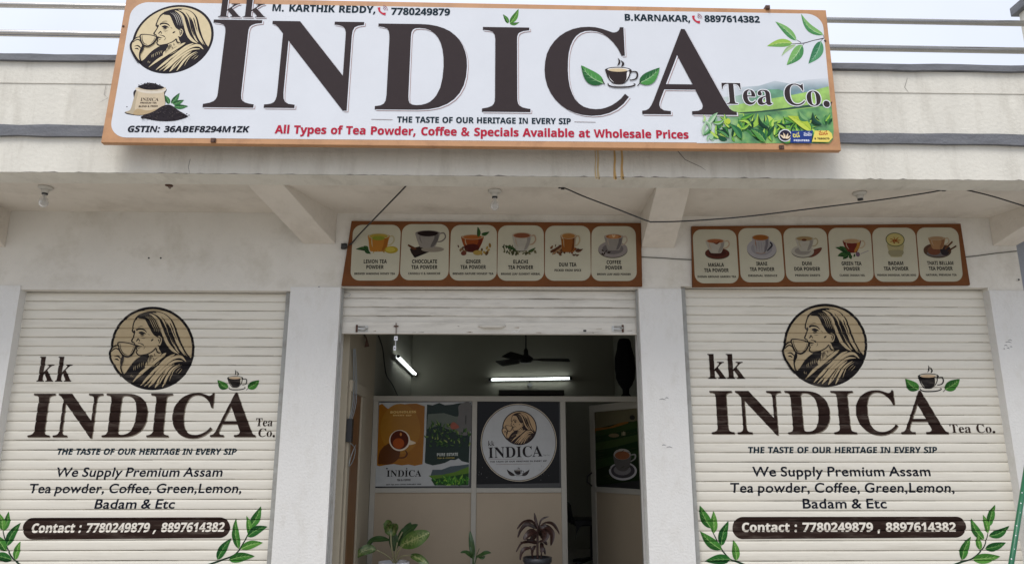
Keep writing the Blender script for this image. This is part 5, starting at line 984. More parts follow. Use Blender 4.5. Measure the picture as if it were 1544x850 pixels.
Z4 = lambda x, y: (x / 3.509, 430 + y / 3.509)
Z5 = lambda x, y: (x / 3.509, 640 + y / 3.509)
xl0, xl1 = X(30.5, 441, YS - .03), X(438.5, 440, YS - .03)
LFT = dict(emb=(230.6, 525.2, 63.0),
    indica=[('I', (42, 658.5), (75.5, 658.5), (52, 593)), ('N', (80, 658.5), (148, 658.5), (89, 593)), ('D', (153, 658.5), (219, 658.5), (163, 593)),
            ('I', (221, 658.5), (254.5, 658.5), (229, 593)), ('C', (257, 658.8), (319, 658.8), (290, 592)), ('A', (317, 658), (385.5, 658), (355.6, 591.5))],
    kk=[('k', (55.5, 575), (80.5, 575), (60, 537.5)), ('k', (83.5, 575), (108, 575), (88, 537.5))],
    tea=[('R', 'Tea', (386, 642), (411, 642), 11.8), ('R', 'Co.', (389.5, 658), (415, 658), 12.3)],
    lines=[('S', 'THE TASTE OF OUR HERITAGE IN EVERY SIP', (85.5, 684.8), (356, 684.8), 9.2, .11, INK_TEAL),
           ('G', 'We Supply Premium Assam', (83.5, 717.9), (335, 717.7), 13.6, .12, INK_NAVY),
           ('G', 'Tea powder, Coffee, Green,Lemon,', (43, 742.6), (364, 742.2), 13.8, .12, INK_NAVY),
           ('G', 'Badam & Etc', (142.5, 766), (263, 765.8), 14, .12, INK_NAVY)],
    pill=[(35, 780), (347.5, 779), (347.5, 810), (35, 813)], contact=('S', 'Contact : 7780249879 , 8897614382', (47, 802.2), (337.5, 800.4), 13.6, .12),
    cup=(325.2, 553, .0450),
    branches=[(([Z5(1085, 745), Z5(1180, 712), Z5(1250, 680), Z5(1300, 605), Z5(1325, 550)], [3, 2.6, 2.2, 1.8, 1.0]),
               [(Z5(1322, 545), Z5(1382, 430), 15, .05), (Z5(1322, 585), Z5(1306, 480), 10, .05), (Z5(1312, 590), Z5(1416, 537), 15, -.08), (Z5(1265, 655), Z5(1249, 493), 13, -.06),
                (Z5(1276, 655), Z5(1393, 622), 14, -.06), (Z5(1152, 712), Z5(1226, 598), 14, -.05), (Z5(1212, 715), Z5(1350, 693), 16, -.05)]),
              (([Z5(135, 755), Z5(80, 715), Z5(45, 660), Z5(26, 590), Z5(10, 535)], [3, 2.6, 2.2, 1.8, 1.0]),
               [(Z5(20, 560), Z5(49, 457), 11, .05), (Z5(18, 560), Z5(-4, 462), 12, .05), (Z5(38, 640), Z5(112, 517), 14, -.06), (Z5(34, 668), Z5(-40, 575), 16, .05),
                (Z5(84, 712), Z5(111, 615), 11, -.05), (Z5(66, 712), Z5(-50, 690), 16, .05)])])
painted_shutter('left', 'left closed cream shutter with slanted slogan and Tea Co. stacked on two lines', 1, xl0, xl1, BAYZ[0] - .004, .3, LFT)

Z6 = lambda x, y: (1020 + x / 2.947, 430 + y / 2.947)
Z7 = lambda x, y: (1020 + x / 2.947, 640 + y / 2.947)
Z8 = lambda x, y: (1430 + x / 8.947, 755 + y / 8.947)
Z9 = lambda x, y: (1040 + x / 8.95, 755 + y / 8.95)
xr0, xr1 = X(1026.5, 436, YS - .03), X(1491, 436, YS - .03)
RGT = dict(emb=(1244, 520.6, 63.0),
    indica=[('I', (1073, 653.8), (1107.5, 653.8), (1070, 589)), ('N', (1112, 653.8), (1182, 653.8), (1110, 589)), ('D', (1187.5, 653.8), (1253.5, 653.8), (1185, 589)),
            ('I', (1257.5, 653.8), (1292, 653.8), (1251, 589)), ('C', (1293.5, 654.2), (1355, 654.2), (1330, 588)), ('A', (1358.5, 653.6), (1430, 653.6), (1386.5, 588.5))],
    kk=[('k', (1068, 570.8), (1095, 570.8), (1075, 533.5)), ('k', (1096, 570.8), (1123.5, 570.8), (1103, 533.5))],
    tea=[('R', 'Tea Co.', (1432.5, 652), (1500, 652), 12.6)],
    lines=[('S', 'THE TASTE OF OUR HERITAGE IN EVERY SIP', (1127.5, 682.6), (1412.6, 682.4), 9.3, .06, INK_TEAL),
           ('G', 'We Supply Premium Assam', (1133.7, 717.4), (1402.8, 717.0), 14.2, .07, INK_NAVY),
           ('G', 'Tea powder, Coffee, Green,Lemon,', (1100.5, 741.8), (1439, 741.6), 14.4, .07, INK_NAVY),
           ('G', 'Badam & Etc', (1210, 765.6), (1336.6, 765.4), 14.4, .07, INK_NAVY)],
    pill=[(1104, 778.5), (1456, 778), (1456, 809.5), (1104, 812)], contact=('S', 'Contact : 7780249879 , 8897614382', (1118.4, 800.8), (1441, 800.2), 13.4, .06),
    cup=(1360, 545, 1 / 17.0),
    branches=[(([Z8(60, 860), Z8(180, 815), Z8(310, 775), Z8(440, 660), Z8(500, 540), Z8(545, 330)], [3.4, 2.8, 2.4, 2.0, 1.6, .6]),
               [(Z8(545, 335), Z8(622, 45), 13, -.05), (Z8(530, 430), Z8(455, 180), 9.5, .05), (Z8(540, 470), Z8(815, 330), 14, .10), (Z8(470, 520), Z8(298, 230), 14, -.08), (Z8(425, 655), Z8(395, 440), 10, -.05),
                (Z8(490, 640), Z8(768, 555), 14.5, .04), (Z8(175, 790), Z8(296, 475), 15, -.06), (Z8(325, 780), Z8(690, 742), 17, .02)]),
              (([Z9(740, 860), Z9(640, 815), Z9(540, 780), Z9(430, 650), Z9(350, 500), Z9(280, 360)], [3.6, 3.0, 2.4, 2.0, 1.6, .8]),
               [(Z9(285, 365), Z9(130, 55), 16, -.04), (Z9(325, 430), Z9(318, 130), 12.5, 0), (Z9(420, 600), Z9(522, 265), 15, -.06), (Z9(425, 655), Z9(138, 405), 17, -.05),
                (Z9(625, 800), Z9(585, 520), 13, .04), (Z9(550, 780), Z9(200, 808), 17, .03)])])
painted_shutter('right', 'right closed cream shutter with upright slogan and Tea Co. on one line', 2, xr0, xr1, BAYZ[2] - .004, .3, RGT)

# the middle shutter, rolled up above the doorway
xm0, xm1 = X(513, 437, YS - .03), X(963.5, 437, YS - .03)
ZBT, ZBB = XZ(740, 486.5, YS)[1], XZ(740, 503.5, YS)[1]
ms = thing('roller_shutter', 'plain worn white roller shutter rolled up above the open doorway', 'shutter', ((xm0 + xm1) / 2, YS, ZBB))
zs, prof, ks = shutter_geometry(BAYZ[1] - .004, ZBT)
slat_curtain(xm0, xm1, ks, M_SLATGREY, ms, 5); grime(xm0 + .04, xm1 - .04, ks, zs, prof, ms, 31, BAYZ[1] - .03, 1.6)
b = MB(); b.box((xm0 + .012, YS - .022, ZBB), (xm1 - .012, YS + .012, ZBT), M_SLATGREY); b.box((xm0 + .012, YS - .034, ZBB - .004), (xm1 - .012, YS + .018, ZBB + .006), M_SLATGREY); b.build('bottom_bar', ms, bevel=.002)
rails(xm0, xm1, BAYZ[1] - .004, ms)
PB = Plane((0, YS - .022, 0))
b = MB(); q = [PB.hit(x, y) for x, y in ((722, 491.5), (729, 491), (755, 491), (762, 491.5))]
o_ = Vector((0, -.035, -.012)); b.tube([q[0], q[0] * .2 + q[1] * .8 + o_ * .8, q[1] + o_, q[2] + o_, q[3] * .2 + q[2] * .8 + o_ * .8, q[3]], [.008, .010, .012, .012, .010, .008], M_SLATGREY, 10); b.build('pull_handle', ms)
for px in (546, 931):
    p = PB.hit(px, 495.5); b = MB()
    b.box((p.x - .05, p.y - .006, p.z - .025), (p.x + .05, p.y - .001, p.z + .025), M_CHROME)
    b.tube([p + Vector((-.03, -.012, .016)), p + Vector((.02, -.014, .016)), p + Vector((.045, -.03, .004)), p + Vector((.02, -.014, -.014)), p + Vector((-.03, -.012, -.012))], .006, M_CHROME, 8)
    s_ = -1 if px < 700 else 1
    b.tube([p + Vector((s_ * .045, -.01, -.03)), p + Vector((s_ * .045, -.01, .032))], .009, M_BROWNHOOK, 8)
    b.build('lock_hasp', ms)
cv = Canvas(PB, .0008)
rs = random.Random(3)
for i in range(16):
    x = rs.uniform(518, 950); y = 503.0 - abs(rs.gauss(0, 2.0)) if rs.random() < .75 else rs.uniform(488, 503)
    cv = Canvas(PB, .0008); cv.stroke([(x, y), (x + rs.uniform(2, 9), y + rs.uniform(-.5, .5))], [.3, rs.uniform(.5, 1.5)], rs.choice([M_BROWNHOOK, M_GROOVE, mat('pale brown rust', (.25, .15, .08), .9)]), smooth=False); cv.build('rust_mark', ms)
cv = Canvas(PB, .0008); cv.poly([(879.5, 497), (884, 497), (884, 500), (879.5, 500)], M_BLACK, smooth=False); cv.build('rivet_hole', ms)
cv = Canvas(PB, .0008); cv.stroke([(771, 501), (776, 499), (779, 501), (786, 493)], [.6, 1, .8, .5], mat('chalk scratch', (.75, .74, .70), .9)); cv.build('scratch', ms)
b = MB(); p = PB.hit(523, 441)
b.tube([PB.hit(x, y) + Vector((0, -.012, 0)) for x, y in ((515, 449), (522, 449), (527, 446.5), (529, 444), (526, 441.5), (519, 441))], .004, M_CHROME, 6); b.build('wire_loop', ms)

# key hanging from the bar by a bolt
p = PB.hit(597.5, 490)
kt = thing('hanging_key', 'white tagged key hanging on a short chain below the raised shutter bar', 'key', p)
b = MB(); pts = [PB.hit(597.5, y) + Vector((0, -.012, 0)) for y in (487, 495, 504)]
b.tube(pts, .004, M_BROWNHOOK, 6); a = PB.hit(594, 492) + Vector((0, -.012, 0)); c = PB.hit(601, 492) + Vector((0, -.012, 0)); b.tube([a, c], .006, M_BROWNHOOK, 6); b.build('bolt_chain', kt)
M_TAG = mat('white tag', (.74, .75, .78), .4)
for name, x0, x1, y0, y1 in (('tag', 594.5, 600, 507, 513.5), ('shank', 596.2, 597.4, 513.5, 521), ('tag', 593.5, 597.5, 521.5, 528.5)):
    a, c = PB.hit(x0, y1), PB.hit(x1, y0); b = MB(); b.box((a.x, a.y - .016, a.z), (c.x, a.y - .009, c.z), M_TAG)
    if name == 'tag': m_ = (a + c) / 2; b.box((m_.x - .005, a.y - .0165, m_.z - .005), (m_.x + .005, a.y - .016, m_.z + .005), M_BLACK)
    b.build(name, kt, bevel=.002)

# ================================================================== THE BIG SIGNBOARD
zb = XZ(772, 222, 5.15)[1]
PSN = Plane((0, 5.15, zb), (1, 0, 0), (0, .05, 1))
sg = thing('shop_signboard', 'wide white tea company signboard in a brown frame across the parapet', 'signboard', (0, 5.15, zb))
CO = [PSN.uv(*p) for p in ((191, -5), (1245.5, 15.5), (1268.5, 227), (152, 215))]
M_FRAME = mat('sign frame copper brown', (.46, .235, .105), .5, var=.10, vscale=4, stain=((.22, .09, .035), .55, 5))
b = MB()
b.hexa([PSN.at(*CO[3], 0), PSN.at(*CO[2], 0), PSN.at(*CO[2], -.045), PSN.at(*CO[3], -.045)], [PSN.at(*CO[0], 0), PSN.at(*CO[1], 0), PSN.at(*CO[1], -.045), PSN.at(*CO[0], -.045)], M_FRAME)
b.build('frame_board', sg, bevel=.004)
M_FACE = mat('white flex print', (.63, .652, .695), .55, var=.03, vscale=2.0, bump=.16, bscale=3.5, spec=.25)
FACEQ = [(199.5, 3.5), (1239.5, 21.5), (1257.8, 217), (164, 207.5)]
c = Canvas(PSN, .0010); c.rrect(FACEQ, .11, M_FACE, 8); c.build('face_sheet', sg)

# printed tea garden in the lower right corner, fading to white at its left edge
def garden_mat():
    m = bpy.data.materials.new('printed tea garden'); m.use_nodes = True
    n, l = m.node_tree.nodes, m.node_tree.links; b_ = n['Principled BSDF']; b_.inputs['Roughness'].default_value = .4
    t = n.new('ShaderNodeTexCoord'); s = n.new('ShaderNodeSeparateXYZ'); l.new(t.outputs['Object'], s.inputs[0])
    x = n.new('ShaderNodeTexNoise'); x.inputs['Scale'].default_value = 9; x.inputs['Detail'].default_value = 5; l.new(t.outputs['Object'], x.inputs['Vector'])
    r = n.new('ShaderNodeValToRGB'); E = r.color_ramp.elements
    E[0].position, E[0].color = .3, (.03, .11, .05, 1); E[1].position, E[1].color = .72, (.30, .50, .12, 1)
    e = E.new(.5); e.color = (.10, .28, .09, 1); l.new(x.outputs['Fac'], r.inputs[0])
    u0, u1 = PSN.uv(1050, 180)[0], PSN.uv(1118, 180)[0]
    mr_ = n.new('ShaderNodeMapRange'); mr_.interpolation_type = 'SMOOTHSTEP'; mr_.inputs[1].default_value, mr_.inputs[2].default_value = u0, u1
    l.new(s.outputs['X'], mr_.inputs[0])
    k = n.new('ShaderNodeMixRGB'); k.inputs[1].default_value = (.63, .652, .695, 1); l.new(r.outputs[0], k.inputs[2]); l.new(mr_.outputs[0], k.inputs[0]); l.new(k.outputs[0], b_.inputs['Base Color'])
    return m, mr_
def fade_mat(name, c1, u_px0, u_px1, v_px0=None, v_px1=None, c0=(.63, .652, .695)):
    m = bpy.data.materials.new(name); m.use_nodes = True
    n, l = m.node_tree.nodes, m.node_tree.links; b_ = n['Principled BSDF']; b_.inputs['Roughness'].default_value = .4
    t = n.new('ShaderNodeTexCoord'); s = n.new('ShaderNodeSeparateXYZ'); l.new(t.outputs['Object'], s.inputs[0])
    x = n.new('ShaderNodeTexNoise'); x.inputs['Scale'].default_value = 14; x.inputs['Detail'].default_value = 4; l.new(t.outputs['Object'], x.inputs['Vector'])
    hs = n.new('ShaderNodeHueSaturation'); hs.inputs['Color'].default_value = (*c1, 1)
    vr = n.new('ShaderNodeMapRange'); vr.inputs[1].default_value, vr.inputs[2].default_value, vr.inputs[3].default_value, vr.inputs[4].default_value = .3, .7, .75, 1.25
    l.new(x.outputs['Fac'], vr.inputs[0]); l.new(vr.outputs[0], hs.inputs['Value'])
    a = n.new('ShaderNodeMapRange'); a.interpolation_type = 'SMOOTHSTEP'; a.inputs[1].default_value, a.inputs[2].default_value = PSN.uv(u_px0, 160)[0], PSN.uv(u_px1, 160)[0]; l.new(s.outputs['X'], a.inputs[0])
    fac = a.outputs[0]
    if v_px0:
        g = n.new('ShaderNodeMapRange'); g.interpolation_type = 'SMOOTHSTEP'; g.inputs[1].default_value, g.inputs[2].default_value = PSN.at(*PSN.uv(1200, v_px0)).z - zb, PSN.at(*PSN.uv(1200, v_px1)).z - zb; l.new(s.outputs['Z'], g.inputs[0])
        mu = n.new('ShaderNodeMath'); mu.operation = 'MULTIPLY'; l.new(fac, mu.inputs[0]); l.new(g.outputs[0], mu.inputs[1]); fac = mu.outputs[0]
    k = n.new('ShaderNodeMixRGB'); k.inputs[1].default_value = (*c0, 1); l.new(hs.outputs[0], k.inputs[2]); l.new(fac, k.inputs[0]); l.new(k.outputs[0], b_.inputs['Base Color'])
    return m
c = Canvas(PSN, .0014)
G7 = lambda x, y: (1040 + x / 6.713, 100 + y / 6.713)
c.poly([G7(180, 240), G7(480, 215), G7(700, 200), G7(860, 150), G7(1000, 175), G7(1180, 140), G7(1398, 120), G7(1415, 330), G7(180, 400)], fade_mat('printed hill mist', (.14, .24, .27), 1070, 1190, 112, 140), smooth=False)
c.poly([G7(180, 330), G7(480, 300), G7(720, 240), G7(900, 235), G7(1080, 300), G7(1415, 290), G7(1415, 400), G7(180, 420)], fade_mat('printed far slope', (.10, .26, .15), 1060, 1150), smooth=False)
c.poly([G7(120, 450), G7(420, 400), G7(700, 350), G7(1000, 300), G7(1200, 260), G7(1405, 205), G7(1432, 440), G7(120, 520)], fade_mat('printed bright slope', (.27, .46, .10), 1050, 1120), smooth=False)
c.poly([G7(470, 470), G7(700, 455), G7(960, 425), G7(1180, 395), G7(1432, 370), G7(1434, 400), G7(1180, 420), G7(1000, 440), G7(760, 470), G7(560, 484)], ink(58, 92, 74), smooth=False)
gm, _m = garden_mat()
c.poly([G7(70, 780), G7(90, 640), G7(130, 520), G7(420, 500), G7(700, 470), G7(1000, 448), G7(1434, 400), G7(1456, 640), G7(1450, 740), G7(1420, 775), G7(1400, 783), G7(700, 780)], gm, smooth=False)
rs = random.Random(11)
GR = [ink(60, 120, 62), ink(104, 160, 62), ink(150, 190, 78), ink(34, 84, 56), ink(84, 140, 84), ink(176, 206, 96), ink(26, 64, 48)]
GP = [ink(150, 186, 150), ink(176, 200, 170), ink(128, 170, 130)]
for i in range(120):
    x = rs.uniform(110, 1430); y = rs.uniform(560, 770) if rs.random() < .75 else rs.uniform(500, 600)
    ln = rs.uniform(60, 160); an = rs.gauss(-math.pi / 2, .75)
    tx, ty = x + ln * math.cos(an), y + ln * math.sin(an)
    if ty < 470 or tx < 70 or tx > 1440 or y > 775: continue
    g = rs.choice(GP) if x < 260 and rs.random() < .8 else rs.choice(GR); h = rs.choice(GP) if x < 230 else rs.choice(GR)
    c.leaf(G7(x, y), G7(tx, ty), rs.uniform(25, 60) / 6.713, g, h, None, rs.uniform(-.25, .25))
c.leaf(G7(1225, 660), G7(985, 510), 15, ink(170, 190, 66), ink(190, 204, 84), ink(140, 170, 60), .08)
c.leaf(G7(1330, 600), G7(1240, 468), 9, ink(40, 84, 66), ink(30, 62, 52), None, -.25); c.leaf(G7(1190, 560), G7(1100, 455), 10, ink(120, 165, 110), ink(70, 120, 80), None, -.2)
c.leaf(G7(800, 640), G7(690, 500), 7, ink(30, 70, 50), ink(24, 56, 44), None, -.2); c.leaf(G7(520, 740), G7(400, 590), 11, ink(44, 104, 70), ink(70, 130, 80), None, .1); c.leaf(G7(760, 770), G7(610, 640), 14, ink(40, 100, 66), ink(80, 140, 70), ink(150, 190, 110), .1)
c.ell(*G7(382, 565), 4, 4.4, ink(176, 196, 70), 14)
# small printer's marks in the corner
c.ell(*G7(960, 708), 68 / 6.713, 63 / 6.713, ink(212, 214, 220), 32); c.ell(*G7(960, 708), 58 / 6.713, 54 / 6.713, ink(44, 42, 60), 32)
for k, (a, w) in enumerate(((-150, 9), (-110, 9), (-60, 9), (-25, 9))):
    x0, y0 = 960 + 6 * k - 10, 740; c.leaf(G7(x0, y0), G7(x0 + 52 * math.cos(R(a)), y0 - 12 + 52 * math.sin(R(a))), 3, ink(214, 190, 150), ink(228, 214, 190), None, .1)
c.poly([G7(1020, 662), G7(1240, 660), G7(1222, 786), G7(1010, 782)], ink(40, 62, 128), smooth=False)
c.poly([G7(1262, 660), G7(1400, 660), G7(1432, 690), G7(1440, 730), G7(1400, 775), G7(1230, 772)], ink(226, 206, 106), smooth=False)
c.text('T', 'లడగ', G7(1038, 728), G7(1140, 726), 8.5, ink(232, 220, 110)); c.text('T', 'మమ', G7(1148, 712), G7(1228, 710), 6, ink(220, 224, 236))
c.text('S', 'PRINTERS', G7(1048, 768), G7(1205, 768), 2.6, ink(226, 230, 240))
c.text('T', 'గమడ', G7(1272, 706), G7(1392, 700), 7, ink(176, 66, 44)); c.text('S', '8 7886670', G7(1256, 750), G7(1408, 750), 2.8, ink(60, 44, 40))
c.build('tea_garden_print', sg)

S1 = lambda x, y: (150 + x / 3.695, y / 3.695); S2 = lambda x, y: (550 + x / 3.695, y / 3.695); S3 = lambda x, y: (900 + x / 3.695, y / 3.695)
INK_SIGN = ink(60, 51, 53); INK_HALO = ink(216, 219, 226); INK_PINK = ink(168, 128, 122)
BIG = [('I', (305.6, 162.4), (382.2, 163.0), (325, 30.4)), ('N', (397.8, 163.2), (541, 165.5), (413, 32.4)), ('D', (563.5, 165.6), (703, 168), (575, 36.4)),
       ('I', (726.7, 169.2), (799.8, 169.6), (732, 41.6)), ('C', (822, 171.5), (949.5, 173), (880, 41.2)), ('A', (968.4, 172.8), (1111, 174.2), (1034, 44.6))]
c = Canvas(PSN, .0030)
for dx, dy, m in ((2.4, 1.9, INK_PINK), (1.7, 1.3, INK_HALO), (0, 0, INK_SIGN)):
    for ch, bl, br, top in BIG: c.letter('R', ch, bl, br, top, m, dx, dy)
for dx, dy, m in ((1.6, 1.2, INK_PINK), (1.1, .8, INK_HALO), (0, 0, INK_SIGN)):
    for bl, br, top in (((329, 26.6), (363, 27), (335, -3.5)), ((366, 27), (400.5, 27.4), (371, -3.0))): c.letter('R', 'k', bl, br, top, m, dx, dy)
c.build('name_lettering', sg)
c = Canvas(PSN, .0030)
for dx, dy, m in [(1.3 * math.cos(a * math.pi / 4), 1.3 * math.sin(a * math.pi / 4), ink(224, 226, 230)) for a in range(8)] + [(0, 0, INK_SIGN)]:
    c.text('R', 'Tea Co.', (1090 + dx, 157.2 + dy), (1251.2 + dx, 160 + dy), 31.5, m)
c.ell(1253.6, 155, .9, 1.2, INK_SIGN, 10)
c.build('tea_co_lettering', sg)
c = Canvas(PSN, .0030)
c.text('S', 'M. KARTHIK REDDY,', (410.5, 17.4), (566, 20.4), 10.4, INK_TEAL); c.text('S', '7780249879', (589.5, 22.8), (678.5, 24.0), 10.4, INK_TEAL)
c.text('S', 'B.KARNAKAR,', (942, 31.6), (1040.8, 33.6), 9.8, INK_TEAL); c.text('S', '8897614382', (1062.4, 33.6), (1145.8, 34.8), 9.8, INK_TEAL)
INK_RED = ink(176, 36, 60); INK_PHONE = ink(190, 50, 70)
for x, y in ((577.5, 16), (1051.2, 28.4)):
    c.stroke([(x - 6, y - 4), (x - 5.2, y + 1), (x - 1, y + 5), (x + 4, y + 6)], [4.2, 2.6, 2.6, 4.4], INK_PHONE)
    for r in (2.4, 4.6, 6.8): c.stroke([(x + r * math.cos(a), y + r * math.sin(a)) for a in (-1.5, -1.1, -.7, -.3, .1)], .8, ink(150, 90, 105))
c.build('contact_lettering', sg)
c = Canvas(PSN, .0030)
c.text('S', 'THE TASTE OF OUR HERITAGE IN EVERY SIP', (598.7, 185.0), (860.8, 187.7), 8.9, INK_TEAL)
c.stroke([(560, 180.4), (592, 181)], .8, ink(150, 140, 140)); c.stroke([(866, 184.2), (898, 184.8)], .8, ink(150, 140, 140))
c.text('S', 'All Types of Tea Powder, Coffee & Specials Available at Wholesale Prices', (414, 201.4), (1038.4, 209.4), 12.2, INK_RED)
c.text('S', 'GSTIN: 36ABEF8294M1ZK', (192, 199.4), (375, 199.9), 9.2, INK_NAVY, .10)
c.build('slogan_lettering', sg)
c = Canvas(PSN, .0012, lambda x, y: (203.3294 + .154842 * x - .023583 * y, 3.9971 - .0027907 * x + .132678 * y))
draw_emblem(c, ink(40, 36, 42), ink(212, 196, 160), ink(196, 190, 180)); c.build('portrait_emblem', sg)
# cup between the leaves, sprout on the second I, branch in the corner
c = Canvas(PSN, .0060, lambda x, y: (882.5 + x * .0748, 81.5 + y * .0655 + x * .0012)); draw_cup(c, ink(52, 42, 42), INK_TAN, ink(206, 186, 150), ink(226, 224, 224))
c.xf = None; a1, a2, av = leaf_inks(0)
c.leaf((909.5, 126.5), (876, 99.5), 22, ink(74, 140, 72), ink(44, 104, 58), ink(150, 190, 140), -.10); c.stroke([(907, 120), (911.5, 128)], [1.2, 1.4], INK_BLACK)
c.leaf((964, 126), (994.5, 103), 21, ink(74, 140, 72), ink(44, 104, 58), ink(150, 190, 140), .08); c.stroke([(967, 123), (961, 130.5)], [1.2, 1.2], INK_BLACK)
c.build('cup_print', sg)
c = Canvas(PSN, .0012)
c.leaf(S2(800, 133), S2(770, 82), 7, *leaf_inks(0), .05); c.leaf(S2(808, 132), S2(857, 52), 10, *leaf_inks(1), .06); c.leaf(S2(808, 134), S2(862, 126), 5, *leaf_inks(0), .1)
c.build('sprout_print', sg)
B8 = lambda x, y: (1150 + x / 9.44, 15 + y / 9.44)
c = Canvas(PSN, .0012)
c.stroke([B8(400, 488), B8(580, 478), B8(720, 440), B8(872, 408)], [.7, 1.3, 1.1, 1.6], ink(60, 50, 58)); c.stroke([B8(480, 430), B8(545, 470)], [.5, 1.1], ink(60, 50, 58)); c.stroke([B8(800, 480), B8(850, 420)], [.5, .8], ink(60, 50, 58)); c.stroke([B8(560, 515), B8(590, 485)], [.5, .8], ink(60, 50, 58))
L1 = (ink(120, 172, 100), ink(74, 136, 82), ink(176, 206, 160)); L2 = (ink(60, 120, 84), ink(84, 146, 104), ink(150, 190, 160)); L3 = (ink(150, 186, 84), ink(112, 162, 84), ink(190, 212, 130))
c.leaf(B8(478, 440), B8(178, 170), 12.5, *L1, .03); c.leaf(B8(420, 478), B8(60, 520), 13.5, *L3, .06); c.leaf(B8(560, 500), B8(340, 790), 19, *L1, -.06)
c.leaf(B8(830, 450), B8(650, 770), 18, *L2, -.08); c.leaf(B8(860, 362), B8(545, 62), 12, *L1, -.14); c.stroke([B8(858, 358), B8(868, 385), B8(870, 410)], [.5, .6, .8], ink(60, 50, 58)); c.leaf(B8(470, 500), B8(265, 665), 6, ink(150, 178, 130), ink(170, 196, 150), None, .1)
c.build('branch_print', sg)
# sack of tea with a heap beside it
K = lambda x, y: (185 + x / 11.336, 115 + y / 11.336)
c = Canvas(PSN, .0012)
rs = random.Random(5)
c.poly([K(50, 640), K(40, 615), K(140, 585), K(190, 400), K(230, 230), K(720, 210), K(720, 320), K(730, 480), K(640, 600), K(430, 650), K(300, 680), K(110, 660)], ink(52, 48, 54))
c.poly([K(46, 612), K(130, 575), K(185, 400), K(235, 250), K(230, 205), K(460, 190), K(710, 195), K(735, 215), K(708, 290), K(725, 480), K(660, 560), K(540, 610), K(380, 655), K(290, 668), K(110, 640)], ink(200, 184, 158), n=4)
c.poly([K(46, 612), K(130, 575), K(185, 400), K(232, 260), K(260, 300), K(230, 420), K(210, 560), K(240, 640), K(110, 640)], ink(180, 166, 142), n=4)
c.poly([K(250, 560), K(420, 590), K(600, 560), K(660, 560), K(540, 610), K(380, 655), K(290, 668), K(180, 650)], ink(178, 156, 122), n=4)
c.poly([K(228, 210), K(330, 235), K(480, 250), K(640, 245), K(738, 215), K(730, 255), K(640, 292), K(470, 300), K(320, 280), K(232, 240)], ink(214, 204, 188), n=4)
c.poly([K(258, 180), K(330, 150), K(400, 130), K(470, 118), K(550, 128), K(620, 155), K(710, 195), K(650, 222), K(500, 238), K(350, 222)], ink(40, 36, 42), n=4)
c.text('R', 'INDICA', K(305, 428), K(612, 428), 4.8, ink(56, 44, 38)); c.text('S', 'PREMIUM TEA', K(300, 474), K(580, 474), 2.6, ink(76, 62, 52)); c.text('S', 'BLEND & FRESH', K(275, 535), K(600, 530), 2.6, ink(76, 62, 52))
for bs, tp, w in (((795, 480), (725, 330), 8), ((830, 470), (975, 290), 8.5), ((860, 480), (1050, 410), 8), ((880, 520), (1120, 515), 8)): c.leaf(K(*bs), K(*tp), w, ink(60, 116, 66), ink(40, 88, 52), ink(130, 176, 120), .04)
c.poly([K(310, 700), K(450, 640), K(560, 590), K(650, 530), K(760, 490), K(850, 510), K(960, 590), K(1080, 660), K(1110, 700), K(900, 765), K(640, 772), K(420, 735)], ink(44, 38, 44), n=4)
for i in range(170):
    if i < 120:
        t = rs.random(); x = 330 + 760 * t; top = 490 + abs(x - 770) * .55; y = rs.uniform(top, 765 - abs(x - 680) * .12)
    else: x = rs.uniform(280, 690); y = rs.uniform(118 + abs(x - 490) * .25, 225 - abs(x - 490) * .1)
    c.ell(*K(x, y), rs.uniform(.5, 1.1), rs.uniform(.4, .9), rs.choice([ink(30, 26, 30), ink(64, 56, 60), ink(86, 78, 78), ink(52, 44, 48)]), 6)
for x, y in ((1150, 690), (1112, 665), (760, 775), (640, 775), (400, 740), (92, 547), (510, 765), (870, 770), (1030, 735)): c.ell(*K(x, y), 1.1, .9, ink(40, 36, 40), 7)
c.build('tea_sack_print', sg)
# clips and bolts that hold the board
for px, py in ((322, 212.5), (1178, 223), (1157, 12.5)):
    b = MB(); p = PSN.hit(px, py); b.box((p.x - .018, p.y - .014, p.z - .015), (p.x + .018, p.y + .05, p.z + .018), M_BROWNHOOK); b.box((p.x - .006, p.y - .024, p.z - .02), (p.x + .012, p.y - .0139, p.z + .006), M_BROWNHOOK); b.build('clip', sg, bevel=.003)
for px, py in ((1244, 62), (186, 40)): p = PSN.hit(px, py); b = MB(); b.lathe([(0, .006), (.008, .005), (.010, 0)], p, M_BROWNHOOK, 10, PSN.n); b.build('screw_head', sg)
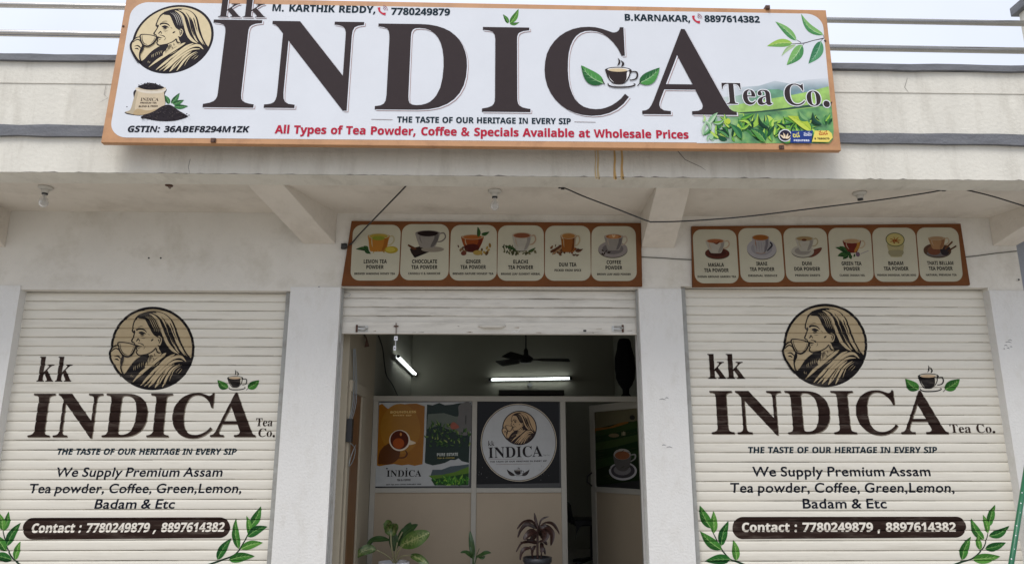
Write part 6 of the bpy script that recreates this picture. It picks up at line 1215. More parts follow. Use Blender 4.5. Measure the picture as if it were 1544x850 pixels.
# ================================================================== MENU BOARDS
M_MENU = mat('menu board russet', (.14, .050, .016), .7, var=.15, vscale=5, spec=.15)
M_CARD = mat('menu card beige', (.40, .375, .285), .7, var=.06, vscale=4, spec=.15)
D = lambda r, g, b_: ink(int(r * .9), int(g * .9), int(b_ * .88))
T_DK = ink(22, 18, 16)
def c_cup(c, x0, x1, y0, y1, body, liq, rim, hand=1, shade=None, taper=.72):
    """side view of a cup: rim ellipse, tapering body, handle"""
    cx, w, h = (x0 + x1) / 2, (x1 - x0) / 2, y1 - y0; ry = max(3.5, h * .16); s = hand
    if hand: c.stroke([(cx + s * w * .88, y0 + h * .22), (cx + s * w * 1.35, y0 + h * .16), (cx + s * w * 1.5, y0 + h * .4), (cx + s * w * 1.2, y0 + h * .62), (cx + s * w * .8, y0 + h * .66)], [2.0, 2.6, 2.8, 2.4, 1.6], rim)
    c.poly([(x0, y0 + ry * .6), (x0 + w * .05, y0 + h * .45), (cx - w * taper, y1 - h * .08), (cx - w * taper * .6, y1), (cx + w * taper * .6, y1), (cx + w * taper, y1 - h * .08), (x1 - w * .05, y0 + h * .45), (x1, y0 + ry * .6), (cx, y0 + ry * 1.2)], body, n=4)
    if shade:
        for q0, q1, in ((.62, 1.0),): c.stroke([(cx + w * .74, y0 + ry * 1.3), (cx + w * .72, y0 + h * .5), (cx + w * taper * .66, y1 - h * .16), (cx + w * taper * .4, y1 - h * .05)], [w * .36, w * .34, w * .26, w * .06], shade)
        c.stroke([(cx - w * .66, y0 + ry * 1.6), (cx - w * .64, y0 + h * .5), (cx - w * taper * .7, y1 - h * .25)], [w * .04, w * .09, w * .03], rim)
    c.ell(cx, y0 + ry, w, ry, rim, 28); c.ell(cx, y0 + ry * 1.05, w * .88, ry * .80, liq, 28)
def c_sau(c, cx, cy, rx, ry, m1, m2): c.ell(cx, cy + 1.5, rx, ry, D(84, 76, 66), 30); c.ell(cx, cy, rx, ry, m1, 30); c.ell(cx, cy - .5, rx * .72, ry * .66, m2, 26)
def bits(c, n, x0, x1, y0, y1, cols, r=(1.2, 2.8), seed=0):
    q = random.Random(seed)
    for _ in range(n): c.ell(q.uniform(x0, x1), q.uniform(y0, y1), q.uniform(*r), q.uniform(r[0] * .6, r[1] * .6), D(*q.choice(cols)), 9, rot=q.uniform(0, 3))
def lf(c, b_, t_, w, col=(48, 88, 40), col2=(34, 66, 32)): c.leaf(b_, t_, w, D(*col), D(*col2), D(90, 120, 70), .08)
WHT, WSH = D(172, 166, 156), D(140, 134, 128)
def pic_lemon(c):
    c_cup(c, 33, 76, 15, 48, D(170, 112, 40), D(164, 142, 60), D(176, 166, 130), 1, D(150, 90, 30), .8); c.ell(54, 24, 13, 4, D(128, 134, 44), 20)
    bits(c, 8, 42, 68, 46, 50, [(150, 110, 50), (176, 150, 80)], seed=1); lf(c, (36, 46), (8, 44), 8); lf(c, (34, 46), (24, 38), 8); lf(c, (26, 42), (40, 52), 8, (30, 70, 34)); c.ell(82, 45, 14, 6.5, D(160, 140, 44), 22); c.ell(80, 44.5, 10, 4.4, D(184, 166, 70), 18)
def pic_choc(c):
    c.poly([(18, 44), (46, 38), (66, 45), (48, 52), (28, 59), (22, 52)], D(44, 30, 26), smooth=False); c.poly([(26, 58), (62, 46), (64, 48), (30, 60)], D(28, 20, 18), smooth=False); c.stroke([(14, 37), (26, 43), (32, 44)], [3, 5, 2], D(96, 56, 34)); c.ell(66, 45, 24, 5, D(140, 132, 120), 22)
    c_cup(c, 30, 80, 11, 42, WSH, D(42, 26, 24), D(120, 112, 108), 1, D(104, 98, 96), .66); c.ell(55, 17, 20, 5, D(34, 20, 18), 24)
def pic_ginger(c):
    c_cup(c, 24, 70, 17, 46, D(138, 66, 26), D(160, 92, 44), D(170, 150, 122), 0, D(112, 44, 24), .62); c.poly([(30, 38), (50, 34), (62, 40), (56, 48), (36, 48)], D(78, 26, 20))
    lf(c, (60, 22), (58, 3), 9); lf(c, (66, 17), (84, 12), 7); bits(c, 10, 12, 34, 38, 50, [(96, 66, 44), (124, 96, 70), (84, 46, 32)], (2, 4.5), 2); bits(c, 12, 62, 86, 36, 52, [(158, 128, 62), (130, 98, 48), (100, 72, 40)], (2, 5), 3); c.ell(59, 50, 10, 4.5, D(164, 136, 70), 18); c.ell(29, 51, 6, 4, D(110, 58, 44), 16)
def pic_elaichi(c):
    bits(c, 26, 12, 40, 36, 48, [(70, 78, 46), (94, 92, 58), (52, 60, 36)], (1.5, 4), 4); bits(c, 34, 24, 84, 44, 52, [(96, 94, 58), (70, 70, 44), (120, 112, 80)], (1.5, 4), 5)
    c_cup(c, 32, 72, 13, 46, WHT, D(126, 74, 50), D(168, 140, 118), 1, WSH, .66); lf(c, (40, 46), (14, 38), 6, (62, 78, 44)); lf(c, (66, 48), (82, 40), 6, (84, 92, 54))
def pic_dum(c):
    bits(c, 30, 12, 50, 36, 52, [(88, 54, 34), (122, 82, 52), (70, 42, 28)], (1.5, 4.5), 6); c.stroke([(12, 48), (36, 36)], 4, D(92, 54, 32)); c.stroke([(16, 52), (40, 38)], 3, D(150, 116, 84)); bits(c, 16, 52, 82, 42, 54, [(60, 42, 32), (96, 64, 44), (120, 60, 40)], (1.5, 4), 7); lf(c, (66, 46), (84, 42), 6, (110, 56, 44), (86, 40, 32))
    c_cup(c, 35, 68, 13, 48, D(136, 80, 34), D(158, 108, 58), D(176, 154, 122), 1, D(112, 60, 26), .82); c.stroke([(36, 15), (38, 24)], 1.6, D(184, 174, 150)); c.stroke([(67, 15), (65, 40)], 1.4, D(184, 174, 150))
def pic_coffee(c):
    c_sau(c, 48, 42, 33, 15, D(140, 132, 130), D(116, 108, 108)); c_cup(c, 30, 70, 14, 44, WSH, D(150, 94, 52), D(172, 154, 140), 1, D(110, 104, 104), .7); c.ell(50, 19, 12, 3.6, D(178, 126, 84), 20); c.poly([(46, 17), (50, 21), (54, 17), (52, 15.5), (50, 17), (48, 15.5)], D(206, 172, 136)); bits(c, 8, 22, 44, 44, 52, [(52, 36, 30)], (1.6, 2.8), 8)
def pic_masala(c):
    c_sau(c, 54, 44, 28, 10, D(92, 46, 36), D(70, 34, 28)); c_cup(c, 30, 72, 17, 44, WHT, D(150, 88, 56), D(176, 150, 128), 1, WSH, .62); c.poly([(42, 22), (52, 25), (62, 21), (54, 28)], D(112, 56, 34))
def pic_irani(c):
    c_sau(c, 52, 38, 34, 19, D(160, 156, 160), D(142, 138, 144)); c_cup(c, 32, 70, 12, 46, D(156, 152, 154), D(142, 84, 36), D(150, 104, 66), 0, D(120, 116, 122), .74); c.stroke([(72, 26), (76, 32), (64, 42)], [3, 4, 2], D(60, 58, 66)); c.stroke([(38, 45), (50, 47), (60, 45)], 1, D(150, 110, 80))
    for x in (40, 46, 52, 58): c.stroke([(x, 26), (x + .5, 43)], .8, D(126, 122, 126))
def pic_dumdoa(c):
    c.poly([(40, 52), (60, 42), (86, 36), (80, 46), (62, 54)], D(110, 62, 48)); c_sau(c, 42, 43, 26, 11, WHT, WSH); c_cup(c, 28, 68, 15, 43, WHT, D(150, 124, 88), D(160, 148, 120), 1, WSH, .62); c.ell(47, 22, 6, 2.2, D(104, 58, 36), 16)
def pic_green(c):
    c_cup(c, 34, 74, 20, 46, D(112, 40, 30), D(170, 140, 108), D(178, 158, 134), 1, D(168, 116, 50), .55); c.stroke([(73, 48), (92, 42)], 1.4, D(150, 146, 150))
    for b_, t_, w in (((44, 48), (14, 36), 9), ((40, 50), (18, 52), 10), ((44, 50), (30, 58), 10), ((48, 50), (50, 58), 9), ((42, 46), (24, 34), 9), ((56, 50), (60, 52), 7)): lf(c, b_, t_, w)
    c.ell(66, 49, 5, 4.5, D(116, 92, 112), 14); lf(c, (50, 52), (38, 44), 8, (30, 70, 34))
def pic_badam(c):
    c.poly([(34, 26), (38, 50), (42, 54), (62, 54), (66, 50), (70, 26)], D(166, 156, 116), n=3); c.poly([(36, 42), (39, 52), (64, 52), (68, 42)], D(146, 138, 110), n=3); c.ell(52, 22, 22, 13, D(92, 96, 66), 30); c.ell(52, 22, 20, 11.5, D(184, 170, 112), 30)
    for a in range(7): c.stroke([(52, 24), (52 + 13 * math.cos(a * .9), 23 + 7 * math.sin(a * .9))], [3, 1], D(150, 94, 40))
    bits(c, 7, 46, 62, 20, 28, [(132, 64, 34)], (1.2, 2.6), 9)
def pic_thati(c):
    c_sau(c, 46, 42, 33, 13, D(92, 66, 50), D(120, 82, 60)); c.ell(46, 48, 26, 6, D(110, 104, 104), 26); c.ell(38, 44, 15, 7, D(120, 74, 54), 20); c.poly([(54, 38), (76, 36), (70, 50), (56, 50)], D(48, 42, 46))
    c_cup(c, 28, 66, 16, 40, D(156, 118, 84), D(160, 132, 100), D(172, 152, 128), 1, D(130, 92, 64), .66); c.stroke([(64, 40), (84, 26)], 3.4, D(104, 66, 42)); c.stroke([(70, 44), (92, 34)], 3.0, D(84, 52, 34))
def menu(label, corners, cards, grp):
    PM = Plane((0, YW - .032, 0))
    pts = [PM.uv(*p) for p in corners]
    t = thing('menu_board', label, 'menu board', PM.at(sum(p[0] for p in pts) / 4, min(p[1] for p in pts)), grp)
    b = MB(); b.hexa([PM.at(*pts[3], 0), PM.at(*pts[2], 0), PM.at(*pts[2], -.028), PM.at(*pts[3], -.028)], [PM.at(*pts[0], 0), PM.at(*pts[1], 0), PM.at(*pts[1], -.028), PM.at(*pts[0], -.028)], M_MENU); b.build('backing_board', t, bevel=.002)
    for (tl, tr, br, bl), pic, lines in cards:
        c = Canvas(PM, .0010); c.rrect([tl, tr, br, bl], .16, M_CARD, 6); cd = c.build('card', t)
        def xf(x, y, tl=tl, tr=tr, br=br, bl=bl):
            a, d = x / 100, y / 100
            return ((tl[0] * (1 - a) + tr[0] * a) * (1 - d) + (bl[0] * (1 - a) + br[0] * a) * d, (tl[1] * (1 - a) + tr[1] * a) * (1 - d) + (bl[1] * (1 - a) + br[1] * a) * d)
        c = Canvas(PM, .0014, xf); c.STEP = .00006; pic(c); c.build('drink_picture', cd)
        c = Canvas(PM, .0014, xf)
        for f, tx, x0, x1, y, cap in lines[:-1]: c.text(f, tx, (x0, y), (x1, y), cap * 1.06, T_DK)
        c.build('caption', cd)
        c = Canvas(PM, .0014, xf); f, tx, x0, x1, y, cap = lines[-1]; c.text(f, tx, (x0, y), (x1, y), cap, T_DK); c.build('subtitle', cd)
    return t
V = lambda x, y: (500 + x / 3.217, 320 + y / 3.217)
VR = lambda x, y: (1030 + x / 3.431, 330 + y / 3.431)
def cq(f, xt0, xt1, xb0, xb1, y0, y1): return (f(xt0, y0), f(xt1, y0), f(xb1, y1), f(xb0, y1))
two = lambda a, b_, s, wa, wb, ws, y=(69, 79, 89.5): [('S', a, 50 - wa / 2, 50 + wa / 2, y[0], 6.4), ('S', b_, 50 - wb / 2, 50 + wb / 2, y[1], 6.4), ('S', s, 50 - ws / 2, 50 + ws / 2, y[2], 3.8)]
menu('russet menu board of six tea cards above the open doorway', [(530, 333), (966.5, 336), (968.5, 431.5), (514.5, 430.5)], [
    (cq(V, 105, 337, 90, 325, 61, 331), pic_lemon, two('LEMON TEA', 'POWDER', 'BREWED WARMING HONEY TEA', 48, 36, 84)),
    (cq(V, 343, 570, 330, 567, 58, 329), pic_choc, two('CHOCOLATE', 'TEA POWDER', 'CANDELUXE & HANDICHE', 52, 54, 66, (70, 80, 90))),
    (cq(V, 580, 802, 570, 801, 62, 331), pic_ginger, two('GINGER', 'TEA POWDER', 'BREWED NATURE HONEST TEA', 32, 54, 86)),
    (cq(V, 808, 1029, 803, 1031, 64, 332), pic_elaichi, two('ELACHI', 'TEA POWDER', 'BRAHMI LEAF ELEMENT HERBAL', 32, 54, 84)),
    (cq(V, 1036, 1254, 1034, 1258, 66, 332), pic_dum, [('S', 'DUM TEA', 31, 69, 74, 6.6), ('S', 'PICKED FROM SPICE', 21, 79, 83, 4.2)]),
    (cq(V, 1261, 1474, 1259, 1481, 68, 333), pic_coffee, two('COFFEE', 'POWDER', 'BROWN LEAF AGED POWDER', 32, 37, 74))], 'menu boards above the shop front')
menu('russet menu board of six drink cards above the right shutter', [(1043, 341), (1448.5, 337), (1463, 429.5), (1044.5, 432.5)], [
    (cq(VR, 48, 273, 62, 290, 55, 333), pic_masala, two('MASALA', 'TEA POWDER', 'INDIAN GROUND GARDEN TEA', 36, 56, 88)),
    (cq(VR, 283, 506, 299, 528, 48, 328), pic_irani, two('IRANI', 'TEA POWDER', 'ORIGINAL ESSENCE', 25, 56, 66)),
    (cq(VR, 516, 741, 535, 758, 48, 326), pic_dumdoa, two('DUM', 'DOA POWDER', 'PREMIUM SWEETS', 22, 60, 58)),
    (cq(VR, 748, 969, 768, 988, 47, 326), pic_green, two('GREEN TEA', 'POWDER', 'CLASSIC INDIAN NEL', 47, 38, 60)),
    (cq(VR, 976, 1199, 992, 1222, 46, 325), pic_badam, two('BADAM', 'TEA POWDER', 'PREMIUM INDIVIDUAL NATURE MIND', 34, 56, 88)),
    (cq(VR, 1205, 1420, 1228, 1450, 45, 324), pic_thati, two('THATI BELLAM', 'TEA POWDER', 'NATURAL PREMIUM TEA', 62, 56, 72))], 'menu boards above the shop front')

# ================================================================== POSTERS ON THE PARTITION
def poster(label, plane, quad, m, fn):
    us = [plane.uv(*p) for p in quad]
    t = thing('poster', label, 'poster', plane.at(sum(u[0] for u in us) / 4, min(u[1] for u in us), 0))
    c = Canvas(plane, 0.0); c.fill([us], m, raw=True); c.build('sheet', t)
    fn(t); return t
def glossy(name, rgb): return mat(name, tuple(v * .5 for v in srgb(*rgb)), .2, var=.06, vscale=10, spec=.16)
PP = Plane((0, YPART - .0065, 0))
H7 = lambda x, y: (560 + x / 5.863, 595 + y / 5.863)
def art_left(t):
    c = Canvas(PP, .0005)
    c.poly([H7(68, 90), H7(95, 78), H7(130, 110), H7(155, 128), H7(180, 105), H7(225, 108), H7(250, 88), H7(330, 78), H7(400, 76), H7(440, 90), H7(472, 100), H7(466, 330), H7(452, 612), H7(380, 626), H7(330, 614), H7(270, 622), H7(200, 610), H7(120, 620), H7(70, 630), H7(48, 622), H7(56, 380)], glossy('poster amber', (196, 126, 30)), smooth=False)
    c.ell(*H7(255, 300), 30, 38, glossy('poster light amber', (206, 142, 44)), 36)
    c.poly([H7(60, 600), H7(75, 500), H7(130, 440), H7(180, 430), H7(250, 480), H7(240, 560), H7(170, 610), H7(90, 612)], glossy('poster cast brown', (120, 66, 22)))
    c.stroke([H7(240, 555), H7(290, 552), H7(316, 520), H7(300, 490)], [2, 2.4, 2.4, 1.6], glossy('poster cast brown', (120, 66, 22)))
    c.poly([H7(320, 395), H7(388, 418), H7(380, 432), H7(325, 440)], ink(214, 196, 168)); c.ell(*H7(250, 402), 15.8, 15.8, ink(220, 206, 188), 40); c.ell(*H7(248, 398), 13.8, 14.2, ink(92, 40, 26), 36); c.ell(*H7(240, 428), 8.5, 8, ink(160, 78, 36), 26); c.ell(*H7(260, 348), 1.6, 2.6, ink(200, 130, 70), 14)
    c.text('S', 'BOUNDLESS', H7(168, 162), H7(395, 158), 3.2, ink(226, 190, 120)); c.text('S', 'EVERY SIP', H7(192, 186), H7(355, 186), 2.0, ink(226, 190, 120))
    c.build('tea_picture', t)
    c = Canvas(PP, .0005)
    c.poly([H7(492, 84), H7(540, 92), H7(600, 70), H7(650, 90), H7(720, 84), H7(780, 72), H7(882, 68), H7(872, 330), H7(862, 600), H7(800, 585), H7(770, 560), H7(740, 575), H7(700, 574), H7(650, 600), H7(600, 612), H7(540, 622), H7(480, 604), H7(472, 596), H7(484, 330)], glossy('poster forest', (40, 62, 54)), smooth=False)
    c.poly([H7(500, 170), H7(640, 160), H7(740, 190), H7(878, 180), H7(874, 300), H7(740, 330), H7(600, 270), H7(490, 300)], glossy('poster mist', (128, 138, 124)), smooth=False)
    c.poly([H7(776, 90), H7(882, 80), H7(874, 330), H7(770, 350), H7(740, 300), H7(770, 180)], glossy('poster pale cloth', (138, 134, 130)))
    q = random.Random(21)
    for i in range(90):
        x, y = q.uniform(500, 860), q.uniform(250, 460)
        if x > 720 and y < 330: continue
        a = q.uniform(-3.0, -.2); l = q.uniform(20, 48); c.leaf(H7(x, y), H7(x + l * math.cos(a), y + l * math.sin(a)), q.uniform(2, 4.5), ink(*q.choice([(84, 110, 60), (112, 134, 74), (60, 88, 52), (140, 150, 88), (48, 74, 50)])), ink(*q.choice([(70, 96, 54), (48, 76, 44)])), None, q.uniform(-.2, .2))
    c.poly([H7(700, 262), H7(722, 240), H7(748, 252), H7(776, 284), H7(740, 302), H7(706, 296)], ink(150, 90, 76)); c.stroke([H7(836, 180), H7(834, 260)], .9, ink(60, 60, 56))
    c.text('S', 'PURE ESTATE', H7(580, 540), H7(766, 536), 4.4, ink(190, 194, 186)); c.text('S', 'TEA & COFFEE', H7(582, 564), H7(735, 560), 1.8, ink(176, 160, 90))
    c.build('garden_picture', t)
    c = Canvas(PP, .0005)
    c.poly([H7(520, 720), H7(540, 660), H7(620, 660), H7(700, 630), H7(780, 622), H7(862, 610), H7(862, 680), H7(620, 740)], glossy('poster blue hill', (96, 112, 116)), smooth=False)
    c.poly([H7(505, 712), H7(620, 705), H7(740, 680), H7(862, 632), H7(862, 712), H7(700, 740), H7(540, 742)], glossy('poster bright field', (116, 160, 50)), smooth=False)
    c.poly([H7(525, 745), H7(640, 730), H7(862, 690), H7(860, 800), H7(560, 800)], glossy('poster deep field', (46, 92, 36)), smooth=False)
    for i in range(60):
        x, y = q.uniform(560, 850), q.uniform(740, 800); a = q.uniform(-2.6, -.5); l = q.uniform(24, 56); ty = max(y + l * math.sin(a), 700)
        c.leaf(H7(x, y), H7(min(858, x + l * math.cos(a)), ty), q.uniform(3, 6), ink(*q.choice([(84, 140, 54), (130, 170, 66), (60, 110, 44)])), ink(*q.choice([(60, 110, 44), (40, 84, 38)])), None, q.uniform(-.2, .2))
    c.build('field_picture', t)
    c = Canvas(PP, .0009)
    c.text('R', 'INDICA', H7(134, 722), H7(442, 720), 9.6, INK_BLACK); c.text('S', 'TEA & COFFEE', H7(225, 760), H7(346, 758), 3.0, INK_BLACK); c.text('S', 'BEST TEA AND COFFEE AVAILABLE HERE', H7(132, 797), H7(440, 792), 1.7, INK_BLACK)
    c.ell(*H7(137, 650), 1.6, 1.0, INK_BLACK, 10); c.stroke([H7(312, 660), H7(313, 643)], [.6, 1.8], INK_BLACK); c.build('name_lettering', t)
poster('two picture tea poster, amber cup beside green garden, behind the partition', PP, [H7(68, 68), H7(886, 62), H7(862, 803), H7(30, 808)], glossy('poster grey white', (232, 234, 232)), art_left)
J8 = lambda x, y: (715 + x / 6.074, 595 + y / 6.074)
def art_mid(t):
    c = Canvas(PP, .0005)
    c.ell(*J8(408, 436), 348 / 6.074, 356 / 6.074, ink(196, 184, 164), 80); c.ell(*J8(408, 436), 341 / 6.074, 349 / 6.074, ink(60, 48, 42), 80); c.ell(*J8(408, 436), 336 / 6.074, 344 / 6.074, glossy('poster silver grey', (250, 251, 250)), 80)
    q = random.Random(4)
    for _ in range(14): c.ell(*J8(*q.choice([(q.uniform(600, 760), q.uniform(640, 790)), (q.uniform(40, 120), q.uniform(640, 780))])), .5, .5, ink(110, 110, 110), 8)
    k = 158 / 392.0
    c.build('round_label', t)
    c = Canvas(PP, .0011, lambda x, y: J8(415 + (x - 437) * k, 302 + (y - 430) * k)); c.STEP = .00005; draw_emblem(c, ink(60, 50, 50), ink(196, 166, 130), ink(150, 130, 110)); c.build('portrait_emblem', t)
    c = Canvas(PP, .0011)
    c.text('R', 'INDICA', J8(130, 578), J8(626, 562), 16, ink(50, 46, 48)); c.text('R', 'kk', J8(126, 466), J8(186, 465), 7.5, ink(90, 84, 82)); c.text('R', 'Tea Co.', J8(632, 558), J8(692, 556), 2.6, ink(120, 118, 116))
    c.text('S', 'THE TASTE OF OUR HERITAGE IN EVERY SIP', J8(145, 618), J8(665, 610), 2.3, ink(70, 66, 66)); c.stroke([J8(130, 590), J8(450, 584)], .5, ink(120, 100, 92)); c.stroke([J8(200, 636), J8(520, 630)], .5, ink(120, 100, 92))
    c.build('name_lettering', t)
    c = Canvas(PP, .0011, lambda x, y: J8(310 + x * .137, 648 + y * .118)); draw_cup(c, ink(56, 50, 52), ink(120, 110, 100), ink(140, 130, 120), ink(170, 170, 168)); c.xf = None
    c.leaf(J8(372, 738), J8(298, 680), 5.5, ink(56, 50, 52), ink(70, 64, 62), None, -.1); c.leaf(J8(436, 738), J8(508, 680), 5.5, ink(56, 50, 52), ink(70, 64, 62), None, .1); c.build('cup_print', t)
poster('black poster with a round silver label of a woman sipping, centre of the partition', PP, [J8(30, 52), J8(776, 42), J8(782, 806), J8(14, 818)], glossy('poster black', (26, 26, 30)), art_mid)
PD2 = Plane(PD.at(0, 0, .0075), PD.u)
Q3 = lambda x, y: (885 + x / 6.07, 600 + y / 6.07)
def art_door(t):
    c = Canvas(PD2, .0005)
    c.poly([Q3(76, 130), Q3(300, 100), Q3(462, 60), Q3(466, 210), Q3(330, 220), Q3(76, 280)], glossy('poster dusk', (136, 128, 98)), smooth=False)
    c.poly([Q3(76, 275), Q3(200, 262), Q3(300, 226), Q3(380, 216), Q3(330, 260), Q3(220, 296), Q3(76, 320)], glossy('poster sunset', (168, 112, 50)))
    for y0, y1, col in ((300, 200, (66, 88, 48)), (350, 270, (46, 72, 42)), (410, 330, (78, 98, 56)), (480, 390, (42, 66, 40)), (560, 470, (58, 80, 46))):
        c.poly([Q3(78, y0), Q3(240, y0 - 30), Q3(470, y1), Q3(474, y1 + 70), Q3(80, y0 + 90)], glossy('poster terrace %d' % y0, col), smooth=False)
    q = random.Random(9)
    for _ in range(40): x = q.uniform(90, 460); y = q.uniform(300, 740); c.stroke([Q3(x, y), Q3(min(470, x + q.uniform(20, 60)), y - q.uniform(6, 26))], [.3, .8], glossy('poster furrow', (84, 84, 60)))
    for x, h in ((325, 30), (338, 36), (350, 34)): c.stroke([Q3(x, 340), Q3(x, 340 - h)], .9, ink(176, 160, 130))
    c.ell(*Q3(250, 340), 8, 3, glossy('poster glint', (150, 130, 96)), 20); c.ell(*Q3(418, 176), 4, 3.6, ink(40, 36, 30), 16)
    c.build('hill_picture', t)
    c = Canvas(PD2, .0009)
    c.ell(*Q3(330, 665), 21, 14, ink(176, 172, 172), 36); c.ell(*Q3(330, 662), 18, 11.4, ink(70, 66, 70), 34); c.ell(*Q3(325, 655), 13, 8, ink(120, 116, 116), 30)
    c.stroke([Q3(398, 520), Q3(440, 515), Q3(440, 550), Q3(400, 580)], [1.6, 2.2, 2.2, 1.4], ink(150, 146, 142))
    c.poly([Q3(246, 505), Q3(252, 590), Q3(280, 650), Q3(330, 668), Q3(376, 650), Q3(398, 590), Q3(402, 505), Q3(325, 540)], ink(96, 92, 88)); c.ell(*Q3(324, 512), 12.8, 8.4, ink(160, 154, 148), 32); c.ell(*Q3(325, 522), 11.2, 6.4, ink(134, 82, 52), 30)
    c.build('cup_picture', t)
poster('dark poster of a tea cup over evening hills on the half open door', PD2, [Q3(70, 126), Q3(470, 50), Q3(478, 750), Q3(86, 800)], glossy('poster dark olive', (44, 58, 36)), art_door)

# ================================================================== LAMPS, FAN, THINGS INSIDE
M_TUBE = bpy.data.materials.new('lit tube'); M_TUBE.use_nodes = True
bs_ = M_TUBE.node_tree.nodes['Principled BSDF']; bs_.inputs['Emission Color'].default_value = (.93, 1.0, .97, 1); bs_.inputs['Emission Strength'].default_value = 5.0
M_BATTEN = mat('tube batten', (.30, .31, .31), .5)
def tube_light(label, a, c, away):
    a, c = Vector(a), Vector(c); aw = Vector(away); d = (c - a).normalized()
    t = thing('tube_light', label, 'tube light', (a + c) / 2 + aw * .06)
    b = MB(); b.tube([a, c], .014, M_TUBE, 12); b.build('glass_tube', t)
    s = d.cross(aw).normalized() * .022
    b = MB(); p, q = a - d * .05 + aw * .03, c + d * .05 + aw * .03
    b.hexa([p - s, p + s, p + s + aw * .035, p - s + aw * .035], [q - s, q + s, q + s + aw * .035, q - s + aw * .035], M_BATTEN)
    b.build('batten', t)
    for e, k in ((a, -1), (c, 1)): b = MB(); b.tube([e, e + d * k * .045], .021, M_BLACK, 10); b.build('end_cap', t)
    return t
PBK = Plane((0, YB - .07, 0)); PLW = Plane((XL + .07, 0, 0), (0, -1, 0))
tube_light('lit white tube light mounted level on the dark back wall', PBK.hit(741, 572), PBK.hit(858.5, 570), (0, 1, 0))
PLW = Plane((XL + .07, 0, 0), (0, 1, 0))
tube_light('lit white tube light on the left side wall, seen slanting', PLW.hit(601, 537.5), PLW.hit(626.5, 563.5), (-1, 0, 0))
p = PBK.hit(799, 580); cube = thing('wall_bracket', 'small dark diamond shaped bracket hanging just under the level tube light', 'bracket', p)
b = MB(); b.hexa([p + Vector((-.045, .03, 0)), p + Vector((0, .03, -.04)), p + Vector((.045, .03, 0)), p + Vector((0, .03, .04))], [p + Vector((-.045, .06, 0)), p + Vector((0, .06, -.04)), p + Vector((.045, .06, 0)), p + Vector((0, .06, .04))], M_BATTEN)
b.tube([p + Vector((0, .05, .03)), p + Vector((0, .05, .10))], .005, M_BLACK, 6); b.build('plate', cube)
a, c = PBK.hit(752, 594), PBK.hit(849, 587)
sh = thing('wall_shelf', 'long dark wooden shelf fixed low on the back wall behind the partition', 'shelf', (a + c) / 2)
b = MB(); b.box((a.x, YB - .25, a.z - .02), (c.x, YB - .002, a.z + .05), M_DARKWOOD); b.build('board', sh)
b = MB(); b.box((a.x + .2, YB - .2, a.z - .14), (a.x + .23, YB - .002, a.z - .021), M_DARKWOOD); b.box((c.x - .23, YB - .2, a.z - .14), (c.x - .2, YB - .002, a.z - .021), M_DARKWOOD); b.build('bracket', sh)

YFAN = 10.3
h = Plane((0, YFAN, 0)).hit(793, 541)
fan = thing('ceiling_fan', 'dark three bladed ceiling fan at rest above the level tube light', 'ceiling fan', (h.x, h.y, ZC))
M_FAN = mat('dark fan enamel', (.008, .008, .008), .5)
b = MB(); b.tube([h + Vector((0, 0, .1)), (h.x, h.y, ZC)], .011, M_FAN, 10); b.build('down_rod', fan)
b = MB(); b.lathe([(0, -.055), (.07, -.05), (.10, -.02), (.10, .01), (.075, .035), (.035, .06), (.03, .12), (.012, .15)], h, M_FAN, 26); b.build('motor', fan)
for an in (4, 128, 242):
    d = Vector((math.cos(R(an)), math.sin(R(an)), 0)); s = Vector((-d.y, d.x, 0)); tw = Vector((0, 0, .35))
    q = [(.09, .02), (.17, .03), (.22, .065), (.60, .07), (.615, .05)]
    vs, fs = [], []
    for r, w in q:
        for sg, dz in ((1, 0), (-1, 0)):
            o_ = h + d * r + s * sg * w + Vector((0, 0, sg * w * .42 - .01)); vs += [o_, o_ + Vector((0, 0, .006))]
    for i in range(len(q) - 1):
        k = i * 4; fs += [(k, k + 4, k + 6, k + 2), (k + 1, k + 3, k + 7, k + 5), (k, k + 1, k + 5, k + 4), (k + 2, k + 6, k + 7, k + 3)]
    fs += [(0, 2, 3, 1), (len(vs) - 4, len(vs) - 3, len(vs) - 1, len(vs) - 2)]
    b = MB(); b.add(vs, fs, M_FAN); b.build('blade', fan)

p0 = Plane((0, YPART + .25, 0)).hit(941, 590)
orn = thing('dark_shape', 'black bulbous object with a narrow foot standing above the half open door', 'dark object', (p0.x, p0.y, ZT1))  # dark silhouette of unknown kind; its vase-like form is made up
b = MB(); sc = 1 / 1115 * 8.3
prof = [(0, 0), (.055, .0), (.055, .03), (.035, .05), (.038, .10), (.075, .15), (.105, .22), (.115, .33), (.11, .45), (.085, .55), (.075, .62), (.06, .66), (0, .67)]
b.lathe(prof, (p0.x + .02, p0.y, ZT1 + .001), mat('matt black', (.004, .004, .005), .8, spec=.1), 26); b.build('body', orn)
orn.name = 'dark_ornament'

